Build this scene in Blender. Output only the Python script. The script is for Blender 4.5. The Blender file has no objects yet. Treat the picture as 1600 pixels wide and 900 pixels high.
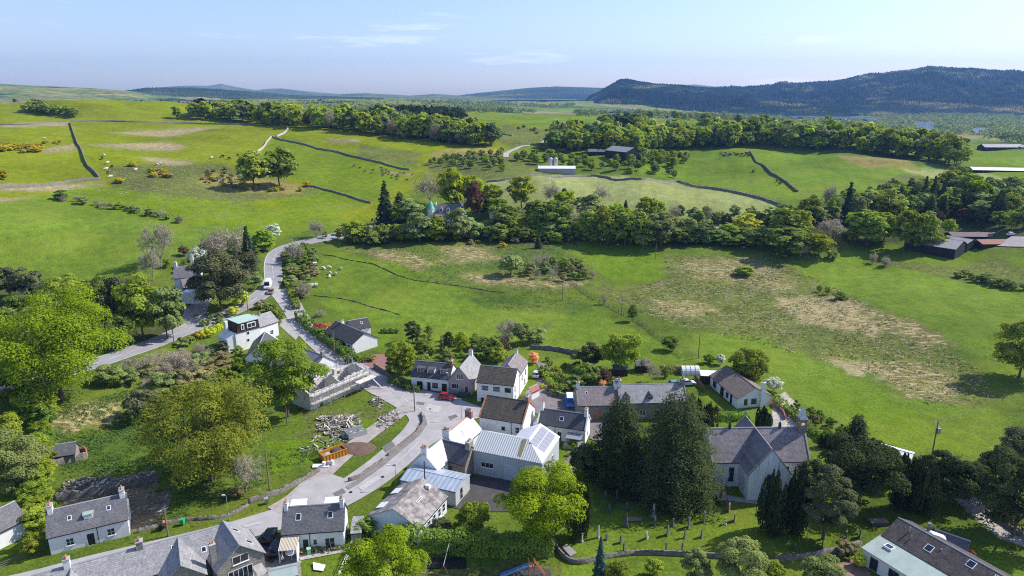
import bpy, bmesh, math, random
import numpy as np
from mathutils import Vector, Matrix
from mathutils.geometry import tessellate_polygon
R_ = math.radians
rng = np.random.default_rng(7)
random.seed(7)
C = bpy.context.scene.collection
SC = bpy.context.scene
# ------------------------------------------------------------------ camera
CAMH = 70.0; FOC = 1066.0; PITCH = math.atan(300/FOC)
cd = bpy.data.cameras.new('camera'); cam = bpy.data.objects.new('camera', cd); C.objects.link(cam)
cam.location = (0, 0, CAMH); cam.rotation_euler = (math.pi/2-PITCH, 0, 0)
cd.sensor_width = 36.0; cd.lens = 36.0*FOC/1600; cd.clip_start = 1; cd.clip_end = 60000
SC.camera = cam
# ------------------------------------------------------------------ world and sun
SUN_AZ = 20.0      # degrees from +X towards +Y
SUN_EL = 42.0
w = bpy.data.worlds.new('World'); SC.world = w; w.use_nodes = True
nt = w.node_tree; nt.nodes.clear()
out = nt.nodes.new('ShaderNodeOutputWorld'); bg = nt.nodes.new('ShaderNodeBackground')
sky = nt.nodes.new('ShaderNodeTexSky'); sky.sky_type = 'NISHITA'; sky.sun_disc = False
sky.sun_elevation = R_(SUN_EL); sky.sun_rotation = R_(90-SUN_AZ)
sky.altitude = 100; sky.air_density = 1.0; sky.dust_density = .8; sky.ozone_density = 4.0
bg.inputs['Strength'].default_value = 0.15
# faint high clouds, laid out by direction in the sky
tc = nt.nodes.new('ShaderNodeTexCoord'); mp = nt.nodes.new('ShaderNodeMapping'); mp.inputs['Scale'].default_value = (1.6, 1.6, 14)
cn = nt.nodes.new('ShaderNodeTexNoise'); cn.inputs['Scale'].default_value = 2.1; cn.inputs['Detail'].default_value = 7; cn.inputs['Roughness'].default_value = .6
cr = nt.nodes.new('ShaderNodeMapRange'); cr.inputs[1].default_value = .60; cr.inputs[2].default_value = .80; cr.inputs[3].default_value = 0; cr.inputs[4].default_value = .55
mx = nt.nodes.new('ShaderNodeMix'); mx.data_type = 'RGBA'
mx.inputs[7].default_value = (9, 9.3, 10, 1)
nt.links.new(tc.outputs['Generated'], mp.inputs[0]); nt.links.new(mp.outputs[0], cn.inputs[0]); nt.links.new(cn.outputs[0], cr.inputs[0])
tint = nt.nodes.new('ShaderNodeMix'); tint.data_type = 'RGBA'; tint.blend_type = 'MULTIPLY'; tint.inputs[0].default_value = 1; tint.inputs[7].default_value = (1.05, .955, 1.02, 1)
nt.links.new(sky.outputs[0], tint.inputs[6]); nt.links.new(tint.outputs[2], mx.inputs[6]); nt.links.new(cr.outputs[0], mx.inputs[0])
nt.links.new(mx.outputs[2], bg.inputs[0]); nt.links.new(bg.outputs[0], out.inputs[0])
sl = bpy.data.lights.new('sun', 'SUN'); sl.energy = 4.6; sl.angle = R_(0.5); sl.color = (1, .955, .87)
so = bpy.data.objects.new('sun', sl); C.objects.link(so)
sv = Vector((math.cos(R_(SUN_AZ))*math.cos(R_(SUN_EL)), math.sin(R_(SUN_AZ))*math.cos(R_(SUN_EL)), math.sin(R_(SUN_EL))))
so.rotation_euler = sv.to_track_quat('Z', 'Y').to_euler(); so.location = (100, 100, 400)
SC.view_settings.view_transform = 'Standard'; SC.view_settings.look = 'None'
SC.view_settings.exposure = 0.45; SC.view_settings.gamma = 1
SC.render.engine = 'CYCLES'
cy = SC.cycles; cy.max_bounces = 8; cy.diffuse_bounces = 4; cy.glossy_bounces = 2; cy.transmission_bounces = 4
cy.volume_bounces = 0; cy.transparent_max_bounces = 8; cy.use_denoising = False; cy.pixel_filter_type = 'BLACKMAN_HARRIS'; cy.filter_width = 1.1; cy.sample_clamp_indirect = 4
# ------------------------------------------------------------------ helpers
FW = np.array([0, math.cos(PITCH), -math.sin(PITCH)]); UP = np.array([0, math.sin(PITCH), math.cos(PITCH)])
def ray(px, py):
    d = np.array([px-800.0, 0, 0])+UP*(450-py)+FW*FOC
    return d
def PZ(px, py, z=0.0):
    d = ray(px, py); t = (z-CAMH)/d[2]
    return np.array([0, 0, CAMH])+d*t
def PD(px, py, dist):
    d = ray(px, py); t = dist/math.hypot(d[0], d[1])
    return np.array([0, 0, CAMH])+d*t
def depth(P): return (np.array(P)-[0, 0, CAMH])@FW
def tag(o, label=None, cat=None, group=None, kind=None):
    if label: o['label'] = label
    if cat: o['category'] = cat
    if group: o['group'] = group
    if kind: o['kind'] = kind
    return o
def mesh_np(name, V, F, mats, mi=None):
    """V (n,3), F list of arrays (m,k) of one k, or single array"""
    me = bpy.data.meshes.new(name)
    V = np.asarray(V, dtype=np.float32)
    me.vertices.add(len(V)); me.vertices.foreach_set('co', V.ravel())
    Fs = F if isinstance(F, list) else [F]
    tot = sum(f.size for f in Fs); npol = sum(len(f) for f in Fs)
    me.loops.add(tot); me.loops.foreach_set('vertex_index', np.concatenate([f.ravel() for f in Fs]).astype(np.int32))
    me.polygons.add(npol)
    cnt = np.concatenate([np.full(len(f), f.shape[1]) for f in Fs]); st = np.concatenate([[0], np.cumsum(cnt)[:-1]])
    me.polygons.foreach_set('loop_start', st.astype(np.int32))
    if mi is not None: me.polygons.foreach_set('material_index', np.asarray(mi, dtype=np.int32))
    for m in mats: me.materials.append(m)
    me.update(calc_edges=True)
    return me
def link(name, me, parent=None):
    o = bpy.data.objects.new(name, me); C.objects.link(o)
    if parent is not None: o.parent = parent
    return o
def empty(name, loc=(0, 0, 0), rz=0.0):
    o = bpy.data.objects.new(name, None); C.objects.link(o); o.location = tuple(loc); o.rotation_euler = (0, 0, rz)
    o.empty_display_size = .5
    return o
class MB:
    def __init__(s): s.v = []; s.f = []; s.m = []
    def poly(s, pts, m=0):
        i = len(s.v); s.v += [tuple(p) for p in pts]; s.f.append(list(range(i, i+len(pts)))); s.m.append(m)
    def box(s, x0, x1, y0, y1, z0, z1, m=0):
        s.hexa([(x0, y0, z0), (x1, y0, z0), (x1, y1, z0), (x0, y1, z0)], [(x0, y0, z1), (x1, y0, z1), (x1, y1, z1), (x0, y1, z1)], m)
    def hexa(s, lo, hi, m=0):
        n = len(lo); i = len(s.v); s.v += [tuple(p) for p in lo]+[tuple(p) for p in hi]
        s.f.append([i+k for k in range(n)][::-1]); s.m.append(m); s.f.append([i+n+k for k in range(n)]); s.m.append(m)
        for k in range(n): s.f.append([i+k, i+(k+1) % n, i+n+(k+1) % n, i+n+k]); s.m.append(m)
    def slab(s, pts, t, m=0):
        """thick plate: pts top face, thickened downwards by t"""
        s.hexa([(p[0], p[1], p[2]-t) for p in pts], pts, m)
    def tube(s, a, b, r0, r1=None, n=6, m=0):
        r1 = r0 if r1 is None else r1
        a = Vector(a); b = Vector(b); d = (b-a).normalized()
        u = d.orthogonal().normalized(); w_ = d.cross(u)
        lo = [a+(u*math.cos(2*math.pi*k/n)+w_*math.sin(2*math.pi*k/n))*r0 for k in range(n)]
        hi = [b+(u*math.cos(2*math.pi*k/n)+w_*math.sin(2*math.pi*k/n))*r1 for k in range(n)]
        s.hexa(lo, hi, m)
    def mesh(s, name, mats):
        me = bpy.data.meshes.new(name); me.from_pydata(s.v, [], s.f)
        if not isinstance(mats, (list, tuple)): mats = [mats]
        for m in mats: me.materials.append(m)
        me.polygons.foreach_set('material_index', s.m); me.update()
        bm = bmesh.new(); bm.from_mesh(me); bmesh.ops.recalc_face_normals(bm, faces=bm.faces); bm.to_mesh(me); bm.free()
        return me
    def build(s, name, mats, parent=None): return link(name, s.mesh(name, mats), parent)
# ------------------------------------------------------------------ materials
MT = {}
def mat(name, col, rough=.8, var=0.0, scale=1.0, col2=None, metal=0.0, spec=.3, bump=0.0, detail=6, stretch=None, contrast=(.35, .65)):
    if name in MT: return MT[name]
    m = bpy.data.materials.new(name); m.use_nodes = True; n = m.node_tree; b = n.nodes['Principled BSDF']
    b.inputs['Roughness'].default_value = rough; b.inputs['Metallic'].default_value = metal; b.inputs['Specular IOR Level'].default_value = spec
    c = tuple(col)+(1,); b.inputs['Base Color'].default_value = c
    if var > 0 or col2:
        tc = n.nodes.new('ShaderNodeTexCoord'); nz = n.nodes.new('ShaderNodeTexNoise'); nz.inputs['Scale'].default_value = scale; nz.inputs['Detail'].default_value = detail
        nz.inputs['Roughness'].default_value = .65
        if stretch:
            mp = n.nodes.new('ShaderNodeMapping'); mp.inputs['Scale'].default_value = stretch
            n.links.new(tc.outputs['Object'], mp.inputs[0]); n.links.new(mp.outputs[0], nz.inputs[0])
        else: n.links.new(tc.outputs['Object'], nz.inputs[0])
        cr = n.nodes.new('ShaderNodeValToRGB'); cr.color_ramp.elements[0].position = contrast[0]; cr.color_ramp.elements[1].position = contrast[1]
        c2 = col2 or tuple(x*(1-var) for x in col)
        cr.color_ramp.elements[0].color = tuple(c2)+(1,); cr.color_ramp.elements[1].color = c
        n.links.new(nz.outputs[0], cr.inputs[0]); n.links.new(cr.outputs[0], b.inputs['Base Color'])
        if bump:
            bp = n.nodes.new('ShaderNodeBump'); bp.inputs['Strength'].default_value = bump; bp.inputs['Distance'].default_value = .05
            n.links.new(nz.outputs[0], bp.inputs['Height']); n.links.new(bp.outputs[0], b.inputs['Normal'])
    MT[name] = m; return m
def tile_mat(name, c1, c2, mortar, bw=.3, bh=.2, zs=1.45, rough=.7, blotch=None, bamt=.5, bump=.4):
    """slates, tiles or blocks: courses run along local x, rise with z"""
    if name in MT: return MT[name]
    m = bpy.data.materials.new(name); m.use_nodes = True; n = m.node_tree; b = n.nodes['Principled BSDF']; b.inputs['Roughness'].default_value = rough
    b.inputs['Specular IOR Level'].default_value = .35
    L = n.links.new
    tc = n.nodes.new('ShaderNodeTexCoord'); sp = n.nodes.new('ShaderNodeSeparateXYZ'); cb = n.nodes.new('ShaderNodeCombineXYZ')
    L(tc.outputs['Object'], sp.inputs[0]); mu = n.nodes.new('ShaderNodeMath'); mu.operation = 'MULTIPLY'; mu.inputs[1].default_value = zs
    ad = n.nodes.new('ShaderNodeMath'); ad.operation = 'ADD'; yy = n.nodes.new('ShaderNodeMath'); yy.operation = 'MULTIPLY'; yy.inputs[1].default_value = .0 if zs > 1 else 1.0
    L(sp.outputs[1], yy.inputs[0]); L(sp.outputs[0], ad.inputs[0]); L(yy.outputs[0], ad.inputs[1])
    L(ad.outputs[0], cb.inputs[0]); L(sp.outputs[2], mu.inputs[0]); L(mu.outputs[0], cb.inputs[1])
    br = n.nodes.new('ShaderNodeTexBrick'); br.inputs['Color1'].default_value = tuple(c1)+(1,); br.inputs['Color2'].default_value = tuple(c2)+(1,); br.inputs['Mortar'].default_value = tuple(mortar)+(1,)
    br.inputs['Scale'].default_value = 1; br.inputs['Brick Width'].default_value = bw; br.inputs['Row Height'].default_value = bh; br.inputs['Mortar Size'].default_value = bh*.10; br.inputs['Mortar Smooth'].default_value = .3
    L(cb.outputs[0], br.inputs[0])
    nz = n.nodes.new('ShaderNodeTexNoise'); nz.inputs['Scale'].default_value = .7; nz.inputs['Detail'].default_value = 8; nz.inputs['Roughness'].default_value = .7; L(tc.outputs['Object'], nz.inputs[0])
    mr = n.nodes.new('ShaderNodeMapRange'); mr.inputs[1].default_value = .45; mr.inputs[2].default_value = .68; mr.inputs[3].default_value = 0; mr.inputs[4].default_value = bamt; L(nz.outputs[0], mr.inputs[0])
    mx = n.nodes.new('ShaderNodeMix'); mx.data_type = 'RGBA'; L(mr.outputs[0], mx.inputs[0]); L(br.outputs[0], mx.inputs[6]); mx.inputs[7].default_value = tuple(blotch or [x*1.7 for x in c1])+(1,)
    n3 = n.nodes.new('ShaderNodeTexNoise'); n3.inputs['Scale'].default_value = 2.6; n3.inputs['Detail'].default_value = 6; n3.inputs['Roughness'].default_value = .8; L(tc.outputs['Object'], n3.inputs[0])
    m3 = n.nodes.new('ShaderNodeMapRange'); m3.inputs[1].default_value = .3; m3.inputs[2].default_value = .7; m3.inputs[3].default_value = .62; m3.inputs[4].default_value = 1.38; L(n3.outputs[0], m3.inputs[0])
    vs = n.nodes.new('ShaderNodeVectorMath'); vs.operation = 'SCALE'; L(mx.outputs[2], vs.inputs[0]); L(m3.outputs[0], vs.inputs['Scale']); L(vs.outputs[0], b.inputs['Base Color'])
    bp = n.nodes.new('ShaderNodeBump'); bp.inputs['Strength'].default_value = bump; bp.inputs['Distance'].default_value = .03; L(br.outputs['Fac'], bp.inputs['Height']); bp.invert = True; L(bp.outputs[0], b.inputs['Normal'])
    MT[name] = m; return m
def corr_mat(name, c, dark, period=.18, rough=.45, metal=.0, stain=None, axis=0, patch=0.0):
    """corrugated sheet: ribs along the slope, spaced along local x"""
    if name in MT: return MT[name]
    m = bpy.data.materials.new(name); m.use_nodes = True; n = m.node_tree; b = n.nodes['Principled BSDF']; b.inputs['Roughness'].default_value = rough; b.inputs['Metallic'].default_value = metal
    L = n.links.new; tc = n.nodes.new('ShaderNodeTexCoord'); sp = n.nodes.new('ShaderNodeSeparateXYZ'); L(tc.outputs['Object'], sp.inputs[0])
    mu = n.nodes.new('ShaderNodeMath'); mu.operation = 'MULTIPLY'; mu.inputs[1].default_value = 2*math.pi/period; L(sp.outputs[axis], mu.inputs[0])
    si = n.nodes.new('ShaderNodeMath'); si.operation = 'SINE'; L(mu.outputs[0], si.inputs[0])
    mr = n.nodes.new('ShaderNodeMapRange'); mr.inputs[1].default_value = -1; mr.inputs[2].default_value = -.3; L(si.outputs[0], mr.inputs[0])
    mx = n.nodes.new('ShaderNodeMix'); mx.data_type = 'RGBA'; L(mr.outputs[0], mx.inputs[0]); mx.inputs[6].default_value = tuple(dark)+(1,); mx.inputs[7].default_value = tuple(c)+(1,)
    nz = n.nodes.new('ShaderNodeTexNoise'); nz.inputs['Scale'].default_value = .9; nz.inputs['Detail'].default_value = 7
    mp = n.nodes.new('ShaderNodeMapping'); mp.inputs['Scale'].default_value = (2.2, .5, .5) if axis == 0 else (.5, 2.2, .5); L(tc.outputs['Object'], mp.inputs[0]); L(mp.outputs[0], nz.inputs[0])
    m2 = n.nodes.new('ShaderNodeMix'); m2.data_type = 'RGBA'; r2 = n.nodes.new('ShaderNodeMapRange'); r2.inputs[1].default_value = .5; r2.inputs[2].default_value = .75; r2.inputs[4].default_value = .6; L(nz.outputs[0], r2.inputs[0])
    L(r2.outputs[0], m2.inputs[0]); L(mx.outputs[2], m2.inputs[6]); m2.inputs[7].default_value = tuple(stain or [x*.6 for x in c])+(1,)
    L(m2.outputs[2], b.inputs['Base Color'])
    bp = n.nodes.new('ShaderNodeBump'); bp.inputs['Strength'].default_value = .6; bp.inputs['Distance'].default_value = .04; L(si.outputs[0], bp.inputs['Height']); L(bp.outputs[0], b.inputs['Normal'])
    MT[name] = m; return m
# ------------------------------------------------------------------ terrain
CTRL = []
def cd_(px, py, d):
    P = PD(px, py, d); CTRL.append((P[0], P[1], P[2]))
def cz_(px, py, z):
    P = PZ(px, py, z); CTRL.append((P[0], P[1], P[2]))
LD = [(355, 335), (340, 358), (320, 385), (300, 415), (280, 450), (265, 475), (250, 505), (230, 560), (210, 630), (195, 715)]
for px in (-320, -100, 60, 220, 380):
    for (py, d) in LD: cd_(px, py, d)
    cd_(px, 182, 830); cd_(px, 167 if px not in (60, 220) else 163, 960)
    P = PD(px, 165, 1250); CTRL.append((P[0], P[1], 42)); P = PD(px, 165, 1900); CTRL.append((P[0], P[1], 34)); P = PD(px, 165, 3200); CTRL.append((P[0], P[1], 52))
for px in (520, 640):
    for (py, d) in LD[:8]: cd_(px, py, d)
    cd_(px, 214, 600); cd_(px, 185, 800)
    P = PD(px, 165, 1300); CTRL.append((P[0], P[1], 36)); P = PD(px, 165, 2000); CTRL.append((P[0], P[1], 34)); P = PD(px, 165, 3200); CTRL.append((P[0], P[1], 50))
for t in [(740, 345, 362), (740, 300, 405), (740, 268, 450), (740, 250, 500), (740, 230, 560), (740, 208, 650), (740, 195, 780), (740, 185, 950), (740, 172, 1500),
          (850, 345, 355), (850, 320, 372), (850, 300, 392), (850, 273, 430), (850, 263, 480), (850, 250, 520), (850, 226, 600), (850, 210, 680), (850, 192, 900), (850, 182, 1200),
          (1000, 350, 350), (1000, 330, 365), (1000, 310, 385), (1000, 279, 432), (1000, 264, 485), (1000, 242, 560), (1000, 226, 620), (1000, 206, 740), (1000, 190, 1000),
          (1150, 352, 345), (1150, 332, 365), (1150, 312, 395), (1140, 298, 425), (1150, 288, 460), (1150, 262, 520), (1150, 237, 590), (1150, 222, 660), (1150, 200, 860), (1150, 190, 1150),
          (1300, 355, 342), (1300, 325, 380), (1300, 300, 420), (1300, 272, 480), (1300, 247, 560), (1300, 222, 700), (1300, 203, 950),
          (1500, 352, 385), (1500, 325, 425), (1500, 292, 490), (1500, 265, 570), (1550, 243, 700), (1500, 225, 950),
          (1700, 352, 385), (1700, 330, 420), (1700, 290, 490), (1700, 245, 700), (1700, 225, 950), (1900, 330, 380), (1900, 245, 700)]: cd_(*t)
for px in (1150, 1350, 1550, 1800):
    for d, z in ((1400, 8 if px > 1200 else 22), (2200, 0 if px > 1000 else 15), (3200, 0)):
        P = PD(px, 190, d); CTRL.append((P[0], P[1], z))
for px in (820, 980):
    for d, z in ((1500, 30), (2300, 26), (3300, 40)):
        P = PD(px, 180, d); CTRL.append((P[0], P[1], z))
for t in [(0, 430, 8), (110, 380, 13), (-200, 430, 8), (290, 470, 4.5), (330, 400, 8), (200, 500, 3), (60, 520, 4), (60, 640, 2.5), (-150, 600, 3), (230, 640, 1.5), (200, 580, 2),
          (420, 455, 3), (430, 395, 4.5), (530, 370, 5.5), (600, 363, 6), (640, 355, 6.5), (700, 352, 6.5), (350, 500, 1.5), (470, 430, 3), (520, 400, 4),
          (600, 420, 3), (560, 480, 1.5), (700, 400, 3.5), (700, 460, 0.8), (850, 400, 3), (1000, 430, -.5), (950, 385, 2), (870, 470, 0), (1000, 470, -.8),
          (1150, 420, -.5), (1150, 380, .5), (1300, 400, 2), (1250, 480, -.8), (1400, 460, 1.8), (1550, 430, 2.2), (1590, 540, 1), (1420, 560, -.5), (1500, 660, 0), (1250, 580, -.3), (1100, 520, -.3),
          (1750, 500, 2), (1750, 650, 1), (1500, 396, 3), (1500, 374, 3.6), (1420, 396, 3), (1700, 396, 3), (1700, 374, 3.6), (1350, 385, 3)]: cz_(*t)
for px in (300, 500, 700, 900, 1100, 1300, 1500):
    for py in (600, 700, 860): cz_(px, py, 0)
for px in (50, 150): cz_(px, 860, 0)
for px, py, d, dz_ in ((850, 272, 452, 4.5), (930, 273, 458, 5), (1000, 278, 458, 5), (1070, 284, 455, 4.5), (1150, 236, 618, 4), (1050, 238, 612, 4), (1250, 240, 606, 4)):
    P = PD(px, py, d); CTRL.append((P[0], P[1], P[2]-dz_))
for a in (-60, -30, 0, 30, 60):
    for d in (12, 55): CTRL.append((d*math.sin(R_(a)), d*math.cos(R_(a)), 0))
for a in (-62, -50, 50, 62):
    for d, zz in ((100, 1), (200, 3)): CTRL.append((d*math.sin(R_(a)), d*math.cos(R_(a)), zz if a < 0 else 0))
CT = np.array(CTRL)
def uv(x, y): return np.stack([np.arctan2(x, y)*2.2, np.log(np.hypot(x, y)+1e-6)], -1)
def _phi(r2): return np.where(r2 > 1e-12, .5*r2*np.log(r2+1e-12), 0)
_q = uv(CT[:, 0], CT[:, 1]); _n = len(_q)
_K = _phi(((_q[:, None]-_q[None])**2).sum(-1))+np.eye(_n)*2e-3
_Pm = np.hstack([np.ones((_n, 1)), _q]); _A = np.block([[_K, _Pm], [_Pm.T, np.zeros((3, 3))]])
_sol = np.linalg.solve(_A, np.concatenate([CT[:, 2], [0, 0, 0]]))
AZ = R_(64); NA, NR = 1000, 940; R0, R1 = 14.0, 3600.0
# coarse evaluation, bilinear to fine grid
ca = np.linspace(-AZ, AZ, 150); cl = np.linspace(math.log(R0), math.log(R1), 220)
GA, GL = np.meshgrid(ca*2.2, cl, indexing='ij'); Q = np.stack([GA.ravel(), GL.ravel()], -1); Zc = np.empty(len(Q))
for i in range(0, len(Q), 4000):
    q = Q[i:i+4000]; Zc[i:i+4000] = _phi(((q[:, None]-_q[None])**2).sum(-1))@_sol[:_n]+_sol[_n]+q@_sol[_n+1:]
Zc = Zc.reshape(150, 220)
def bil(Z, fa, fl):
    na, nl = Z.shape; fa = np.clip(fa, 0, na-1.001); fl = np.clip(fl, 0, nl-1.001); ia = fa.astype(int); il = fl.astype(int); ta = fa-ia; tl = fl-il
    return (Z[ia, il]*(1-ta)+Z[ia+1, il]*ta)*(1-tl)+(Z[ia, il+1]*(1-ta)+Z[ia+1, il+1]*ta)*tl
fa_ = np.linspace(-AZ, AZ, NA); fl_ = np.linspace(math.log(R0), math.log(R1), NR)
A2, L2 = np.meshgrid(fa_, fl_, indexing='ij'); X2 = np.exp(L2)*np.sin(A2); Y2 = np.exp(L2)*np.cos(A2)
Z2 = bil(Zc, (A2+AZ)/(2*AZ)*149, (L2-math.log(R0))/(math.log(R1)-math.log(R0))*219)
def sm(x, a, b): t = np.clip((x-a)/(b-a), 0, 1); return t*t*(3-2*t)
def wav(X, Y, s, seed):
    r = np.random.default_rng(seed); o = 0
    for k in range(7):
        a = r.uniform(0, 2*math.pi); f = 2*math.pi/(s*r.uniform(.6, 1.7)); o = o+np.sin((X*math.cos(a)+Y*math.sin(a))*f+r.uniform(0, 7))
    return o/7
flat = sm(X2, -100, -85)*(1-sm(X2, 62, 80))*sm(Y2, 40, 60)*(1-sm(Y2, 176, 192))
D2 = np.exp(L2)
Z2 = Z2*(1-flat)+(1-flat)*(wav(X2, Y2, 14, 1)*.35*sm(D2, 180, 260)+wav(X2, Y2, 60, 2)*2.4*sm(D2, 380, 520)+wav(X2, Y2, 130, 6)*2.6*sm(D2, 400, 540)+wav(X2, Y2, 5, 3)*.12*sm(D2, 150, 200)+wav(X2, Y2, 260, 4)*5*sm(D2, 900, 1500))
for px, py, d, a_, s_ in ((190, 172, 860, 9, 75), (60, 172, 900, 4, 60), (330, 172, 880, 4, 60), (1150, 240, 575, 3, 60), (960, 300, 405, 2.2, 45), (1080, 315, 398, 2.0, 40), (1450, 470, 230, 1.2, 40)):
    P = PD(px, py, d); Z2 = Z2+a_*np.exp(-((X2-P[0])**2+(Y2-P[1])**2)/s_**2)
def hz(x, y):
    x = np.asarray(x, float); y = np.asarray(y, float)
    return bil(Z2, (np.arctan2(x, y)+AZ)/(2*AZ)*(NA-1), (np.log(np.hypot(x, y)+1e-9)-math.log(R0))/(math.log(R1)-math.log(R0))*(NR-1))
_ts = np.exp(np.linspace(math.log(60), math.log(3500), 1600))
def G(px, py):
    d = ray(px, py); h = math.hypot(d[0], d[1]); d = d/h
    X = d[0]*_ts; Y = d[1]*_ts; Zr = CAMH+d[2]*_ts; below = Zr < hz(X, Y)
    if not below.any(): t = 3400.0; return np.array([d[0]*t, d[1]*t, float(hz(d[0]*t, d[1]*t))])
    i = int(np.argmax(below)); a = _ts[max(i-1, 0)]; b = _ts[i]
    for _ in range(12):
        m_ = (a+b)/2
        if CAMH+d[2]*m_ < hz(d[0]*m_, d[1]*m_): b = m_
        else: a = m_
    return np.array([d[0]*b, d[1]*b, float(hz(d[0]*b, d[1]*b))])
def dens(pts, k=6, closed=False):
    o = []
    n = len(pts)
    for i in range(n if closed else n-1):
        a = np.array(pts[i], float); b = np.array(pts[(i+1) % n], float); m_ = max(1, int(np.hypot(*(b-a)[:2])/k))
        for j in range(m_): o.append(a+(b-a)*j/m_)
    if not closed: o.append(np.array(pts[-1], float))
    return o
def GP(pts, k=12, closed=False): return np.array([G(p[0], p[1]) for p in dens(pts, k, closed)])
def inpoly(X, Y, P):
    r = np.zeros(X.shape, bool); n = len(P)
    x0, x1, y0, y1 = P[:, 0].min(), P[:, 0].max(), P[:, 1].min(), P[:, 1].max()
    sel = (X > x0) & (X < x1) & (Y > y0) & (Y < y1)
    xs = X[sel]; ys = Y[sel]; rr = np.zeros(xs.shape, bool)
    for i in range(n):
        a = P[i]; b = P[(i+1) % n]
        if a[1] == b[1]: continue
        c = ((a[1] > ys) != (b[1] > ys)) & (xs < (b[0]-a[0])*(ys-a[1])/(b[1]-a[1])+a[0]); rr ^= c
    r[sel] = rr; return r
# surface kinds: colour, rush (straw litter), tuft (darker clumps)
SURF = {'grass': ((.118, .190, .012), 0, .25), 'hill': ((.170, .205, .006), .05, .3), 'pale': ((.26, .29, .10), .02, .15), 'lawn': ((.124, .190, .018), 0, .2),
        'rough': ((.120, .145, .032), .40, .6), 'rush': ((.17, .17, .055), .70, .35), 'tan': ((.24, .215, .105), .74, .25), 'wild': ((.10, .150, .018), .15, .5),
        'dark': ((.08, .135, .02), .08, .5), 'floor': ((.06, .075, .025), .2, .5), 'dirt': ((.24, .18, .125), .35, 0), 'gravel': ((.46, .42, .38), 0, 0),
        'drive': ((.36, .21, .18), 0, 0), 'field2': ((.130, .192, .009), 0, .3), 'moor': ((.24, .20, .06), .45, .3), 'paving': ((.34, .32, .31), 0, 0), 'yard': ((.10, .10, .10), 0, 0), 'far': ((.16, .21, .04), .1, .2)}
LAY = []
def surf(kind, pts, warp=1.0, world=False): LAY.append((kind, pts, warp, world))
# ------------------------------------------------------------------ ground regions, far to near
surf('hill', [(-60, 345), (-60, 150), (760, 150), (800, 235), (640, 300), (600, 345), (420, 350), (300, 340)], 2)
surf('field2', [(455, 215), (640, 260), (600, 310), (455, 360), (400, 350), (480, 290), (380, 250), (410, 210)], 2)
surf('hill', [(270, 200), (440, 205), (400, 250), (230, 240), (200, 210)], 2)
surf('tan', [(165, 207), (250, 202), (345, 198), (300, 208), (265, 215)], 3)
surf('tan', [(130, 226), (250, 222), (298, 228), (270, 237), (180, 232)], 3)
surf('tan', [(230, 245), (300, 250), (320, 262), (270, 262), (225, 250)], 3)
surf('tan', [(60, 235), (125, 222), (118, 237), (75, 238)], 3)
surf('tan', [(0, 194), (110, 190), (108, 197), (0, 199)], 2)
surf('tan', [(-20, 285), (80, 288), (160, 285), (150, 296), (60, 300), (-20, 297)], 2)
surf('tan', [(-20, 310), (55, 308), (52, 318), (-20, 320)], 2)
surf('rough', [(160, 262), (330, 255), (470, 290), (500, 300), (350, 320), (180, 300)], 4)
surf('moor', [(330, 268), (480, 290), (470, 303), (380, 300), (300, 285)], 3)
surf('tan', [(305, 328), (345, 328), (350, 340), (320, 340)], 2)
surf('tan', [(508, 217), (565, 218), (560, 223), (515, 222)], 2)
surf('moor', [(700, 232), (790, 232), (800, 248), (690, 252), (670, 244)], 3)
surf('tan', [(605, 268), (650, 272), (640, 275), (605, 271)], 2)
surf('rough', [(560, 225), (660, 240), (650, 262), (560, 245)], 4)
surf('rough', [(655, 255), (800, 240), (870, 258), (880, 275), (780, 285), (690, 275)], 3)
# middle hills
surf('field2', [(700, 178), (960, 182), (1300, 185), (1330, 220), (1000, 262), (860, 260), (790, 235), (760, 200)], 2)
surf('rough', [(770, 195), (860, 205), (880, 225), (800, 232), (760, 215)], 3)
surf('pale', [(755, 283), (830, 274), (930, 273), (1050, 283), (1160, 300), (1255, 332), (1240, 348), (1100, 352), (900, 345), (790, 330)], .6)
surf('grass', [(960, 243), (1100, 233), (1290, 242), (1450, 262), (1470, 290), (1330, 300), (1250, 315), (1180, 302), (1060, 283), (950, 262)], .8)
surf('moor', [(1300, 243), (1400, 248), (1430, 262), (1350, 262)], 3)
surf('rough', [(1250, 300), (1330, 290), (1430, 268), (1480, 285), (1400, 305), (1270, 330)], 3)
surf('grass', [(1250, 305), (1400, 282), (1410, 300), (1290, 325)], 2)
surf('field2', [(1480, 262), (1660, 268), (1660, 300), (1500, 292)], 1)
surf('grass', [(1500, 232), (1660, 240), (1660, 265), (1510, 258)], 1)
surf('pale', [(1400, 262), (1500, 265), (1640, 290), (1560, 296), (1490, 290)], 2)
surf('grass', [(1550, 325), (1660, 318), (1660, 345), (1560, 340)], 1)
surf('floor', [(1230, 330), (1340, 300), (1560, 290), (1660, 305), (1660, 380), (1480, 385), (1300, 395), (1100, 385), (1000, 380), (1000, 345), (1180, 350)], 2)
surf('grass', [(1550, 325), (1660, 318), (1660, 345), (1560, 340)], 1)
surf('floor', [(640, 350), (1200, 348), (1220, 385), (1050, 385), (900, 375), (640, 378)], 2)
# left near field
surf('lawn', [(-60, 325), (60, 308), (230, 330), (350, 355), (380, 380), (260, 430), (-60, 450)], 1)
surf('field2', [(60, 308), (140, 290), (400, 320), (470, 330), (560, 345), (430, 372), (300, 350)], 2)
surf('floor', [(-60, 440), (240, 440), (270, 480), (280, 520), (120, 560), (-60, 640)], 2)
surf('wild', [(240, 400), (420, 380), (400, 470), (330, 500), (270, 480)], 2)
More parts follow.
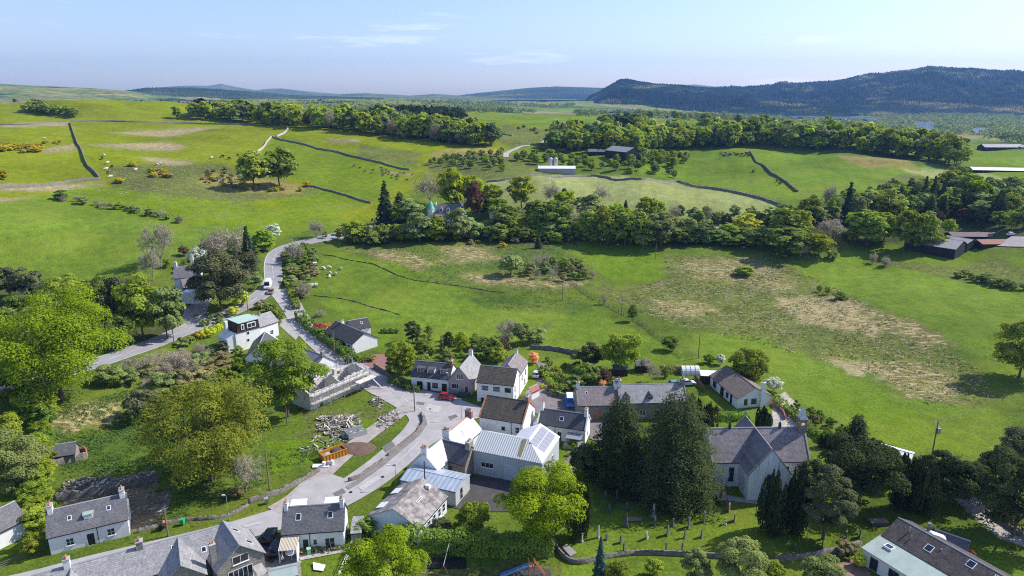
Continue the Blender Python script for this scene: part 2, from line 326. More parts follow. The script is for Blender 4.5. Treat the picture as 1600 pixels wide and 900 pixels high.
# centre valley
surf('wild', [(440, 400), (560, 375), (900, 360), (900, 470), (700, 500), (500, 440)], 3)
surf('dark', [(620, 390), (880, 370), (880, 430), (720, 445), (620, 420)], 6)
surf('rush', [(530, 385), (620, 392), (700, 410), (650, 425), (560, 395)], 5)
surf('rush', [(680, 380), (760, 385), (800, 405), (700, 412)], 6)
surf('rush', [(715, 425), (820, 430), (930, 440), (880, 455), (730, 440)], 5)
surf('lawn', [(470, 460), (490, 430), (500, 400), (600, 420), (800, 475), (960, 495), (930, 530), (800, 545), (620, 520), (560, 505)], 1.2)
surf('grass', [(500, 390), (590, 405), (720, 440), (640, 430), (540, 412)], 2)
surf('dark', [(700, 460), (800, 460), (940, 478), (900, 492), (760, 480)], 5)
surf('grass', [(845, 372), (900, 366), (1000, 380), (1050, 420), (1035, 440), (960, 440), (900, 400)], 1)
surf('lawn', [(790, 535), (900, 520), (960, 500), (1060, 545), (1080, 570), (960, 560), (830, 545)], 1)
surf('rough', [(1040, 395), (1200, 400), (1280, 440), (1390, 500), (1500, 560), (1560, 620), (1480, 640), (1380, 590), (1200, 540), (1060, 510), (960, 470), (930, 450), (1040, 440)], 4)
surf('rush', [(1020, 470), (1100, 470), (1130, 485), (1080, 498), (1020, 495)], 3)
surf('rush', [(1060, 405), (1180, 400), (1250, 440), (1220, 455), (1100, 440)], 8)
surf('tan', [(1210, 465), (1310, 462), (1400, 500), (1370, 520), (1250, 508)], 6)
surf('tan', [(1275, 560), (1340, 562), (1400, 580), (1410, 592), (1310, 580)], 4)
surf('rush', [(1380, 560), (1480, 580), (1520, 620), (1440, 640), (1380, 600)], 6)
surf('rush', [(1340, 480), (1440, 500), (1500, 545), (1440, 545), (1360, 500)], 5)
surf('lawn', [(1230, 415), (1300, 400), (1640, 440), (1640, 600), (1560, 590), (1500, 540), (1420, 495), (1300, 450)], 1.5)
surf('grass', [(1300, 395), (1440, 372), (1510, 380), (1540, 400), (1640, 400), (1640, 465), (1480, 440), (1340, 418)], 1)
surf('rough', [(1340, 405), (1500, 415), (1560, 400), (1640, 450), (1500, 440)], 2)
surf('lawn', [(1080, 520), (1190, 525), (1300, 575), (1400, 620), (1560, 640), (1600, 700), (1540, 730), (1380, 690), (1230, 620), (1090, 570)], 1.5)
surf('grass', [(1240, 600), (1420, 640), (1540, 690), (1540, 730), (1400, 700)], 3)
# village gardens and yards
surf('wild', [(-60, 600), (80, 560), (330, 560), (480, 560), (640, 600), (660, 640), (560, 700), (420, 790), (200, 850), (-60, 900)], 1)
surf('lawn', [(560, 500), (650, 510), (800, 545), (860, 560), (900, 600), (840, 620), (640, 600), (590, 550)], 1)
surf('lawn', [(830, 560), (960, 560), (1110, 575), (1110, 605), (910, 605), (840, 600)], 1)
surf('lawn', [(1100, 600), (1150, 640), (1260, 640), (1260, 668), (1100, 665)], .5)
surf('lawn', [(870, 700), (960, 700), (1110, 740), (1340, 740), (1440, 790), (1400, 850), (1220, 870), (1080, 865), (905, 880), (870, 850)], .6)
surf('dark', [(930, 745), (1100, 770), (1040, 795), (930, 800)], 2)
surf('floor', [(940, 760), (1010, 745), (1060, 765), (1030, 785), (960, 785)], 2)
surf('wild', [(620, 860), (880, 850), (880, 960), (560, 960)], 1)
surf('rough', [(640, 870), (880, 872), (900, 960), (600, 960)], 3)
surf('wild', [(560, 770), (600, 830), (700, 800), (780, 800), (780, 850), (560, 850)], 1)
surf('wild', [(1380, 700), (1640, 720), (1640, 960), (1240, 960)], 1)
surf('lawn', [(1480, 840), (1540, 850), (1640, 900), (1640, 960), (1560, 920)], .5)
surf('lawn', [(880, 882), (1240, 875), (1360, 880), (1360, 960), (880, 960)], .5)
surf('lawn', [(-60, 770), (40, 765), (60, 830), (50, 880), (-60, 900)], .5)
surf('lawn', [(470, 866), (540, 862), (520, 960), (470, 960)], .4)
surf('rush', [(80, 640), (180, 620), (190, 665), (100, 680)], 3)
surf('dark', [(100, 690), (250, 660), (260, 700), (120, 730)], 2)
surf('dirt', [(90, 760), (240, 730), (260, 800), (215, 830), (180, 780), (95, 790)], 2)
surf('dirt', [(200, 790), (270, 760), (250, 820), (205, 830)], 2)
surf('rough', [(470, 640), (560, 640), (620, 640), (600, 680), (545, 715), (500, 720), (470, 690)], 3)
surf('dirt', [(528, 694), (570, 690), (566, 708), (540, 716)], 2)
surf('grass', [(420, 690), (520, 680), (540, 700), (470, 730), (430, 740)], 1)
surf('grass', [(545, 660), (610, 650), (590, 670), (560, 690)], 1)
surf('gravel', [(1210, 620), (1225, 612), (1265, 655), (1260, 670), (1205, 668)], .2)
surf('gravel', [(1490, 780), (1520, 775), (1640, 850), (1640, 870), (1560, 840)], .4)
surf('drive', [(563, 560), (620, 552), (625, 575), (600, 580), (575, 575)], .3)
surf('drive', [(1300, 885), (1345, 870), (1400, 960), (1300, 960)], .3)
surf('paving', [(410, 870), (470, 862), (470, 960), (400, 960)], .3)
wx = X2+wav(X2, Y2, 9, 11)*1.6; wy = Y2+wav(X2, Y2, 9, 12)*1.6
wx2 = X2+wav(X2, Y2, 40, 13)*9; wy2 = Y2+wav(X2, Y2, 40, 14)*9
COL = np.empty(X2.shape+(3,), np.float32); COL[:] = SURF['wild'][0]; RU = np.full(X2.shape, .15, np.float32); TU = np.full(X2.shape, .4, np.float32)
farm = D2 > 900
COL[farm] = SURF['far'][0]; RU[farm] = .05
# far patchwork fields
cell = (np.floor((X2+wx2*.3)/170)*31+np.floor((Y2+wy2*.2)/210)*17).astype(int) % 7
pal = np.array([(.13, .21, .02), (.18, .22, .05), (.28, .23, .10), (.08, .13, .03), (.15, .23, .02), (.22, .18, .07), (.12, .18, .03)])
COL[farm] = pal[cell[farm]]
for kind, pts, warp, world in LAY:
    P = GP(pts, 25, True)[:, :2]; c, ru, tu = SURF[kind]
    k = warp
    m = inpoly(X2+(wx-X2)*k*.6+(wx2-X2)*.06*k, Y2+(wy-Y2)*k*.6+(wy2-Y2)*.06*k, P)
    COL[m] = c; RU[m] = ru; TU[m] = tu
def blur(A, k):
    for ax in (0, 1):
        B = np.zeros_like(A); n_ = 2*k+1
        pad = [(0, 0)]*A.ndim; pad[ax] = (k, k); Q_ = np.pad(A, pad, 'edge')
        for j in range(n_): B += Q_[j:j+A.shape[0]] if ax == 0 else Q_[:, j:j+A.shape[1]]
        A = B/n_
    return A
soft = sm(D2, 150, 220)[..., None]
COL = (COL*(1-soft)+blur(COL, 1)*soft).astype(np.float32); RU = blur(blur(RU, 2), 1); TU = blur(TU, 2)
V = np.stack([X2.ravel(), Y2.ravel(), Z2.ravel()], -1)
idx = np.arange(NA*NR).reshape(NA, NR)
F = np.stack([idx[:-1, :-1], idx[1:, :-1], idx[1:, 1:], idx[:-1, 1:]], -1).reshape(-1, 4)
def ground_material():
    m = bpy.data.materials.new('ground'); m.use_nodes = True; n = m.node_tree; L = n.links.new; N = n.nodes.new
    b = n.nodes['Principled BSDF']; b.inputs['Roughness'].default_value = .95; b.inputs['Specular IOR Level'].default_value = .05
    tc = N('ShaderNodeTexCoord'); at = N('ShaderNodeAttribute'); at.attribute_name = 'col'; am = N('ShaderNodeAttribute'); am.attribute_name = 'cover'
    sp = N('ShaderNodeSeparateColor'); L(am.outputs['Color'], sp.inputs[0])
    def noise(s, d=5, r=.6):
        x = N('ShaderNodeTexNoise'); x.inputs['Scale'].default_value = s; x.inputs['Detail'].default_value = d; x.inputs['Roughness'].default_value = r; L(tc.outputs['Object'], x.inputs[0]); return x
    def mrange(src, a, b_, c, d):
        x = N('ShaderNodeMapRange'); L(src, x.inputs[0]); x.inputs[1].default_value = a; x.inputs[2].default_value = b_; x.inputs[3].default_value = c; x.inputs[4].default_value = d; return x.outputs[0]
    def math_(op, a, b_):
        x = N('ShaderNodeMath'); x.operation = op
        for i, q in enumerate((a, b_)):
            if isinstance(q, (int, float)): x.inputs[i].default_value = q
            else: L(q, x.inputs[i])
        return x.outputs[0]
    def mixc(f, a, b_):
        x = N('ShaderNodeMix'); x.data_type = 'RGBA'; L(f, x.inputs[0])
        for i, q in ((6, a), (7, b_)):
            if isinstance(q, tuple): x.inputs[i].default_value = q+(1,)
            else: L(q, x.inputs[i])
        return x.outputs[2]
    big = noise(.018, 6, .62); med = noise(.22, 6, .65); fine = noise(1.6, 5, .7)
    v = math_('MULTIPLY', mrange(big.outputs[0], .3, .7, .74, 1.25), math_('MULTIPLY', mrange(med.outputs[0], .25, .75, .72, 1.28), mrange(fine.outputs[0], .25, .75, .50, 1.5)))
    vm = N('ShaderNodeVectorMath'); vm.operation = 'SCALE'; L(at.outputs['Color'], vm.inputs[0]); L(v, vm.inputs['Scale'])
    # hue drift of pasture: yellower patches
    hs = noise(.035, 5); c1 = mixc(mrange(hs.outputs[0], .48, .7, 0, .38), vm.outputs[0], (.22, .225, .03))
    # darker tufts
    tn = noise(.75, 8, .8); tf = math_('SUBTRACT', tn.outputs[0], math_('SUBTRACT', .66, math_('MULTIPLY', sp.outputs[1], .22)))
    c2 = mixc(mrange(tf, 0, .05, 0, .7), c1, (.026, .052, .014))
    # straw coloured rush litter
    mpv = N('ShaderNodeMapping'); mpv.inputs['Scale'].default_value = (.35, .9, .9); mpv.inputs['Rotation'].default_value = (0, 0, .3); L(tc.outputs['Object'], mpv.inputs[0])
    rn = N('ShaderNodeTexNoise'); rn.inputs['Scale'].default_value = 1.0; rn.inputs['Detail'].default_value = 7; rn.inputs['Roughness'].default_value = .72; L(mpv.outputs[0], rn.inputs[0])
    rf = math_('SUBTRACT', rn.outputs[0], math_('SUBTRACT', .70, math_('MULTIPLY', sp.outputs[0], .27)))
    c3 = mixc(mrange(rf, 0, .05, 0, .9), c2, (.47, .35, .20))
    L(c3, b.inputs['Base Color'])
    bp = N('ShaderNodeBump'); bp.inputs['Strength'].default_value = .8; bp.inputs['Distance'].default_value = .35
    hsum = math_('ADD', math_('MULTIPLY', fine.outputs[0], .6), math_('ADD', tn.outputs[0], med.outputs[0])); L(hsum, bp.inputs['Height']); L(bp.outputs[0], b.inputs['Normal'])
    return m
M_ground = ground_material()
me = mesh_np('ground', V, F, [M_ground])
a = me.color_attributes.new('col', 'FLOAT_COLOR', 'POINT'); a.data.foreach_set('color', np.concatenate([COL.reshape(-1, 3), np.ones((NA*NR, 1), np.float32)], 1).ravel())
a = me.color_attributes.new('cover', 'FLOAT_COLOR', 'POINT'); a.data.foreach_set('color', np.stack([RU.ravel(), TU.ravel(), np.zeros(NA*NR, np.float32), np.ones(NA*NR, np.float32)], -1).ravel())
me.polygons.foreach_set('use_smooth', np.ones(len(F), bool))
ground = tag(link('ground', me), kind='structure')
# ------------------------------------------------------------------ far hills
def hill_mat(name, cols, scale, spots, rough=.95, bscale=.02):
    m = bpy.data.materials.new(name); m.use_nodes = True; n = m.node_tree; L = n.links.new; N = n.nodes.new
    b = n.nodes['Principled BSDF']; b.inputs['Roughness'].default_value = rough; b.inputs['Specular IOR Level'].default_value = .02
    tc = N('ShaderNodeTexCoord'); nz = N('ShaderNodeTexNoise'); nz.inputs['Scale'].default_value = scale; nz.inputs['Detail'].default_value = 8; nz.inputs['Roughness'].default_value = .62
    mp = N('ShaderNodeMapping'); mp.inputs['Scale'].default_value = (1, 1, 4); L(tc.outputs['Object'], mp.inputs[0]); L(mp.outputs[0], nz.inputs[0])
    cr = N('ShaderNodeValToRGB'); e = cr.color_ramp.elements
    while len(e) < len(cols): e.new(.5)
    for i, (p, c) in enumerate(cols): e[i].position = p; e[i].color = tuple(c)+(1,)
    L(nz.outputs[0], cr.inputs[0])
    n2 = N('ShaderNodeTexNoise'); n2.inputs['Scale'].default_value = spots; n2.inputs['Detail'].default_value = 4; L(tc.outputs['Object'], n2.inputs[0])
    mr = N('ShaderNodeMapRange'); mr.inputs[1].default_value = .3; mr.inputs[2].default_value = .7; mr.inputs[3].default_value = .6; mr.inputs[4].default_value = 1.35; L(n2.outputs[0], mr.inputs[0])
    vm = N('ShaderNodeVectorMath'); vm.operation = 'SCALE'; L(cr.outputs[0], vm.inputs[0]); L(mr.outputs[0], vm.inputs['Scale']); L(vm.outputs[0], b.inputs['Base Color'])
    bp = N('ShaderNodeBump'); bp.inputs['Strength'].default_value = 1; bp.inputs['Distance'].default_value = 12; L(n2.outputs[0], bp.inputs['Height']); L(bp.outputs[0], b.inputs['Normal'])
    return m
FOR = (.016, .032, .026); FOR2 = (.045, .065, .030); MOOR = (.25, .20, .09); PAS = (.12, .19, .06)
def ridge(name, outline, dc, db, zb, m, rough=8, seed=0, trees=0.0, n=420, mrow=70, power=.8, relief=1.0):
    r = np.random.default_rng(seed)
    ox = np.array([p[0] for p in outline], float); oy = np.array([p[1] for p in outline], float)
    px = np.linspace(ox[0], ox[-1], n); py = np.interp(px, ox, oy)
    # smooth
    k = np.hanning(5); k /= k.sum(); py = np.convolve(np.pad(py, 2, 'edge'), k, 'valid')
    cr = np.array([PD(a, b, dc) for a, b in zip(px, py)])
    az = np.arctan2(cr[:, 0], cr[:, 1])
    t = np.concatenate([np.linspace(0, 1, mrow), 1+np.linspace(.04, .6, 12)])
    T, Aa = np.meshgrid(t, az, indexing='xy')
    Dd = db+(dc-db)*T; X = Dd*np.sin(Aa); Y = Dd*np.cos(Aa)
    prof = np.where(T <= 1, (.5-.5*np.cos(np.pi*np.clip(T, 0, 1)))*.55+.45*np.clip(T, 0, 1)**power, 1-(T-1)*.9)
    Z = zb+(cr[:, 2][:, None]-zb)*prof
    h = np.maximum(cr[:, 2].mean()-zb, 30)
    s = dc*.09
    nz = wav(X, Y, s, seed+1)*.10+wav(X, Y, s*.35, seed+2)*.05+wav(X, Y, s*.12, seed+3)*.02
    Z = Z+nz*h*relief*np.clip(T*3, 0, 1)*np.where(T < 1, np.sin(np.pi*np.clip(T, 0, 1))*1.4+.12, .3)
    if trees: Z = Z+r.random(Z.shape)*trees*np.clip(T*5, 0, 1)
    Vv = np.stack([X, Y, Z], -1).reshape(-1, 3); ii = np.arange(Vv.shape[0]).reshape(Z.shape)
    Ff = np.stack([ii[:-1, :-1], ii[1:, :-1], ii[1:, 1:], ii[:-1, 1:]], -1).reshape(-1, 4)
    me = mesh_np(name, Vv, Ff, [m]); me.polygons.foreach_set('use_smooth', np.ones(len(Ff), bool))
    o = tag(link(name, me), kind='structure'); return o
m_far = hill_mat('far hill heath', [(.35, (.10, .12, .07)), (.6, (.16, .15, .09))], .0006, .003)
m_moor = hill_mat('moor grass', [(.38, (.03, .05, .025)), (.43, PAS), (.50, (.17, .21, .06)), (.54, MOOR), (.66, (.34, .26, .12))], .0028, .02)
m_plant = hill_mat('plantation forest', [(.40, FOR), (.52, FOR2), (.58, (.05, .075, .03)), (.70, (.17, .15, .07))], .0016, .03)
m_dark = hill_mat('dark spruce forest', [(.42, (.006, .018, .024)), (.56, (.018, .038, .036)), (.60, (.10, .10, .05)), (.68, (.22, .18, .10))], .0036, .035)
m_mix = hill_mat('mixed farmland', [(.36, FOR2), (.44, (.09, .13, .05)), (.54, (.14, .18, .07)), (.64, (.20, .17, .09)), (.72, (.06, .08, .04))], .004, .02)
ridge('hills', [(220, 143), (255, 136), (290, 134), (325, 134), (345, 131), (370, 136), (400, 141), (415, 139), (440, 138), (470, 142), (520, 146), (560, 150)], 9600, 8300, 60, m_far, seed=3)
ridge('hills', [(1000, 140), (1050, 134), (1085, 132), (1140, 138), (1200, 133), (1250, 132), (1300, 138)], 9400, 8000, 60, m_far, seed=5)
ridge('hills', [(640, 156), (720, 150), (750, 146), (790, 142), (830, 138), (870, 136), (930, 138), (980, 140), (1060, 146), (1200, 150)], 8000, 5200, 40, m_plant, seed=6, trees=10)
ridge('hills', [(420, 150), (480, 147), (520, 148), (570, 146), (640, 150), (680, 147), (720, 150), (800, 152), (900, 155)], 6800, 4600, 45, m_mix, seed=8, trees=4)
ridge('hills', [(120, 150), (190, 144), (230, 138), (300, 138), (350, 141), (400, 145), (460, 150), (520, 152), (600, 154)], 5200, 3300, 38, m_plant, seed=9, trees=8)
ridge('hills', [(-900, 128), (-500, 122), (-260, 120), (-60, 128), (0, 131), (40, 133), (90, 135), (150, 138), (200, 142), (250, 148), (300, 151), (380, 154), (460, 156)], 4200, 2300, 38, m_moor, seed=10)
ridge('hills', [(1060, 150), (1130, 139), (1200, 137), (1290, 131), (1330, 125), (1370, 119), (1420, 112), (1450, 107), (1500, 109), (1560, 114), (1600, 118), (1700, 124), (1900, 140)], 4700, 3000, 2, m_dark, seed=11, trees=16, n=900, mrow=140, relief=2.2)
ridge('hills', [(880, 176), (905, 168), (925, 152), (950, 138), (968, 127), (980, 126), (1000, 130), (1030, 134), (1070, 136), (1110, 140), (1160, 146), (1230, 156), (1330, 170)], 3900, 2700, 2, m_dark, seed=12, trees=14, n=700, mrow=120, relief=2.2)
# wide low land beyond the modelled valley, out to the horizon, and the loch
mb = MB(); n_ = 48
ring = []
for r_, z_ in ((3450, -2), (10000, 20)):
    ring.append([(r_*math.sin(-1.35+2.7*k/n_), r_*math.cos(-1.35+2.7*k/n_), z_) for k in range(n_+1)])
for k in range(n_): mb.poly([ring[0][k], ring[0][k+1], ring[1][k+1], ring[1][k]])
tag(mb.build('terrain', m_mix), kind='structure')
m_water = mat('water', (.10, .14, .18), rough=.12, spec=.8)
def flat_poly(name, pts, z, m, kind='structure', t=0):
    mb = MB(); mb.poly([(p[0], p[1], z) for p in pts]); return tag(mb.build(name, m), kind=kind)
# still water on the plain: sheets lifted clear of the land
WATER = []
def water(pts, off=1.5):
    P = GP(pts, 10, True); z = P[:, 2].max()+off; Wp = P[:, :2]*1.0; cc = Wp.mean(0); WATER.append(np.vstack([Wp, Wp*.90])); flat_poly('water', P, z, m_water)
water([(1225, 181), (1310, 182), (1378, 185), (1370, 189), (1300, 187), (1230, 185)])
water([(1428, 195), (1460, 196), (1455, 209), (1436, 206)])
water([(1515, 204), (1548, 203), (1545, 210), (1525, 210)])
water([(1486, 214), (1498, 215), (1495, 219)])
water([(905, 174), (960, 173), (1010, 176), (960, 177)])
# haze
def add_haze():
    mb = MB(); mb.box(-11500, 11500, -600, 10300, -32, 560); o = tag(mb.build('haze', []), kind='stuff')
    m = bpy.data.materials.new('haze'); m.use_nodes = True; n = m.node_tree; n.nodes.clear()
    v = n.nodes.new('ShaderNodeVolumePrincipled'); v.inputs['Color'].default_value = (.25, .51, 1, 1); v.inputs['Density'].default_value = HAZE; v.inputs['Anisotropy'].default_value = .2
    oo = n.nodes.new('ShaderNodeOutputMaterial'); n.links.new(v.outputs[0], oo.inputs['Volume']); o.data.materials.append(m)
HAZE = 7e-5
if HAZE: add_haze()
# ------------------------------------------------------------------ foliage
def leaf_mat(name, c1, c2, trans=.35, clump=.35, sat=None):
    g_ = 1.2 if 'lime' in name or 'blossom' in name else (.95 if 'copper' in name else (1.15 if 'needles' in name else 1.5)); c1 = tuple(min(x*g_, .9) for x in c1); c2 = tuple(min(x*g_, .9) for x in c2); trans = min(trans*1.4, .52)
    m = bpy.data.materials.new(name); m.use_nodes = True; n = m.node_tree; n.nodes.clear(); L = n.links.new; N = n.nodes.new
    at = N('ShaderNodeAttribute'); at.attribute_name = 'lv'; oi = N('ShaderNodeObjectInfo'); tc = N('ShaderNodeTexCoord')
    nz = N('ShaderNodeTexNoise'); nz.inputs['Scale'].default_value = clump; nz.inputs['Detail'].default_value = 3; L(tc.outputs['Object'], nz.inputs[0])
    ad = N('ShaderNodeMath'); ad.operation = 'MULTIPLY_ADD'; L(at.outputs['Fac'], ad.inputs[0]); ad.inputs[1].default_value = .6
    mr = N('ShaderNodeMapRange'); mr.inputs[1].default_value = .35; mr.inputs[2].default_value = .65; mr.inputs[3].default_value = 0; mr.inputs[4].default_value = .4; L(nz.outputs[0], mr.inputs[0]); L(mr.outputs[0], ad.inputs[2])
    mx = N('ShaderNodeMix'); mx.data_type = 'RGBA'; L(ad.outputs[0], mx.inputs[0]); mx.inputs[6].default_value = tuple(c1)+(1,); mx.inputs[7].default_value = tuple(c2)+(1,)
    hv = N('ShaderNodeHueSaturation'); r1 = N('ShaderNodeMapRange'); r1.inputs[3].default_value = .492; r1.inputs[4].default_value = .52; L(oi.outputs['Random'], r1.inputs[0]); L(r1.outputs[0], hv.inputs['Hue'])
    r2 = N('ShaderNodeMapRange'); r2.inputs[3].default_value = .78; r2.inputs[4].default_value = 1.22; ml = N('ShaderNodeMath'); ml.operation = 'MULTIPLY'; ml.inputs[1].default_value = 7.3; fr = N('ShaderNodeMath'); fr.operation = 'FRACT'
    L(oi.outputs['Random'], ml.inputs[0]); L(ml.outputs[0], fr.inputs[0]); L(fr.outputs[0], r2.inputs[0]); L(r2.outputs[0], hv.inputs['Value']); L(mx.outputs[2], hv.inputs['Color'])
    d = N('ShaderNodeBsdfDiffuse'); t = N('ShaderNodeBsdfTranslucent'); s = N('ShaderNodeMixShader'); s.inputs[0].default_value = trans
    L(hv.outputs[0], d.inputs[0]); L(hv.outputs[0], t.inputs[0]); L(d.outputs[0], s.inputs[1]); L(t.outputs[0], s.inputs[2])
    o = N('ShaderNodeOutputMaterial'); L(s.outputs[0], o.inputs[0]); return m
LM = {
 'lime': leaf_mat('lime green leaves', (.15, .215, .008), (.42, .47, .03)),
 'green': leaf_mat('fresh green leaves', (.125, .175, .014), (.31, .36, .045)),
 'mid': leaf_mat('mid green leaves', (.095, .135, .022), (.24, .29, .055)),
 'olive': leaf_mat('budding olive leaves', (.125, .155, .018), (.29, .32, .045)),
 'grey': leaf_mat('grey green willow leaves', (.125, .165, .045), (.30, .345, .12)),
 'pine': leaf_mat('brownish pine needles', (.070, .085, .036), (.19, .19, .085), .2),
 'yew': leaf_mat('dark yew needles', (.034, .052, .020), (.10, .12, .042), .18),
 'irish': leaf_mat('dark columnar yew needles', (.020, .034, .014), (.075, .09, .034), .12),
 'fir': leaf_mat('blue green fir needles', (.030, .050, .026), (.075, .105, .045), .12),
 'bluefir': leaf_mat('glaucous needles', (.05, .10, .075), (.11, .20, .13), .15),
 'white': leaf_mat('white blossom', (.22, .28, .12), (.78, .80, .70), .3),
 'red': leaf_mat('copper red leaves', (.12, .075, .045), (.26, .15, .09), .3),
 'pink': leaf_mat('magenta blossom', (.45, .02, .07), (.85, .10, .20), .3),
 'orange': leaf_mat('orange blossom', (.65, .25, .10), (.95, .52, .25), .3),
 'gorse': leaf_mat('gorse with yellow flowers', (.09, .105, .02), (.62, .44, .015), .25),
 'brown': leaf_mat('brown heathy scrub', (.13, .12, .045), (.26, .22, .10), .2),
 'yellow': leaf_mat('yellow flowering shrub', (.32, .36, .03), (.66, .68, .06), .3),
 'hedge': leaf_mat('clipped hedge leaves', (.07, .12, .016), (.18, .26, .04), .25),
 'bare': leaf_mat('catkins and twigs', (.20, .17, .12), (.36, .32, .24), .2),
}
M_bark = mat('bark', (.16, .13, .10), .95, .5, 3)
M_greybark = mat('grey bark', (.36, .33, .28), .95, .4, 2)
def quads(ce, nr, sz, asp=1.0, rg=rng):
    """leaf clumps: small bent quads centred ce, facing nr"""
    n = len(ce); nr = nr/np.maximum(np.linalg.norm(nr, axis=1, keepdims=True), 1e-6)
    a = rg.normal(size=(n, 3)); u = np.cross(nr, a); u /= np.maximum(np.linalg.norm(u, axis=1, keepdims=True), 1e-6); v = np.cross(nr, u)
    s = sz[:, None]; u = u*s; v = v*s*asp
    j = rg.uniform(.6, 1.2, (n, 4, 1))
    Q = np.stack([ce-u*j[:, 0]-v*.25*j[:, 1], ce-v*j[:, 1], ce+u*j[:, 2]+v*.2*j[:, 0], ce+v*j[:, 3]], 1)
    Q[:, 0] += nr*s*.25*rg.uniform(-1, 1, (n, 1)); Q[:, 2] -= nr*s*.25*rg.uniform(-1, 1, (n, 1))
    return Q
def leaf_mesh(name, Q, m, rg=rng, lv=None):
    n = len(Q); me = mesh_np(name, Q.reshape(-1, 3), np.arange(n*4).reshape(n, 4), [m])
    a = me.attributes.new('lv', 'FLOAT', 'FACE'); a.data.foreach_set('value', (rg.random(n) if lv is None else lv).astype(np.float32))
    return me
def sph(n, rg): v = rg.normal(size=(n, 3)); return v/np.linalg.norm(v, axis=1, keepdims=True)
def crown_round(h, w, leaf, n, rg, nb=34, z0=.03, flatb=.95, spread=.30, gap=0.0):
    """a broad crown: uneven boughs on an ellipsoid, leaf clumps on their skins"""
    H = h*(1-z0); cz = h*z0+H*.5; rx = w/2; rz = H/2
    k = np.arange(nb)+.5; ph = np.arccos(1-2*k/nb); th = math.pi*(1+5**.5)*k
    d = np.stack([np.cos(th)*np.sin(ph), np.sin(th)*np.sin(ph), np.cos(ph)], -1)+rg.normal(size=(nb, 3))*.22
    d /= np.linalg.norm(d, axis=1, keepdims=True); rr = rg.uniform(.50, .80, nb)*(1+.10*np.sin(d[:, 0]*4+1)*np.sin(d[:, 1]*5+d[:, 2]*3))
    cs = d*rr[:, None]*[rx, rx, rz]; br = rg.uniform(.75, 1.25, nb)*spread*min(rx, rz*1.2)
    if gap: keep = rg.random(nb) > gap; keep[0] = True; cs = cs[keep]; br = br[keep]
    cs = np.vstack([cs, [[0, 0, 0]]]); br = np.append(br, .62*min(rx, rz))
    wts = br**2; wts[-1] *= .25; wts /= wts.sum(); pick = rg.choice(len(cs), n, p=wts)
    v = sph(n, rg); v[:, 2] = np.where(v[:, 2] < -.35, -v[:, 2]*.6, v[:, 2]); v /= np.linalg.norm(v, axis=1, keepdims=True)
    rad = rg.uniform(.62, 1.06, n)**.6
    ns = 7; sd = sph(len(cs)*ns, rg).reshape(len(cs), ns, 3); sd[..., 2] = np.abs(sd[..., 2]); sj = rg.integers(0, ns, n)
    ce = cs[pick]+(sd[pick, sj]*.62+v*rad[:, None]*.62)*br[pick][:, None]*np.array([1, 1, .9])
    v = v+sd[pick, sj]*.7
    ce[:, 2] = np.maximum(ce[:, 2], -rz*flatb*(1-.35*(np.hypot(ce[:, 0], ce[:, 1])/rx)**2)*rg.uniform(.85, 1.1, n))
    ce[:, 2] += cz
    nr = v*1.0+sph(n, rg)*.60+[0, 0, .35]
    return quads(ce, nr, leaf*rg.uniform(.55, 1.3, n), .8, rg)
def crown_cone(h, w, leaf, n, rg, z0=.05, droop=.35, ragged=.25, power=1.0):
    """tiered conifer: sprays on whorled branches"""
    t = 1-np.sqrt(rg.random(n)); z = h*(z0+(1-z0)*t)
    n = int(n*1.5); t = 1-np.sqrt(rg.random(n)); z = h*(z0+(1-z0)*t); tiers = 14; ti = np.floor(t*tiers)/tiers; tf = t*tiers-np.floor(t*tiers)
    R = w/2*(1-t)**power*(1-.45*tf)+.02*w
    th = rg.random(n)*2*math.pi; lobes = 1+ragged*np.sin(th*5+ti*37)+ragged*.6*np.sin(th*9+ti*91)
    rad = np.sqrt(rg.uniform(.25, 1, n))*R*lobes
    ce = np.stack([rad*np.cos(th), rad*np.sin(th), z-droop*rad*.5], -1)
    nr = np.stack([np.cos(th)*.6, np.sin(th)*.6, np.ones(n)], -1)+sph(n, rg)*.6
    return quads(ce, nr, leaf*rg.uniform(.55, 1.3, n), .6, rg)
def crown_column(h, w, leaf, n, rg):
    """Irish yew: bundled upright plumes"""
    nb = 22; a = rg.random(nb)*2*math.pi; rr = np.sqrt(rg.random(nb))*w*.36; pr = rg.uniform(.10, .17, nb)*w; ht = h*rg.uniform(.72, 1.0, nb)*(1-.25*(rr/(w*.36))**2)
    p = rg.integers(0, nb, n); t = rg.random(n)**.8; env = np.sin(np.pi*np.clip(t*.86+.12, 0, 1))**.45*np.where(t > .8, (1-t)/.2*.8+.2, 1)
    v = rg.random(n)*2*math.pi; lean = 1+.28*np.sin(math.pi*t*.7)
    ce = np.stack([np.cos(a[p])*rr[p]*lean+np.cos(v)*pr[p]*env, np.sin(a[p])*rr[p]*lean+np.sin(v)*pr[p]*env, .03*h+t*ht[p]*.97], -1)
    nr = np.stack([np.cos(v), np.sin(v), .25+0*v], -1)+sph(n, rg)*.45
    # blades stand upright
    n_ = len(ce); nr /= np.linalg.norm(nr, axis=1, keepdims=True); u = np.cross(nr, [0, 0, 1.0]); u /= np.maximum(np.linalg.norm(u, axis=1, keepdims=True), 1e-6)
    s = leaf*rg.uniform(.6, 1.3, n)[:, None]; up = np.array([0, 0, 1.0])*s*1.7+nr*s*.2
    return np.stack([ce-u*s*.5, ce-up, ce+u*s*.5, ce+up], 1)
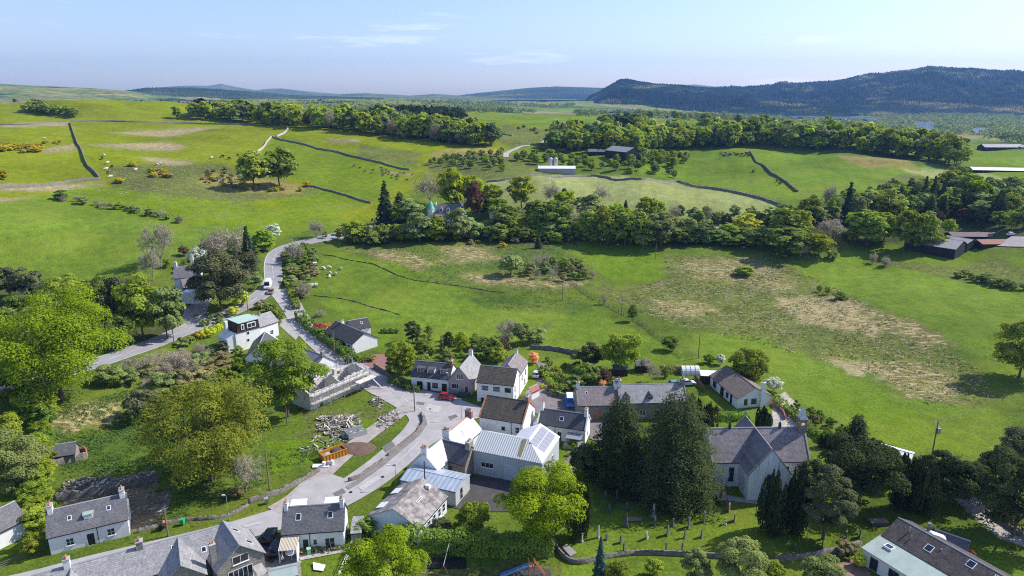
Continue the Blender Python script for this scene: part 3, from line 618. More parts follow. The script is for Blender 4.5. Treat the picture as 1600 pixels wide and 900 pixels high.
def limb_mesh(name, h, w, rg, m, levels=3, z0=.2, r0=None, n1=7, spread=.75, twig=1.0):
    """tapered trunk with forking limbs; returns mesh and the tips"""
    mb = MB(); r0 = r0 or h*.024; tips = []
    th = h*z0*1.5
    def seg(a, d, L_, r, lev):
        k = 3 if lev < 2 else 2; p = a
        for i in range(k):
            d2 = (d+Vector(rg.normal(size=3))*.16*(lev+.3)).normalized(); q = p+d2*(L_/k); ra = r*(1-.35*i/k); rb = r*(1-.35*(i+1)/k)
            mb.tube(p, q, ra, rb, 6 if lev == 0 else (4 if lev < 3 else 3)); p = q; d = d2
        tips.append((p, d, r))
        if lev < levels:
            nn = n1 if lev == 0 else rg.integers(3, 5)
            for j in range(nn):
                az = 2*math.pi*(j+rg.random()*.7)/nn; t = Vector((math.cos(az), math.sin(az), 0)); ax = d.orthogonal().normalized(); bx = d.cross(ax)
                out = (ax*math.cos(az)+bx*math.sin(az)); nd = (d*(1-spread*.5)+out*spread*rg.uniform(.6, 1.1)+Vector((0, 0, .18))).normalized()
                st = p-d*(L_*rg.uniform(0, .45)) if lev else p-d*(L_*rg.uniform(0, .25))
                seg(st, nd, L_*rg.uniform(.55, .85) if lev else (h-th)*rg.uniform(.42, .62), r*.55, lev+1)
    seg(Vector((0, 0, -.3)), Vector((0, 0, 1)), th, r0, 0)
    V = np.array(mb.v); top = V[:, 2].max(); rad = np.percentile(np.hypot(V[:, 0], V[:, 1]), 97); V[:, 2] = np.where(V[:, 2] > 0, V[:, 2]*h/top, V[:, 2])
    f = (w/2)/max(rad, .1); kk = np.clip(V[:, 2]/max(th, .1), 0, 1)[:, None]; V[:, :2] *= 1+(f-1)*kk
    mb.v = [tuple(x) for x in V]
    return mb.mesh(name, m), V
PROTO = {}
KIND = {  # material, builder options
 'lime': ('lime', 'round', {}), 'green': ('green', 'round', {}), 'mid': ('mid', 'round', {}), 'olive': ('olive', 'round', {}), 'grey': ('grey', 'round', dict(z0=.05, nb=20)),
 'pine': ('pine', 'round', dict(z0=.05, nb=34, spread=.26)), 'yew': ('yew', 'round', dict(z0=.03, nb=34, spread=.26, flatb=.9)), 'irish': ('irish', 'col', {}), 'fir': ('fir', 'cone', {}), 'bluefir': ('bluefir', 'cone', {}),
 'spruce': ('yew', 'cone', dict(power=.42, ragged=.16, z0=.05)), 'white': ('white', 'round', dict(z0=.05)), 'red': ('red', 'round', dict(z0=.1)), 'pink': ('pink', 'round', dict(z0=0)), 'orange': ('orange', 'round', dict(z0=0)),
 'gorse': ('gorse', 'round', dict(z0=0, nb=14)), 'brown': ('brown', 'round', dict(z0=0, nb=14)), 'yellow': ('yellow', 'round', dict(z0=0, nb=14)), 'bush': ('mid', 'round', dict(z0=0, nb=14, flatb=1)), 'hedgebush': ('hedge', 'round', dict(z0=0, nb=12, flatb=1)),
 'open': ('green', 'round', dict(nb=36, gap=.12, spread=.25, z0=.04)), 'bare': ('bare', 'bare', {}), 'greybush': ('grey', 'round', dict(z0=0, nb=14, flatb=1))}
def make_tree(kind, h, w, leaf, n, seed, tname):
    """returns (crown mesh, trunk mesh)"""
    mk, form, opt = KIND[kind]; rg = np.random.default_rng(seed)
    if form == 'bare':
        tm, V = limb_mesh('trunk', h, w, rg, M_greybark, levels=4, n1=8, r0=h*.016, z0=.13)
        up = V[V[:, 2] > h*.35]; ce = up[rg.integers(0, len(up), n)]+rg.normal(size=(n, 3))*.16*leaf*4
        Q = quads(ce, sph(n, rg), leaf*rg.uniform(.4, 1.1, n), .22, rg); return leaf_mesh('crown', Q, LM['bare'], rg), tm
    if form == 'round': Q = crown_round(h, w, leaf, n, rg, **opt)
    elif form == 'cone': Q = crown_cone(h, w, leaf, n, rg, **opt)
    else: Q = crown_column(h, w, leaf, n, rg)
    cm = leaf_mesh('crown', Q, LM[mk], rg)
    if form == 'round' and opt.get('z0', .16) > .02:
        tm, _ = limb_mesh('trunk', h*.86, w*.66, rg, M_bark, levels=2 if n > 3000 else 1, n1=6, z0=.16, r0=h*.02)
    else:
        mb = MB(); mb.tube((0, 0, -.4), (0, 0, h*(.6 if form != 'round' else .4)), h*.018+.04, h*.006+.02, 6); tm = mb.mesh('trunk', M_bark)
    return cm, tm
def put_tree(kind, P, h, w, label=None, cat='tree', group=None, name=None, near=False, seed=None, rz=None):
    """near trees get their own mesh, others share a pool of four per kind"""
    bushy = kind in ('gorse', 'brown', 'yellow', 'bush', 'hedgebush', 'greybush', 'pink', 'orange')
    if name is None:
        name = {'fir': 'fir_tree', 'spruce': 'conifer_tree', 'bluefir': 'conifer_tree', 'pine': 'pine_tree', 'yew': 'yew_tree', 'irish': 'yew_tree', 'bare': 'bare_tree', 'mid': 'mid_green_tree', 'olive': 'olive_leaf_tree', 'grey': 'grey_green_tree', 'lime': 'bright_green_tree', 'open': 'bright_green_tree', 'red': 'copper_beech', 'white': 'hawthorn_tree'}.get(kind, 'shrub' if bushy else 'broadleaf_tree')  # broadleaf trees split by leaf colour alone; their species is not known
    if bushy and cat == 'tree': cat = 'shrub'
    d = max(depth(P), 60)
    if near:
        leaf = max(.15, d*.00155)*(1.0 if w > 4 else .8); area = math.pi*w*(h*.9+w*.3)
        n = int(min(42000, area*2.6/(leaf*leaf*2.0)+300))
        cm, tm = make_tree(kind, h, w, leaf, n, seed or rng.integers(1e6), name); sx = sz = 1.0
    else:
        cls = 'a' if d < 260 else ('b' if d < 520 else 'c'); small = h < 3.2
        key = (kind, cls, small, (seed or int(rng.integers(4))) % 4)
        if key not in PROTO:
            bh, bw = (2.0, 2.4) if small else (10.0, 8.0)
            if KIND[kind][1] == 'cone': bw = bh*.5
            if KIND[kind][1] == 'col': bw = bh*.42
            leaf = {'a': .30, 'b': .55, 'c': 1.0}[cls]*(.42 if small else 1); area = math.pi*bw*(bh*.9+bw*.3)
            PROTO[key] = make_tree(kind, bh, bw, leaf, int(area*2.5/(leaf*leaf*2))+120, 1000+hash(kind[0]+kind[-1]) % 1+key[3]*77+len(PROTO), name)+(bh, bw)
        cm, tm, bh, bw = PROTO[key]; sz = h/bh; sx = w/bw
    r = empty(name, P, rng.uniform(0, 6.28) if rz is None else rz); r.scale = (sx, sx, sz)
    w_fix = (1.16 if not near else 1.08) if KIND[kind][1] == 'round' else (1.1 if KIND[kind][1] == 'cone' else 1.0)
    r.scale = (sx*w_fix, sx*w_fix, sz); c = link('crown', cm, r); t = link('trunk', tm, r)
    tag(r, label, cat, group); return r
def T(kind, xc, yb, wpx, hpx, label, group=None, near=False, cat='tree', name=None, seed=None, dz=0):
    P = G(xc, yb); d = depth(P); th = math.atan2(CAMH-P[2], math.hypot(P[0], P[1]))
    w = wpx*d/FOC; h = max((hpx*d/FOC-.30*w*math.sin(th))/math.cos(th), .5*w if kind not in ('bush', 'gorse') else .4*w)
    P = P-[0, 0, .1-dz]
    if not near and d > 250: h *= 1.10; w *= 1.08
    return put_tree(kind, P, h, w, label, cat, group, name, near, seed)
def scatter(poly, n, kinds, hr, label, group, wr=(.7, 1.0), cat='tree', mind=.62, name=None):
    """individual trees spread through a wood whose floor outline is given"""
    W = GP(poly, 15, True); pts = []; x0, y0 = W[:, 0].min(), W[:, 1].min(); x1, y1 = W[:, 0].max(), W[:, 1].max(); tries = 0
    md = mind*math.sqrt(max(1, (x1-x0)*(y1-y0))/max(n, 1))
    while len(pts) < n and tries < 12000:
        tries += 1; p = np.array([rng.uniform(x0, x1), rng.uniform(y0, y1)])
        if not inpoly(p[:1], p[1:], W[:, :2])[0]: continue
        if any((p[0]-q[0])**2+(p[1]-q[1])**2 < md*md for q in pts): 
            md *= .998; continue
        pts.append(p)
    for p in pts:
        k = kinds[rng.integers(len(kinds))]; h = rng.uniform(*hr); 
        if k in ('fir', 'spruce'): h *= 1.15
        w = h*rng.uniform(*wr)*(.55 if k in ('fir', 'spruce') else 1)
        put_tree(k, (p[0], p[1], float(hz(p[0], p[1]))-.2), h, w, label, cat, group, name)
def row(line, n, kinds, hr, label, group, wr=(.7, 1.0), jit=2.0, cat='tree', name=None):
    W = GP(line, 8); s = np.concatenate([[0], np.cumsum(np.hypot(*np.diff(W[:, :2], axis=0).T))])
    for k in range(n):
        t = s[-1]*(k+rng.uniform(.1, .9))/n; x = np.interp(t, s, W[:, 0])+rng.normal()*jit; y = np.interp(t, s, W[:, 1])+rng.normal()*jit
        kk = kinds[rng.integers(len(kinds))]; h = rng.uniform(*hr); w = h*rng.uniform(*wr)*(.55 if kk in ('fir', 'spruce') else 1)
        put_tree(kk, (x, y, float(hz(x, y))-.15), h, w, label, cat, group, name)
# ------------------------------------------------------------------ masses far off that read as one
def tree_mass(pts_xy, hs, leafn, ls, m, label, rg=np.random.default_rng(5)):
    n = len(pts_xy); z = hz(pts_xy[:, 0], pts_xy[:, 1]); k = leafn
    ce = np.repeat(np.stack([pts_xy[:, 0], pts_xy[:, 1], z], -1), k, 0); H = np.repeat(hs, k); v = sph(n*k, rg); v[:, 2] = np.abs(v[:, 2]*1.1)-.35
    lob = 1+.3*np.sin(v[:, 0]*7+ce[:, 0])+.2*np.sin(v[:, 1]*9+ce[:, 1])
    ce = ce+np.stack([v[:, 0]*H*.48*lob, v[:, 1]*H*.48*lob, H*.5+v[:, 2]*H*.48*lob], -1)
    Q = quads(ce, v+sph(n*k, rg)*.5+[0, 0, .2], np.repeat(hs*ls, k)*rg.uniform(.7, 1.3, n*k), .8, rg)
    o = link('wood', leaf_mesh('wood', Q, m, rg, np.repeat(rg.random(n), k)*.6+rg.random(n*k)*.4)); tag(o, label, 'wood', kind='stuff'); return o
def hull(P):
    P = P[np.lexsort((P[:, 1], P[:, 0]))]; H = []
    for S in (P, P[::-1]):
        k = []
        for p in S:
            while len(k) > 1 and (k[-1][0]-k[-2][0])*(p[1]-k[-2][1])-(k[-1][1]-k[-2][1])*(p[0]-k[-2][0]) <= 0: k.pop()
            k.append(p)
        H += k[:-1]
    return np.array(H)
def mass(poly, n, hr, m, label, leafn=46, ls=.13, seed=3, cl=0.0):
    rg = np.random.default_rng(seed); W = GP(poly, 20, True)[:, :2]; x0, y0 = W.min(0); x1, y1 = W.max(0)
    X = rg.uniform(x0, x1, n*12); Y = rg.uniform(y0, y1, n*12); ok = inpoly(X, Y, W)
    if cl: ok &= wav(X, Y, 260, seed)+wav(X, Y, 90, seed+1)*.7 > cl-.3
    for Wt in WATER: ok &= ~inpoly(X, Y, hull(Wt))
    P = np.stack([X[ok], Y[ok]], -1)[:n]; return tree_mass(P, rg.uniform(hr[0], hr[1], len(P)), leafn, ls, m, label, rg)
LMm = leaf_mat('mixed distant leaves', (.10, .14, .055), (.25, .29, .13), .3)
LMd = leaf_mat('distant spruce needles', (.018, .03, .016), (.04, .06, .025), .1)
mass([(1180, 205), (1300, 195), (1480, 187), (1720, 186), (1720, 234), (1540, 231), (1440, 219), (1320, 210)], 1500, (9, 15), LMm, 'pale green mass of trees covering the low plain right of the loch', seed=4, cl=.18)
mass([(1010, 190), (1160, 184), (1400, 181), (1640, 180), (1640, 190), (1400, 194), (1200, 193)], 900, (10, 16), LMm, 'band of trees along the near shore of the loch', seed=14)
mass([(900, 178), (1000, 181), (1160, 182), (1160, 187), (900, 182)], 260, (10, 16), LMm, 'dark trees at the foot of the crag hill', seed=17)
mass([(420, 170), (560, 168), (760, 170), (840, 178), (560, 177)], 700, (9, 15), LMm, 'scattered shelter belts on the valley floor beyond the long wood', seed=5, cl=.45)
mass([(640, 189), (720, 190), (712, 196), (650, 196), (560, 182)], 160, (14, 18), LMd, 'block of dark spruce behind the green field above the long wood', seed=6)
mass([(0, 158), (300, 158), (560, 157), (800, 158), (800, 166), (560, 166), (300, 162), (0, 162)], 900, (6, 9), LMd, 'dark shelter woods far down the valley in front of the moors', seed=7, cl=.35, leafn=26)
mass([(700, 160), (800, 162), (900, 165), (900, 170), (700, 168)], 260, (10, 15), LMm, 'belts of trees on the distant valley floor in the centre', seed=8, cl=.25)
# ------------------------------------------------------------------ woods: individual trees
WB = ['green', 'green', 'olive', 'mid', 'lime', 'green', 'olive', 'lime', 'grey', 'bare']
scatter([(272, 186), (330, 188), (430, 196), (520, 205), (620, 216), (700, 226), (770, 232), (765, 222), (690, 211), (600, 200), (500, 192), (400, 186), (300, 181)], 125, WB, (13, 22), 'young green broadleaf tree in the long wood along the left hillside', 'trees of the long wood on the left hillside', wr=(.6, .9))
scatter([(690, 224), (768, 232), (768, 226), (700, 220)], 10, ['mid', 'olive', 'mid', 'yew'], (16, 21), 'taller dark broadleaf tree at the right end of the long hillside wood', 'tall trees ending the long hillside wood')
for i, (x, y, wd, h) in enumerate([(314, 180, 20, 26), (330, 181, 11, 20), (344, 181, 9, 17), (355, 182, 9, 18), (385, 182, 12, 12)]):
    T('yew' if i != 1 else 'fir', x, y, wd, h, ['broad dark pine rising above the left end of the long wood', 'dark spire-topped conifer just right of the broad dark pine', 'third dark conifer from the left above the long wood', 'fourth dark conifer from the left above the long wood', 'low dark conifer standing apart above the long wood'][i])
scatter([(38, 176), (118, 184), (116, 178), (50, 171)], 22, ['olive', 'mid', 'green'], (7, 10), 'low rounded tree in the small clump on the left skyline', 'trees of the small clump on the left skyline')
scatter([(862, 236), (960, 240), (1090, 232), (1200, 232), (1330, 238), (1420, 250), (1505, 262), (1500, 254), (1420, 240), (1330, 226), (1200, 218), (1080, 219), (960, 224), (870, 225)], 150, ['green', 'olive', 'mid', 'green', 'olive', 'lime', 'grey', 'green'], (13, 23), 'broadleaf tree in the long wood crossing the hill on the right', 'trees of the long wood on the right hill', wr=(.6, .9))
scatter([(940, 208), (1010, 212), (1000, 204), (950, 202)], 12, ['yew', 'olive', 'mid'], (14, 20), 'tall dark tree in the clump behind the black barn', 'dark clump behind the black barn')
scatter([(860, 232), (905, 236), (900, 226), (870, 222)], 14, ['brown', 'green', 'mid'], (6, 9), 'small tree left of the black barn', 'small trees left of the black barn')
scatter([(960, 258), (1060, 262), (1090, 250), (1000, 246)], 24, ['mid', 'olive', 'green'], (6, 9), 'scrubby tree in the belt in front of the black barn', 'scrub belt below the black barn')
scatter([(800, 250), (860, 262), (950, 268), (1055, 279), (1050, 272), (960, 258), (860, 245)], 30, ['mid', 'green', 'grey'], (5, 8), 'small tree on the bank above the pale field', 'small trees above the pale field')
scatter([(660, 258), (790, 268), (790, 240), (700, 248)], 34, ['green', 'grey', 'brown', 'mid'], (4, 7), 'young scrub tree on the rough slope behind the turreted house', 'scrub on the slope behind the turreted house', cat='shrub')
scatter([(1100, 190), (1250, 197), (1400, 205), (1520, 222), (1500, 226), (1380, 214), (1240, 205), (1100, 197)], 46, ['mid', 'olive'], (11, 15), 'hedgerow tree on the fields beyond the right-hand wood', 'hedgerow trees beyond the right wood')
scatter([(1000, 186), (1100, 190), (1100, 187), (1000, 183)], 20, ['mid', 'mid'], (10, 14), 'roadside tree by the distant white farmhouse', 'trees by the distant white farmhouse')
row([(1160, 262), (1210, 280), (1235, 296)], 3, ['bush'], (1.5, 2.5), 'low bush along the field bank running down the right hill', 'bushes on the bank down the right hill')
# clump on the left hillside
T('olive', 397, 294, 50, 54, 'olive tree at the left of the hillside clump beside the gorse', seed=1)
T('olive', 437, 292, 48, 58, 'tallest rounded olive tree in the hillside clump', seed=2)
T('mid', 458, 272, 20, 24, 'small dark tree leaning out right of the hillside clump', seed=3)
row([(380, 294), (420, 298), (470, 298)], 9, ['brown', 'greybush', 'gorse'], (1.8, 3.0), 'low gorse and thorn shrub at the foot of the hillside clump', 'shrubs at the foot of the hillside clump', wr=(1.0, 1.6))
# gorse
scatter([(0, 228), (0, 239), (60, 239), (68, 229)], 30, ['gorse'], (2.2, 3.4), 'yellow flowering gorse bush in the long patch at the left edge', 'gorse patch at the left edge', wr=(1.3, 2), cat='shrub', name='gorse_bush')
scatter([(66, 225), (96, 226), (96, 222), (70, 221)], 5, ['gorse'], (1.5, 2.2), 'gorse bush in the short patch left of the stone wall', 'gorse left of the stone wall', wr=(1.2, 2), cat='shrub', name='gorse_bush')
scatter([(230, 276), (270, 279), (268, 270), (235, 268)], 12, ['gorse', 'gorse', 'brown'], (2.2, 3.4), 'gorse bush in the round patch between the walls and the hillside clump', 'gorse in the round patch', wr=(1.2, 1.8), cat='shrub', name='gorse_bush')
scatter([(310, 285), (395, 300), (385, 288), (350, 262), (320, 268)], 30, ['brown', 'greybush', 'gorse', 'brown'], (1.4, 2.6), 'heathy shrub on the rough ground left of the hillside clump', 'rough ground shrubs left of the hillside clump', wr=(1.1, 1.9), cat='shrub')
for x, y, l in ((7, 274, 'yellow gorse bush alone near the left edge below the long patch'), (4, 280, 'small gorse bush at the very left edge'), (188, 286, 'little gorse bush at the lower end of the stone wall'), (207, 260, 'gorse bush among the grazing cattle'), (480, 292, 'bright gorse bush right of the hillside clump')):
    T('gorse', x, y, 13, 8, l, cat='shrub', name='gorse_bush')
scatter([(805, 203), (870, 214), (868, 205), (820, 198)], 10, ['brown'], (2, 3), 'brown gorse bush along the far lane', 'brown bushes along the far lane', wr=(1.3, 2), cat='shrub')
scatter([(838, 232), (880, 240), (882, 236), (840, 229)], 10, ['brown'], (2, 3.2), 'brown bush left of the black barn track', 'brown bushes by the barn track', wr=(1.3, 2), cat='shrub')
# hedge line dividing the left fields
row([(88, 312), (110, 315), (140, 322), (190, 328), (250, 340), (290, 350)], 24, ['greybush', 'bare', 'greybush', 'bush'], (2.0, 4.5), 'scrubby thorn along the old hedge between the left fields', 'thorns on the hedge between the left fields', wr=(.9, 1.3), jit=1.2, cat='shrub')
T('bush', 97, 313, 20, 16, 'first round thorn bush at the left end of the old hedge line', cat='shrub')
# ------------------------------------------------------------------ belt along the valley road
T('fir', 603, 352, 30, 66, 'tall dark fir left of the turreted house by the road'); T('spruce', 626, 346, 24, 44, 'second shorter conifer beside the tall fir')
T('bare', 672, 318, 46, 50, 'purple brown round tree coming into leaf left of the turreted house')
T('lime', 706, 330, 40, 66, 'pale lime tree behind the turreted house'); T('lime', 735, 322, 44, 52, 'lime green tree with a spreading crown behind the copper tree')
T('red', 742, 348, 26, 62, 'copper red tree right of the turreted house'); T('lime', 768, 330, 30, 42, 'bright tree right of the copper tree'); T('green', 778, 342, 32, 34, 'rounded green tree in front of the bright tree')
T('yew', 755, 340, 22, 40, 'dark evergreen between the copper tree and the bright tree')
T('grey', 656, 378, 46, 46, 'grey green tree on the bank below the valley road'); T('green', 680, 378, 34, 42, 'round light green tree below the turreted house'); T('green', 620, 352, 24, 34, 'small green tree by the tall fir')
T('grey', 714, 378, 40, 50, 'tall willow on the road bank right of the turreted house'); T('grey', 736, 376, 30, 36, 'willow with yellowish leaves beside the tall willow')
T('grey', 640, 350, 34, 40, 'pale leafing tree over the road left of the turreted house')
T('mid', 790, 368, 40, 46, 'dark green rounded tree on the road bank right of the willows'); T('lime', 815, 325, 38, 50, 'lime green tree at the edge of the pale field')
T('mid', 836, 345, 34, 34, 'green tree by the lime tree on the pale field edge'); T('bare', 862, 322, 28, 38, 'greyish tree standing up over the pale field'); T('lime', 884, 338, 34, 40, 'pale green tree top right of the greyish tree')
T('yew', 880, 330, 22, 34, 'dark crowned tree between the greyish and pale green trees'); T('mid', 862, 366, 56, 56, 'broad green tree filling the belt above the bright triangular field')
T('green', 838, 368, 30, 38, 'rounded bush tree left of the broad green tree'); T('green', 868, 368, 22, 26, 'small bright willow at the foot of the broad green tree'); T('fir', 841, 388, 12, 24, 'small pointed green tree at the head of the fence')
T('bare', 905, 365, 34, 42, 'bare greyish tree in the belt right of the broad tree'); T('bare', 936, 318, 36, 32, 'open budding tree against the pale field')
T('grey', 920, 345, 44, 40, 'silvery willow behind the belt in the centre')
T('olive', 920, 378, 36, 48, 'olive tree at the left of the tall centre group'); T('olive', 948, 384, 38, 58, 'tallest olive green tree in the centre group'); T('green', 976, 386, 44, 60, 'full green tree in the middle of the centre group')
T('mid', 1004, 388, 36, 52, 'dark rounded tree at the right of the centre group'); T('grey', 1032, 385, 48, 56, 'wide grey green tree ending the centre group'); T('lime', 962, 360, 26, 42, 'yellow green tree behind the centre group')
T('green', 1010, 350, 32, 42, 'bright tree behind the dark rounded tree'); T('lime', 1025, 345, 26, 32, 'pale tree peeping over the wide grey green tree'); T('fir', 977, 335, 13, 22, 'little dark spruce rising over the centre group')
T('bare', 1053, 350, 22, 32, 'brown leafless tree standing at the pale field edge')
for x, y, wd, h, k, l in [(1072, 372, 34, 32, 'grey', 'grey green bush tree right of the brown leafless tree'), (1088, 355, 22, 26, 'mid', 'green tree behind the road in the right-hand belt'), (1105, 350, 20, 28, 'bare', 'thin grey tree behind the road'), (1100, 378, 36, 32, 'grey', 'silver bush tree in front of the road'),
     (1134, 360, 16, 28, 'yew', 'narrow dark tree by the yellow tree'), (1165, 366, 38, 34, 'yellow', 'yellow green tree bright beside the narrow dark tree'), (1150, 384, 34, 24, 'bush', 'low dark shrub in front of the yellow tree'), (1190, 388, 40, 34, 'mid', 'dark shrub tree right of the yellow tree'), (1130, 384, 30, 22, 'bush', 'low dark shrub left of the yellow tree'),
     (1225, 378, 48, 50, 'olive', 'dark olive tree on the field corner'), (1250, 374, 34, 46, 'green', 'brighter tree behind the olive tree on the field corner'), (1232, 396, 60, 44, 'mid', 'wide bushy tree in front at the field corner'), (1220, 402, 20, 22, 'bush', 'small round bush at the field corner'),
     (1278, 402, 38, 40, 'lime', 'pale green spreading tree in front of the belt'), (1300, 405, 16, 14, 'bush', 'small bush at the foot of the pale spreading tree'), (1250, 402, 24, 26, 'bare', 'twiggy bush left of the pale spreading tree'),
     (1293, 330, 26, 44, 'bare', 'tall bare tree over the green fields'), (1262, 352, 34, 44, 'mid', 'mid green tree left of the tall spruce'), (1322, 350, 24, 62, 'fir', 'tall dark spruce in the belt'), (1300, 345, 18, 40, 'green', 'thin green tree left of the tall spruce'), (1338, 348, 30, 42, 'grey', 'grey green tree right of the tall spruce'),
     (1295, 375, 40, 40, 'bare', 'pale twiggy tree in front of the spruce'), (1352, 385, 56, 58, 'green', 'large full green tree in front of the spruce'), (1380, 378, 34, 46, 'lime', 'lit tree beside the large full green tree'), (1330, 380, 20, 26, 'mid', 'small tree left of the large full green tree'),
     (1412, 390, 38, 62, 'green', 'tall green tree left of the grey farm roof'), (1437, 392, 42, 58, 'green', 'tall green tree next to the grey farm roof'), (1462, 392, 26, 30, 'olive', 'leafy tree in front of the grey farm roof'), (1388, 345, 44, 50, 'olive', 'broad tree in the farm wood'), (1360, 330, 40, 34, 'olive', 'brownish tree at the edge of the farm wood'),
     (1442, 320, 16, 42, 'fir', 'first of three dark spruces in the farm wood'), (1455, 322, 16, 44, 'fir', 'middle of three dark spruces in the farm wood'), (1470, 326, 18, 40, 'fir', 'right-hand of three dark spruces in the farm wood'), (1425, 330, 22, 42, 'spruce', 'conifer left of the three dark spruces'), (1488, 335, 24, 40, 'spruce', 'conifer right of the three dark spruces'),
     (1450, 340, 26, 22, 'lime', 'small lime tree below the dark spruces'), (1448, 360, 28, 30, 'grey', 'rounded silver tree behind the grey farm roof'), (1482, 366, 18, 24, 'lime', 'small oval bright tree behind the farm roofs'), (1467, 352, 14, 20, 'red', 'dark red tree behind the farm'), (1508, 348, 22, 22, 'red', 'pinkish copper tree behind the farm'),
     (1522, 330, 36, 48, 'lime', 'bright lime tree by the small field on the right'), (1515, 310, 30, 40, 'green', 'green tree above the bright lime tree'), (1545, 318, 30, 38, 'grey', 'pale green tree by the right-hand field'), (1530, 355, 14, 34, 'yew', 'narrow dark tree by the right-hand field'), (1562, 355, 26, 26, 'mid', 'dark round tree near the right edge'),
     (1580, 358, 22, 26, 'green', 'green tree near the right edge below the field'), (1598, 356, 26, 34, 'mid', 'dark tree cut by the right edge'), (1400, 310, 34, 28, 'mid', 'green tree at the top of the farm wood')]:
    T(k, x, y, wd, h, l)
scatter([(1360, 345), (1440, 350), (1560, 350), (1600, 330), (1560, 300), (1480, 300), (1420, 310), (1350, 325)], 50, ['mid', 'olive', 'green', 'spruce', 'grey'], (9, 14), 'tree crowded into the farm wood on the right', 'trees crowded in the farm wood')
scatter([(1050, 348), (1240, 352), (1300, 350), (1300, 340), (1200, 343), (1060, 343)], 26, ['bush', 'mid', 'grey'], (5, 9), 'low tree along the far verge of the valley road', 'trees along the far road verge')
scatter([(560, 385), (640, 378), (760, 378), (1000, 382), (1180, 386), (1180, 376), (1000, 372), (760, 366), (600, 368)], 80, ['bush', 'grey', 'mid', 'green', 'bush'], (4.5, 9.0), 'bushy growth on the bank below the valley road', 'bank below the valley road', cat='shrub', wr=(.8, 1.2))
row([(1490, 262), (1500, 275), (1520, 290)], 9, ['mid', 'bush'], (4, 7), 'hedgerow tree running down from the right end of the wood', 'hedgerow from the right end of the wood')
row([(1570, 300), (1600, 300)], 4, ['green', 'mid'], (7, 10), 'tree along the lane at the right edge', 'trees along the lane at the right edge')
row([(1260, 320), (1320, 305), (1380, 295), (1400, 285)], 16, ['bush', 'greybush'], (2, 3.5), 'thorn in the hedge below the green hill on the right', 'thorns in the hedge below the right hill', cat='shrub')
row([(1355, 412), (1370, 415), (1395, 416)], 6, ['bare', 'greybush'], (3, 5.5), 'thorn bush standing by the wet ditch on the right', 'thorns by the wet ditch')
row([(1480, 430), (1520, 437), (1560, 446), (1600, 452)], 13, ['greybush', 'bush'], (2.2, 4.0), 'grey green bush in the hedge across the right-hand fields', 'bushes in the hedge across the right fields', cat='shrub', wr=(1, 1.5))
T('green', 1280, 457, 8, 12, 'first of two small round bushes at the field corner', cat='shrub', name='shrub'); T('green', 1293, 460, 10, 13, 'larger of two small round bushes at the field corner', cat='shrub', name='shrub')
T('bush', 1312, 468, 24, 12, 'low straggling bush right of the two small round bushes', cat='shrub')
T('olive', 1163, 431, 28, 16, 'low round willow bush alone in the rough valley field', cat='shrub', name='shrub')
T('grey', 798, 430, 34, 34, 'grey rounded thorn tree alone in the valley', near=False)
scatter([(820, 432), (860, 440), (905, 440), (935, 440), (900, 420), (850, 410), (830, 418)], 22, ['greybush', 'brown', 'bush', 'bare'], (3.5, 6), 'thorny scrub bush in the valley clump left of the bright triangular field', 'scrub clump in the middle of the valley', cat='shrub')
scatter([(700, 380), (740, 384), (900, 380), (905, 370), (780, 374)], 14, ['brown', 'gorse', 'brown'], (1.5, 3), 'rusty gorse bush below the road bank', 'rusty gorse below the road bank', cat='shrub', name='gorse_bush', wr=(1.2, 1.8))
T('gorse', 786, 386, 11, 7, 'small bright gorse bush below the road bank', cat='shrub', name='gorse_bush')
T('bare', 943, 476, 14, 20, 'thin leafless tree by the fence in the valley'); T('mid', 988, 502, 16, 28, 'small ivy-clad tree on the fence line'); T('mid', 1048, 548, 26, 26, 'bushy thorn where the fence meets the gardens')
# ------------------------------------------------------------------ left woodland
for x, y, wd, h, k, l in [(18, 468, 44, 56, 'pine', 'dark pine at the left edge of the left woodland'), (52, 470, 40, 56, 'pine', 'dark pine right of the edge pine'), (34, 500, 44, 46, 'mid', 'leafy tree below the two dark pines'), (76, 500, 34, 50, 'green', 'light green tree left of the tall birch'),
     (108, 495, 62, 74, 'green', 'tall feathery birch above the great lime tree'), (146, 520, 40, 60, 'open', 'thin leafed birch in the left woodland'), (165, 520, 50, 96, 'mid', 'narrow green birch right of the tall feathery birch'), (192, 525, 50, 100, 'pine', 'brownish birch in the left woodland'),
     (225, 530, 70, 112, 'green', 'large green birch in the middle of the left woodland'), (262, 530, 60, 94, 'grey', 'grey green willow ending the woodland by the lane'), (195, 545, 40, 60, 'mid', 'dark lower tree behind the great lime tree'), (20, 545, 50, 70, 'mid', 'shadowed tree left behind the great lime tree'),
     (8, 600, 40, 60, 'mid', 'dark tree at the left edge below the great lime tree'), (50, 640, 44, 40, 'grey', 'grey bush tree under the great lime tree')]:
    T(k, x, y, wd, h, l, near=False)
T('lime', 98, 626, 200, 188, 'huge bright lime green tree at the left edge', near=True, seed=11)
T('olive', 330, 752, 196, 176, 'huge olive tree coming into leaf above the loop lane', near=True, seed=12)
T('open', 450, 652, 118, 136, 'large open crowned green tree left of the scaffolded ruin', near=True, seed=13)
T('lime', 848, 850, 128, 132, 'big fresh green sycamore beside the graveyard corner', near=True, seed=14)
T('lime', 598, 955, 118, 132, 'rounded bright lime tree cut by the bottom edge', near=True, seed=15)
T('grey', 28, 775, 100, 116, 'pale grey green tree at the left edge above the lawn', near=True, seed=16)
T('green', 8, 700, 60, 60, 'smaller green tree behind the pale tree at the left edge', near=True, seed=17)
T('bare', 252, 415, 60, 72, 'tall leafless ash left of the white house', near=True, seed=18); T('bare', 240, 438, 36, 60, 'slim leafless tree in front of the tall ash', near=True, seed=19)
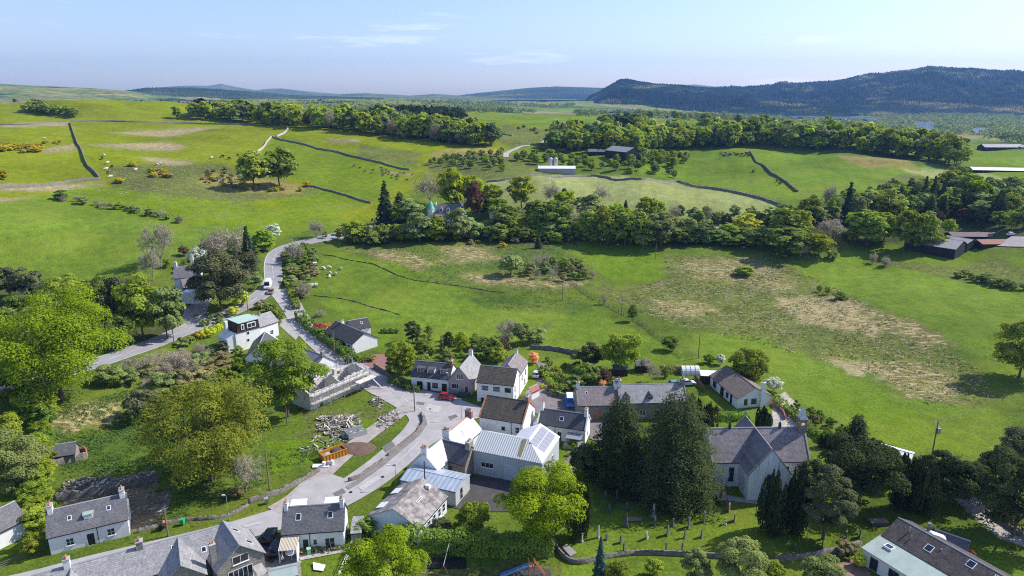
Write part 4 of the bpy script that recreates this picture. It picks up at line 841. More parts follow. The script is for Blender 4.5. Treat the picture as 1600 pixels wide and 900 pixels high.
T('bare', 335, 415, 46, 62, 'bare tree behind the white blossom tree', seed=1); T('bare', 372, 405, 36, 52, 'bare tree left of the narrow dark conifer', seed=2)
T('fir', 390, 418, 26, 62, 'narrow dark conifer beside the main road'); T('white', 311, 420, 32, 34, 'white blossom tree behind the white house', near=True); T('white', 428, 375, 22, 26, 'pale blossom tree by the bend of the main road')
T('green', 415, 392, 30, 34, 'green hawthorn by the bend of the main road'); T('red', 288, 400, 14, 16, 'small dark red tree beside the white house chimneys')
T('pine', 346, 488, 98, 106, 'wide brown green cedar in front of the white house', near=True, seed=21)
T('pine', 385, 440, 40, 50, 'brownish thicket tree between the cedar and the road'); T('grey', 398, 452, 26, 30, 'leafy bush on the verge beyond the cedar', cat='shrub', name='shrub')
T('yellow', 378, 478, 28, 28, 'bright yellow green verge bush beside the cedar', cat='shrub', name='shrub', near=True); T('yellow', 365, 492, 20, 16, 'smaller yellow verge bush by the cedar', cat='shrub', name='shrub')
row([(350, 500), (335, 508), (320, 512)], 5, ['greybush', 'bush'], (2, 3), 'mixed verge shrub in front of the cedar', 'verge shrubs in front of the cedar', cat='shrub')
row([(280, 420), (300, 430), (330, 440)], 6, ['bush', 'mid'], (3, 6), 'garden shrub around the white house below the cedar', 'shrubs around the white house', cat='shrub')
scatter([(310, 395), (400, 400), (430, 385), (330, 375)], 16, ['bush', 'bare', 'mid'], (3, 6), 'hedgerow tree behind the white house', 'hedgerow behind the white house', cat='tree', name='hedgerow_tree')
# thicket east of the main road
scatter([(445, 395), (480, 385), (500, 405), (493, 440), (470, 470), (452, 450), (446, 415)], 34, ['brown', 'greybush', 'bush', 'bush', 'mid'], (2.5, 4.5), 'thicket shrub between the main road and the sheep field', 'thicket east of the main road', cat='shrub', wr=(1, 1.5))
T('bare', 461, 412, 26, 40, 'bare forked tree in the thicket by the road'); T('bare', 478, 470, 24, 36, 'bare tree at the lower end of the thicket')
scatter([(500, 375), (560, 382), (580, 372), (540, 366)], 12, ['greybush', 'bush', 'brown'], (3, 5), 'shrub on the inside of the road bend', 'shrubs inside the road bend', cat='shrub')
T('bare', 495, 372, 24, 30, 'small leafless tree by the road bend'); T('green', 555, 380, 34, 36, 'bright green tree right of the road bend'); T('bare', 575, 378, 34, 28, 'greyish bush tree beyond the road bend'); T('bush', 584, 384, 26, 22, 'rusty shrub right of the road bend', cat='shrub')
# ruined garden growth between the lane and the great olive tree
scatter([(190, 585), (320, 560), (350, 580), (330, 610), (250, 620), (200, 610)], 22, ['bare', 'brown', 'greybush', 'bare'], (3, 6), 'tangled leafless thorn in the overgrown garden', 'tangled thorns in the overgrown garden', cat='shrub', name='thorn_bush', wr=(.9, 1.5))
T('bare', 290, 580, 70, 46, 'large fallen pale thorn tree in the overgrown garden', near=True, seed=33)
T('pine', 225, 655, 70, 52, 'sprawling brown shrub tree left of the huge olive tree', near=True)
row([(70, 650), (66, 700), (62, 750), (60, 800), (55, 830)], 18, ['green', 'green', 'hedgebush'], (3.5, 5), 'overgrown hedge tree left of the slate roofed cottage', 'overgrown hedge left of the slate roofed cottage', wr=(.8, 1.1), jit=.6, name='hedge_tree')
T('green', 50, 868, 34, 42, 'round green shrub left of the cottage gable', cat='shrub', name='shrub', near=True)
T('bare', 385, 770, 50, 74, 'pale leafless tree right of the huge olive tree', near=True, seed=41); T('brown', 370, 775, 28, 18, 'brown bramble mound under the pale leafless tree', cat='shrub', name='shrub')
# garden in front of the mansard house
for x, y, wd, h, k, l in [(349, 552, 22, 22, 'pine', 'clipped round dark bush beside the mansard house'), (372, 558, 18, 20, 'bush', 'green bush under the mansard house wall'), (325, 525, 26, 16, 'yellow', 'yellow green garden bush by the lane'), (310, 530, 20, 16, 'gorse', 'orange green garden bush by the lane'), (290, 540, 26, 16, 'greybush', 'sprawling garden bush by the lane'),
     (340, 575, 30, 20, 'greybush', 'soft green shrub below the mansard house'), (378, 578, 40, 24, 'lime', 'pale green shrub below the mansard house'), (350, 598, 44, 26, 'green', 'wide light green shrub in the sloping garden'), (395, 600, 40, 30, 'hedgebush', 'dark green shrub in the sloping garden'), (315, 600, 26, 20, 'white', 'whitish shrub in the sloping garden'),
     (340, 572, 8, 8, 'red', 'small red leaved shrub in the sloping garden'), (435, 500, 30, 20, 'bush', 'dark hedge bush round the junction garden'), (424, 488, 24, 16, 'bush', 'rounded bush at the tip of the junction garden'), (432, 512, 16, 16, 'greybush', 'leafy bush beside the white gable'), (408, 482, 26, 12, 'brown', 'brown leafed bush at the junction wall')]:
    T(k, x, y, wd, h, l, cat='shrub', name='shrub', near=True)
# gardens behind the terrace
for x, y, wd, h, k, l in [(645, 535, 24, 38, 'yew', 'dark conical conifer behind the terrace'), (701, 548, 15, 34, 'yew', 'narrow dark conifer on the lawn behind the terrace'), (660, 555, 30, 28, 'mid', 'rounded dark green garden tree behind the dormered cottage'), (628, 592, 46, 66, 'green', 'tall mixed green tree at the left end of the terrace'), (612, 590, 22, 36, 'hedgebush', 'dark clipped evergreen at the drive entrance'),
     (650, 580, 26, 30, 'lime', 'yellow green tree left of the dormered cottage'), (722, 555, 22, 40, 'lime', 'slender light green tree on the lawn'), (698, 566, 24, 22, 'greybush', 'grey green garden bush behind the terrace roof'), (662, 568, 20, 18, 'greybush', 'silvery garden bush behind the terrace roof'),
     (765, 560, 40, 40, 'mid', 'dark rounded tree behind the mauve house'), (778, 566, 26, 28, 'green', 'green tree between the mauve house and the rear wing'), (745, 545, 30, 24, 'bush', 'wide bush behind the mauve house'), (786, 548, 16, 20, 'red', 'dark red tree behind the rear wing'), (800, 536, 34, 42, 'bare', 'bare grey tree on the field edge behind the gardens'),
     (815, 538, 30, 40, 'grey', 'grey willow on the field edge behind the gardens'), (838, 535, 34, 28, 'greybush', 'spreading willow bush on the field edge'), (785, 530, 24, 34, 'bare', 'upright bare tree on the field edge'), (834, 568, 17, 22, 'orange', 'orange flowering azalea on the lawn'),
     (850, 588, 22, 18, 'bush', 'dark round bush above the parked car'), (868, 588, 18, 18, 'green', 'mushroom shaped clipped tree on the garden lawn'), (905, 572, 30, 32, 'greybush', 'loose grey green shrub by the lawn'), (923, 575, 42, 44, 'yew', 'dense dark evergreen left of the round flowering tree'), (970, 582, 64, 72, 'green', 'big round tree with pale flowers behind the stone range'),
     (915, 598, 42, 34, 'mid', 'large garden bush behind the stone range'), (900, 606, 30, 22, 'greybush', 'grey garden shrub at the end of the stone range'), (928, 600, 24, 30, 'grey', 'pale leafed shrub behind the stone range'), (945, 600, 18, 26, 'red', 'dark red shrub behind the stone range'), (941, 606, 12, 14, 'orange', 'pinkish shrub behind the stone range'),
     (960, 602, 18, 14, 'grey', 'silver rounded shrub at the stone range chimneys'), (1020, 598, 26, 34, 'bare', 'weeping purple grey tree on the lawn'), (1008, 580, 28, 24, 'bare', 'brown twiggy tree behind the weeping tree'), (1038, 590, 14, 18, 'bush', 'small bush right of the weeping tree'),
     (1168, 603, 60, 66, 'olive', 'big olive tree behind the brown roofed bungalow'), (1208, 612, 24, 26, 'white', 'cream blossom bush behind the bungalow'), (1185, 590, 26, 30, 'yew', 'dark tree beside the olive tree behind the bungalow'), (1125, 570, 14, 20, 'white', 'small blossom tree above the bungalow roof'), (1108, 568, 18, 16, 'bush', 'bush above the flat garage'),
     (860, 612, 16, 12, 'red', 'reddish heather mound by the courtyard'), (870, 618, 16, 12, 'hedgebush', 'green dome bush by the courtyard'), (848, 606, 10, 8, 'yellow', 'tiny yellow bush by the courtyard'), (884, 610, 18, 12, 'bush', 'low bush above the blue van'),
     (499, 520, 17, 16, 'pink', 'crimson rhododendron beside the dark roofed bungalow'), (512, 516, 14, 14, 'orange', 'orange azalea beside the dark roofed bungalow'), (560, 566, 14, 12, 'green', 'round green shrub below the bungalow gable'), (578, 564, 18, 12, 'bush', 'dark shrub below the bungalow gable'), (500, 495, 22, 14, 'bare', 'leafless bush at the end of the roadside hedge'),
     (600, 520, 12, 9, 'bush', 'small dark bush behind the bungalow'), (611, 520, 9, 9, 'green', 'small light bush behind the bungalow'), (620, 520, 9, 8, 'bush', 'small round bush furthest right behind the bungalow'), (1290, 580, 12, 6, 'brown', 'tiny brown bush in the field')][:-1]:
    T(k, x, y, wd, h, l, cat='tree' if h > 24 else 'shrub', near=(wd > 36), name=None if h > 24 else 'shrub')
scatter([(640, 548), (690, 560), (760, 572), (800, 560), (790, 530), (700, 530), (660, 520)], 26, ['bush', 'green', 'greybush', 'brown'], (1.5, 3.5), 'low garden shrub behind the terrace', 'garden shrubs behind the terrace', cat='shrub')
scatter([(850, 560), (905, 585), (890, 600), (850, 595)], 10, ['bush', 'greybush', 'brown'], (1.2, 2.6), 'low shrub in the sloping garden above the courtyard', 'shrubs in the garden above the courtyard', cat='shrub')
# graveyard trees
T('spruce', 966, 746, 98, 136, 'tall shaggy dark cypress with a thin spire by the graveyard', near=True, seed=51)
T('spruce', 1052, 772, 142, 176, 'massive dark spreading conifer in the graveyard', near=True, seed=52)
T('yew', 912, 742, 54, 54, 'dark yew low behind the shaggy cypress', near=True, seed=53)
for x, y, wd, h, l in [(1078, 690, 34, 78, 'Irish yew left of a pair beyond the massive conifer'), (1102, 694, 34, 78, 'Irish yew right of a pair beyond the massive conifer'), (1189, 672, 30, 42, 'single Irish yew behind the church roof'), (905, 842, 44, 106, 'Irish yew between the sycamore and the graveyard grass'), (1205, 832, 44, 110, 'Irish yew in front of the church transept'), (1238, 832, 38, 108, 'second Irish yew touching the church transept'),
                     (1410, 795, 44, 96, 'first Irish yew of the row behind the long green roofed house'), (1440, 800, 42, 94, 'second Irish yew of the row behind the long green roofed house'), (980, 668, 26, 40, 'small dark columnar yew in front of the stone range')]:
    T('irish', x, y, wd, h, l, near=True)
T('yew', 1482, 786, 66, 80, 'broad grey green yew at the end of the columnar row', near=True); T('pine', 1286, 842, 80, 130, 'conical olive yew with a bare trunk on the graveyard grass', near=True, name='yew_tree')
T('yew', 1340, 782, 124, 116, 'great domed dark yew right of the church', near=True); T('spruce', 1336, 700, 40, 60, 'ragged dark conifer behind the church bell turret', near=True)
T('yew', 1582, 838, 128, 156, 'great dark yew at the right edge over the drive', near=True); T('pine', 1590, 720, 60, 62, 'brownish conifer behind the great dark yew', near=True)
T('yew', 1530, 790, 50, 64, 'dark yew left of the great dark yew over the drive', near=True); T('pine', 1545, 740, 30, 34, 'low dark bush at the corner of the drive', cat='shrub')
T('olive', 1592, 590, 84, 102, 'isolated yellow green field tree at the right edge', near=True)
T('irish', 1310, 700, 24, 24, 'clipped yew hedge end by the bell turret', near=True); T('irish', 1290, 700, 24, 24, 'clipped yew behind the church gable', near=True)
for x, y, wd, h, k, l in [(1465, 775, 60, 84, 'yew', 'dark yew filling in behind the columnar row'), (1385, 755, 54, 66, 'yew', 'dark yew between the domed yew and the columnar row'), (1512, 778, 56, 70, 'yew', 'shaded yew just left of the drive'), (1262, 788, 50, 84, 'yew', 'dark yew between the transept yews and the domed yew'), (1370, 722, 40, 36, 'yew', 'low yew in front of the white roofed shed'), (1556, 772, 60, 80, 'yew', 'dark yew overhanging the far end of the drive')]:
    T(k, x, y, wd, h, l, near=True)
for x, y, wd, h, k, l in [(130, 540, 60, 80, 'green', 'bright leafy tree just behind the great lime tree'), (75, 520, 56, 66, 'grey', 'pale willow above the great lime tree'), (175, 600, 44, 36, 'grey', 'willow bush right of the great lime tree'), (60, 655, 60, 56, 'green', 'young green tree under the great lime tree'), (15, 640, 60, 70, 'mid', 'leafy tree at the left edge under the great lime tree')]:
    T(k, x, y, wd, h, l)
row([(1440, 738), (1480, 745), (1530, 752)], 8, ['hedgebush', 'bush'], (2.5, 3.5), 'overgrown hedge shrub along the field behind the columnar yews', 'hedge behind the columnar yews', cat='shrub')
# bottom edge shrubs
for x, y, wd, h, k, l in [(936, 925, 30, 86, 'bluefir', 'slim blue green conifer at the bottom edge'), (962, 930, 36, 62, 'olive', 'yellow green bush right of the blue green conifer'), (1021, 900, 28, 32, 'green', 'ball shaped green bush against the churchyard wall'), (1088, 912, 46, 62, 'grey', 'silvery feathery bush against the churchyard wall'), (1155, 925, 84, 90, 'grey', 'large dense grey green bush at the bottom edge'),
     (1208, 910, 34, 38, 'green', 'darker bush right of the large dense bush'), (1282, 930, 76, 66, 'grey', 'spreading pale bush below the graveyard grass'), (1342, 886, 21, 22, 'yellow', 'clipped golden ball bush by the green roofed house'), (572, 838, 34, 30, 'mid', 'dark bush beside the pale blue hall'), (742, 836, 56, 60, 'open', 'thin leafed small tree in front of the car park'),
     (712, 840, 30, 26, 'green', 'young green tree left of the thin leafed tree'), (690, 838, 34, 34, 'pine', 'dark bush at the corner of the pale blue hall'), (1500, 855, 14, 12, 'green', 'round green dome on the right lawn'), (1515, 868, 20, 10, 'orange', 'orange flowered mound on the right lawn'), (1478, 850, 16, 14, 'greybush', 'leafy shrub behind the dark roof'),
     (1320, 866, 44, 16, 'brown', 'low flower bed bush by the last headstones'), (545, 838, 10, 14, 'bush', 'small shrub by the slate lean-to'), (895, 700, 16, 14, 'green', 'small shrub on the patio of the white cottage'), (924, 704, 18, 18, 'bush', 'bush at the foot of the white cottage gable')]:
    T(k, x, y, wd, h, l, cat='shrub', name='shrub' if h < 50 else None, near=True)
scatter([(860, 612), (900, 612), (905, 605), (860, 600)], 4, ['bush'], (1, 2), 'little shrub on the retaining wall above the blue van', 'shrubs above the blue van', cat='shrub')
scatter([(1230, 640), (1280, 650), (1330, 690), (1420, 720), (1500, 735), (1500, 742), (1400, 730), (1300, 695)], 26, ['bush', 'hedgebush', 'brown'], (1.8, 3.2), 'rough hedge shrub along the field edge behind the church', 'field edge hedge behind the church', cat='shrub')
# ------------------------------------------------------------------ building materials
W_white = mat('white harling', (.80, .80, .79), .9, .16, .9, bump=.15, contrast=(.25, .6))
W_stain = mat('streaked old limewash', (.74, .75, .74), .9, col2=(.24, .25, .25), scale=1.1, stretch=(3.2, 3.2, .22), contrast=(.30, .50), bump=.15)
W_mauve = mat('mauve render', (.46, .38, .36), .9, .15, .8)
W_cream = mat('cream render', (.66, .62, .52), .9, .2, .8)
W_blue = mat('pale blue render', (.62, .70, .76), .9, .12, .8)
W_stone = tile_mat('grey whinstone wall', (.17, .155, .14), (.30, .27, .24), (.36, .33, .29), .42, .22, 1.0, .95, (.40, .37, .33), .4, .8)
W_brown = tile_mat('brown stone wall', (.24, .18, .14), (.34, .27, .21), (.30, .27, .24), .42, .22, 1.0, .95, (.16, .13, .11), .5, .8)
W_brick = mat('red brick', (.36, .17, .12), .9, .4, 5)
W_corr = corr_mat('grey profiled cladding', (.50, .54, .56), (.36, .39, .41), .32, .5)
W_corr2 = corr_mat('weathered grey cladding', (.46, .47, .47), (.33, .34, .34), .22, .6, stain=(.30, .30, .28))
R_slate = tile_mat('grey slate', (.115, .115, .125), (.165, .16, .17), (.06, .06, .065), .32, .22, 1.5, .6, (.22, .215, .21), .35)
R_slate2 = tile_mat('light weathered slate', (.24, .235, .245), (.32, .31, .315), (.15, .15, .155), .34, .24, 1.5, .6, (.40, .39, .37), .45)
R_slate3 = tile_mat('blue black slate', (.075, .078, .088), (.10, .10, .11), (.045, .045, .05), .32, .22, 1.5, .55, (.14, .14, .14), .3)
R_church = tile_mat('purple grey church slate', (.19, .172, .185), (.29, .26, .27), (.09, .08, .09), .34, .22, 1.3, .65, (.33, .30, .29), .45)
R_brown = tile_mat('dark brown pantiles', (.085, .072, .058), (.125, .105, .085), (.035, .03, .027), .30, .34, 1.4, .85, (.16, .14, .10), .4, .9)
R_btile = tile_mat('brown concrete tiles', (.19, .145, .125), (.24, .185, .155), (.09, .07, .06), .30, .32, 1.6, .8, (.28, .24, .20), .35, .8)
R_purple = tile_mat('dull purple tiles', (.20, .165, .165), (.27, .22, .215), (.12, .10, .10), .32, .24, 1.5, .8, (.33, .29, .27), .4)
R_pale = tile_mat('pale lichened slate', (.52, .52, .53), (.62, .62, .63), (.42, .42, .43), .5, .35, 1.5, .6, (.70, .70, .70), .4, .15)
R_cor = corr_mat('grey profiled roof', (.56, .58, .58), (.36, .38, .38), .45, .45, stain=(.44, .46, .42))
R_gal = corr_mat('galvanised roof', (.42, .48, .55), (.36, .42, .48), .9, .35, .25, stain=(.66, .69, .72))
R_beige = corr_mat('beige corrugated sheet', (.55, .48, .36), (.40, .34, .26), .22, .6)
R_asb = mat('lichened asbestos sheet', (.36, .335, .32), .9, col2=(.15, .13, .125), scale=.9, bump=.2, contrast=(.40, .62))
R_green = mat('pale green felt', (.36, .44, .40), .7, .2, .5)
R_white = mat('white roof sheet', (.74, .75, .77), .5, .1, 1)
M_frame = mat('white paint', (.80, .80, .80), .5)
M_glass = mat('window glass', (.015, .02, .03), .06, spec=.9)
M_darkpaint = mat('dark painted door', (.02, .022, .03), .4)
M_red = mat('red door paint', (.45, .03, .03), .4)
M_orangewood = mat('varnished orange wood', (.50, .23, .06), .5, .3, 3, stretch=(1, 1, 8))
M_pot = mat('terracotta pot', (.50, .24, .14), .9, .3, 8)
M_lead = mat('grey lead', (.30, .31, .33), .5)
M_black = mat('black plastic', (.015, .015, .018), .4)
M_teal = mat('teal frames', (.05, .16, .20), .5)
M_clad = mat('dark brown boarding', (.055, .035, .028), .8, .4, 4, stretch=(8, 8, .3))
M_wood = mat('weathered timber', (.26, .21, .16), .9, .5, 3, stretch=(.6, .6, 6))
M_steel = mat('galvanised steel', (.45, .46, .48), .4, metal=.6)
M_board = mat('scaffold boards', (.74, .68, .60), .9, .35, 2)
M_panel = mat('solar panel', (.30, .31, .36), .35, .2, 9, spec=.5)
M_conc = mat('concrete', (.44, .42, .39), .9, .3, 1.5)
M_ochre = mat('sandstone', (.46, .40, .31), .9, .35, 2)
def base_z(x, y): return float(hz(x, y))
def window(p, face, L, W, u, z, w, h, frame=None, glass=None, name='window', bars=(1, 1)):
    """frame and pane on a wall face; u is measured from the left seen from outside"""
    fr = frame or M_frame; gl = glass or M_glass; mb = MB(); gb = MB(); b = .07 if w > .6 else .05
    def bx(m, a0, a1, y0, y1, z0, z1):
        if face == 'F': m.box(a0, a1, -y1, -y0, z0, z1)
        elif face == 'B': m.box(L-a1, L-a0, W+y0, W+y1, z0, z1)
        elif face == 'R': m.box(L+y0, L+y1, a0, a1, z0, z1)
        else: m.box(-y1, -y0, W-a1, W-a0, z0, z1)
    if frame is not False:
        bx(mb, u-b, u+w+b, .01, .05, z-b, z); bx(mb, u-b, u+w+b, .01, .05, z+h, z+h+b); bx(mb, u-b, u, .01, .052, z, z+h); bx(mb, u+w, u+w+b, .01, .052, z, z+h)
        for k in range(1, bars[0]+1): x = u+w*k/(bars[0]+1); bx(mb, x-.03, x+.03, .012, .05, z, z+h)
        for k in range(1, bars[1]+1): y = z+h*k/(bars[1]+1); bx(mb, u, u+w, .013, .047, y-.025, y+.025)
        if name == 'window': bx(mb, u-.12, u+w+.12, .01, .12, z-b-.10, z-b-.002)
        o = mb.build(name, fr, p)
        bx(gb, u+.002, u+w-.002, .006, .03, z+.002, z+h-.002); gb.build('pane', gl, o)
    else:
        bx(gb, u, u+w, .006, .03, z, z+h); o = gb.build(name, gl, p)
    return o
def house(name, label, cat, O, ang, L, W, eave, ridge, wm, rm, feats=(), chim=(), sky=(), over=.22, group=None, hip=(0, 0), skirt=1.2, zb=None, root=None, gab=0.0, ridgem=None, pipes=(), coping=None):
    O = np.array(O, float); u_ = np.array([math.cos(R_(ang)), math.sin(R_(ang))]); n_ = np.array([-u_[1], u_[0]])
    if zb is None:
        ce = O[:2]+u_*L/2+n_*W/2; zb = base_z(*ce)
    if root is None:
        r = empty(name, (O[0], O[1], zb), R_(ang)); tag(r, label, cat, group)
    else: r = root
    mb = MB(); s = -skirt; e = eave-.02
    mb.poly([(0, 0, s), (L, 0, s), (L, 0, e), (0, 0, e)]); mb.poly([(L, W, s), (0, W, s), (0, W, e), (L, W, e)])
    if hip[0]: mb.poly([(0, W, s), (0, 0, s), (0, 0, e), (0, W, e)])
    else: mb.poly([(0, W, s), (0, 0, s), (0, 0, e), (0, W/2, ridge-.04), (0, W, e)])
    if hip[1]: mb.poly([(L, 0, s), (L, W, s), (L, W, e), (L, 0, e)])
    else: mb.poly([(L, 0, s), (L, W, s), (L, W, e), (L, W/2, ridge-.04), (L, 0, e)])
    mb.build('wall', wm, r)
    k = (ridge-eave)/(W/2); o = over; g = over if not coping else -.02
    rb = MB(); t = .11
    x0 = -g if not hip[0] else -o; x1 = L+g if not hip[1] else L+o; hx0 = W/2*hip[0]; hx1 = L-W/2*hip[1]; rx0 = hx0 if hip[0] else x0; rx1 = hx1 if hip[1] else x1
    rb.slab([(x0, -o, eave-k*o+t), (x1, -o, eave-k*o+t), (rx1, W/2, ridge+t), (rx0, W/2, ridge+t)], t)
    rb.slab([(x1, W+o, eave-k*o+t), (x0, W+o, eave-k*o+t), (rx0, W/2, ridge+t), (rx1, W/2, ridge+t)], t)
    if hip[0]: rb.slab([(-o, W+o, eave-k*o+t), (-o, -o, eave-k*o+t), (rx0, W/2, ridge+t)], t)
    if hip[1]: rb.slab([(L+o, -o, eave-k*o+t), (L+o, W+o, eave-k*o+t), (rx1, W/2, ridge+t)], t)
    rf = rb.build('roof', rm, r)
    cp = MB(); cp.hexa([(rx0, W/2-.14, ridge+t-.06), (rx1, W/2-.14, ridge+t-.06), (rx1, W/2+.14, ridge+t-.06), (rx0, W/2+.14, ridge+t-.06)], [(rx0, W/2-.04, ridge+t+.07), (rx1, W/2-.04, ridge+t+.07), (rx1, W/2+.04, ridge+t+.07), (rx0, W/2+.04, ridge+t+.07)])
    cp.build('ridge_cap', ridgem or M_lead, rf)
    if coping:
        cb = MB()
        for xx in (-.16, L-.14):
            for sgn in (0, 1):
                ya, yb = (-.25, W/2) if sgn == 0 else (W+.25, W/2); za, zb_ = eave-k*.25+t+.02, ridge+t+.02
                cb.hexa([(xx, ya, za-.1), (xx+.3, ya, za-.1), (xx+.3, yb, zb_-.1), (xx, yb, zb_-.1)], [(xx, ya, za+.14), (xx+.3, ya, za+.14), (xx+.3, yb, zb_+.14), (xx, yb, zb_+.14)])
        cb.build('coping', coping, rf)
    gt = MB()
    for yy in (-o-.1, W+o):
        gt = MB(); gt.box(x0+.05, x1-.05, yy, yy+.10, eave-k*o-.02, eave-k*o+.08); gt.build('gutter', M_black, rf)
    if pipes:
        pb = MB()
        for u in pipes: pb.tube((u, -.08, 0), (u, -.08, eave-.1), .05, n=6)
        pb.build('drainpipe', M_black, r)
    for c in chim:
        u, v, cw, cd, top, cm, pots = c[:7]; zr = eave+k*min(v, W-v)
        b = MB(); b.box(u-cw/2, u+cw/2, v-cd/2, v+cd/2, zr-.5 if len(c) < 8 else c[7], top, 0); b.box(u-cw/2-.07, u+cw/2+.07, v-cd/2-.07, v+cd/2+.07, top, top+.14, 2)
        for q in range(pots):
            py = v+(q-(pots-1)/2)*cd*.8/max(pots, 1); b.tube((u, py, top+.12), (u, py, top+.62), .13, .10, 7, 1)
        b.build('chimney', [cm, M_pot, M_conc], rf)
    for (side, u, tt, w, h) in sky:
        b = MB(); g2 = MB(); sl_ = math.hypot(W/2, ridge-eave); du = h/sl_
        def pt(x, q, off):
            y = W/2*q; z = eave+(ridge-eave)*q+t+off
            if side == 'B': return (L-x, W-y, z)
            return (x, y, z)
        b.hexa([pt(u, tt, -.02), pt(u+w, tt, -.02), pt(u+w, tt+du, -.02), pt(u, tt+du, -.02)], [pt(u, tt, .07), pt(u+w, tt, .07), pt(u+w, tt+du, .07), pt(u, tt+du, .07)])
        i_ = .09; d2 = .09/sl_
        g2.hexa([pt(u+i_, tt+d2, .072), pt(u+w-i_, tt+d2, .072), pt(u+w-i_, tt+du-d2, .072), pt(u+i_, tt+du-d2, .072)], [pt(u+i_, tt+d2, .085), pt(u+w-i_, tt+d2, .085), pt(u+w-i_, tt+du-d2, .085), pt(u+i_, tt+du-d2, .085)])
        b.m = [0]*len(b.m); i0 = len(b.v); b.v += g2.v; b.f += [[q+i0 for q in f] for f in g2.f]; b.m += [1]*len(g2.f)
        b.build('skylight', [M_frame if h < 2 else M_lead, M_glass], rf)
    for f in feats:
        kind, face, u, z, w, h = f[:6]; ex = f[6] if len(f) > 6 else {}
        if kind == 'w': window(r, face, L, W, u, z, w, h, **ex)
        elif kind == 'd': window(r, face, L, W, u, z, w, h, frame=ex.get('frame'), glass=ex.get('glass', M_darkpaint), name='door', bars=ex.get('bars', (0, 0)))
    return r, rf
def HR(A, B, zr, W, zb=0):
    """origin, angle and length of a house from its ridge ends seen in the picture"""
    a = PZ(A[0], A[1], zr+zb); b = PZ(B[0], B[1], zr+zb); d = (b-a)[:2]; L = float(np.hypot(*d)); u = d/L; n = np.array([-u[1], u[0]])
    return a[:2]-n*W/2, math.degrees(math.atan2(u[1], u[0])), L
def gdorm(rf, r, u, y0, w, z0, zt, depth_, wm, rm, flat=False, glass=True, side='F', W=0, L=0):
    """dormer standing on the front slope"""
    b = MB()
    if flat:
        b.box(u, u+w, y0, y0+depth_, z0-1.2, zt, 0); b.box(u-.15, u+w+.15, y0-.15, y0+depth_+.1, zt, zt+.12, 1)
    else:
        b.hexa([(u, y0, z0-1.2), (u+w, y0, z0-1.2), (u+w, y0+depth_, z0-1.2), (u, y0+depth_, z0-1.2)], [(u, y0, zt-w*.45), (u+w, y0, zt-w*.45), (u+w, y0+depth_, zt-w*.45), (u, y0+depth_, zt-w*.45)], 0)
        b.poly([(u, y0, zt-w*.45), (u+w, y0, zt-w*.45), (u+w/2, y0, zt)], 0)
        b.slab([(u-.15, y0-.15, zt-w*.45-.05), (u+w/2, y0-.15, zt+.08), (u+w/2, y0+depth_+.6, zt+.08), (u-.15, y0+depth_+.6, zt-w*.45-.05)], .08, 1)
        b.slab([(u+w/2, y0-.15, zt+.081), (u+w+.15, y0-.15, zt-w*.45-.05), (u+w+.15, y0+depth_+.6, zt-w*.45-.05), (u+w/2, y0+depth_+.6, zt+.081)], .08, 1)
    if glass:
        m_ = .14; zc = zt-(.12 if flat else w*.45); b.box(u+m_, u+w-m_, y0-.03, y0-.005, z0+.12, zc, 3); b.box(u+m_+.09, u+w-m_-.09, y0-.045, y0-.028, z0+.2, zc-.08, 2)
        b.box(u+w/2-.04, u+w/2+.04, y0-.06, y0-.04, z0+.2, zc-.08, 3)
    return b.build('dormer', [wm, rm, M_glass, M_frame], rf)
S2 = dict(bars=(1, 1)); S1 = dict(bars=(0, 1)); DK = dict(frame=M_darkpaint)
# ------------------------------------------------------------------ cottage, bottom left
r, rf = house('cottage', 'white slate roofed cottage with two terracotta potted chimneys beside the lane at the bottom left', 'house', (-73.0, 92.6), 27, 11.0, 6.6, 3.2, 6.0, W_white, R_slate,
  feats=[('w', 'F', 2.3, .95, .95, 1.15, S2), ('w', 'F', 8.0, .95, .95, 1.15, S2), ('d', 'F', 5.1, 0.02, 1.0, 2.1), ('w', 'R', 2.8, 3.6, .7, .9, S1)],
  chim=[(.45, 3.3, .7, 1.3, 6.9, W_white, 3), (10.55, 3.3, .7, 1.3, 6.9, W_white, 3)], sky=[('F', 2.7, .42, .6, .75), ('F', 8.2, .46, .6, .75)], pipes=(6.6,), skirt=1.5)
gdorm(rf, r, 5.0, 1.05, 1.25, 4.5, 4.95, 1.2, W_white, R_green, flat=True)
# ------------------------------------------------------------------ white house, bottom centre
r, rf = house('cottage', 'white gabled house with blue skylights and a beige carport by the village road', 'house', (-36.3, 93.3), 7, 9.4, 5.7, 3.4, 6.3, W_white, R_slate,
  feats=[('d', 'F', 3.0, .02, .85, 2.05), ('w', 'F', 4.7, 1.2, .4, .6, dict(bars=(0, 0), frame=M_teal)), ('d', 'F', 6.5, .05, 1.4, 1.9, dict(bars=(1, 0), glass=M_glass))],
  chim=[(.3, 2.85, .55, 1.1, 7.1, W_white, 3), (9.1, 2.85, .6, 1.3, 7.3, W_white, 3)], sky=[('F', 1.9, .42, .85, 1.1), ('F', 6.9, .42, .85, 1.1)], pipes=(4.1,))
gdorm(rf, r, .9, 3.1, 2.2, 4.6, 6.05, 2.0, W_white, R_white, flat=True, glass=False); gdorm(rf, r, 6.3, 3.1, 2.2, 4.6, 6.05, 2.0, W_white, R_white, flat=True, glass=False)
mb = MB(); mb.slab([(-.2, -2.9, 2.35), (2.6, -2.9, 2.35), (2.6, -.25, 2.95), (-.2, -.25, 2.95)], .08, 0)
for x in (-.1, 2.5): mb.box(x-.06, x+.06, -2.85, -2.73, -.5, 2.28, 1); mb.box(x-.05, x+.05, -2.7, -.26, -.5, .9 if x < 0 else 2.1, 1)
for x in (0.0, .8, 1.6, 2.4): mb.box(x, x+.05, -2.8, -.3, 2.2, 2.27, 1)
mb.build('carport', [R_beige, M_frame], r)
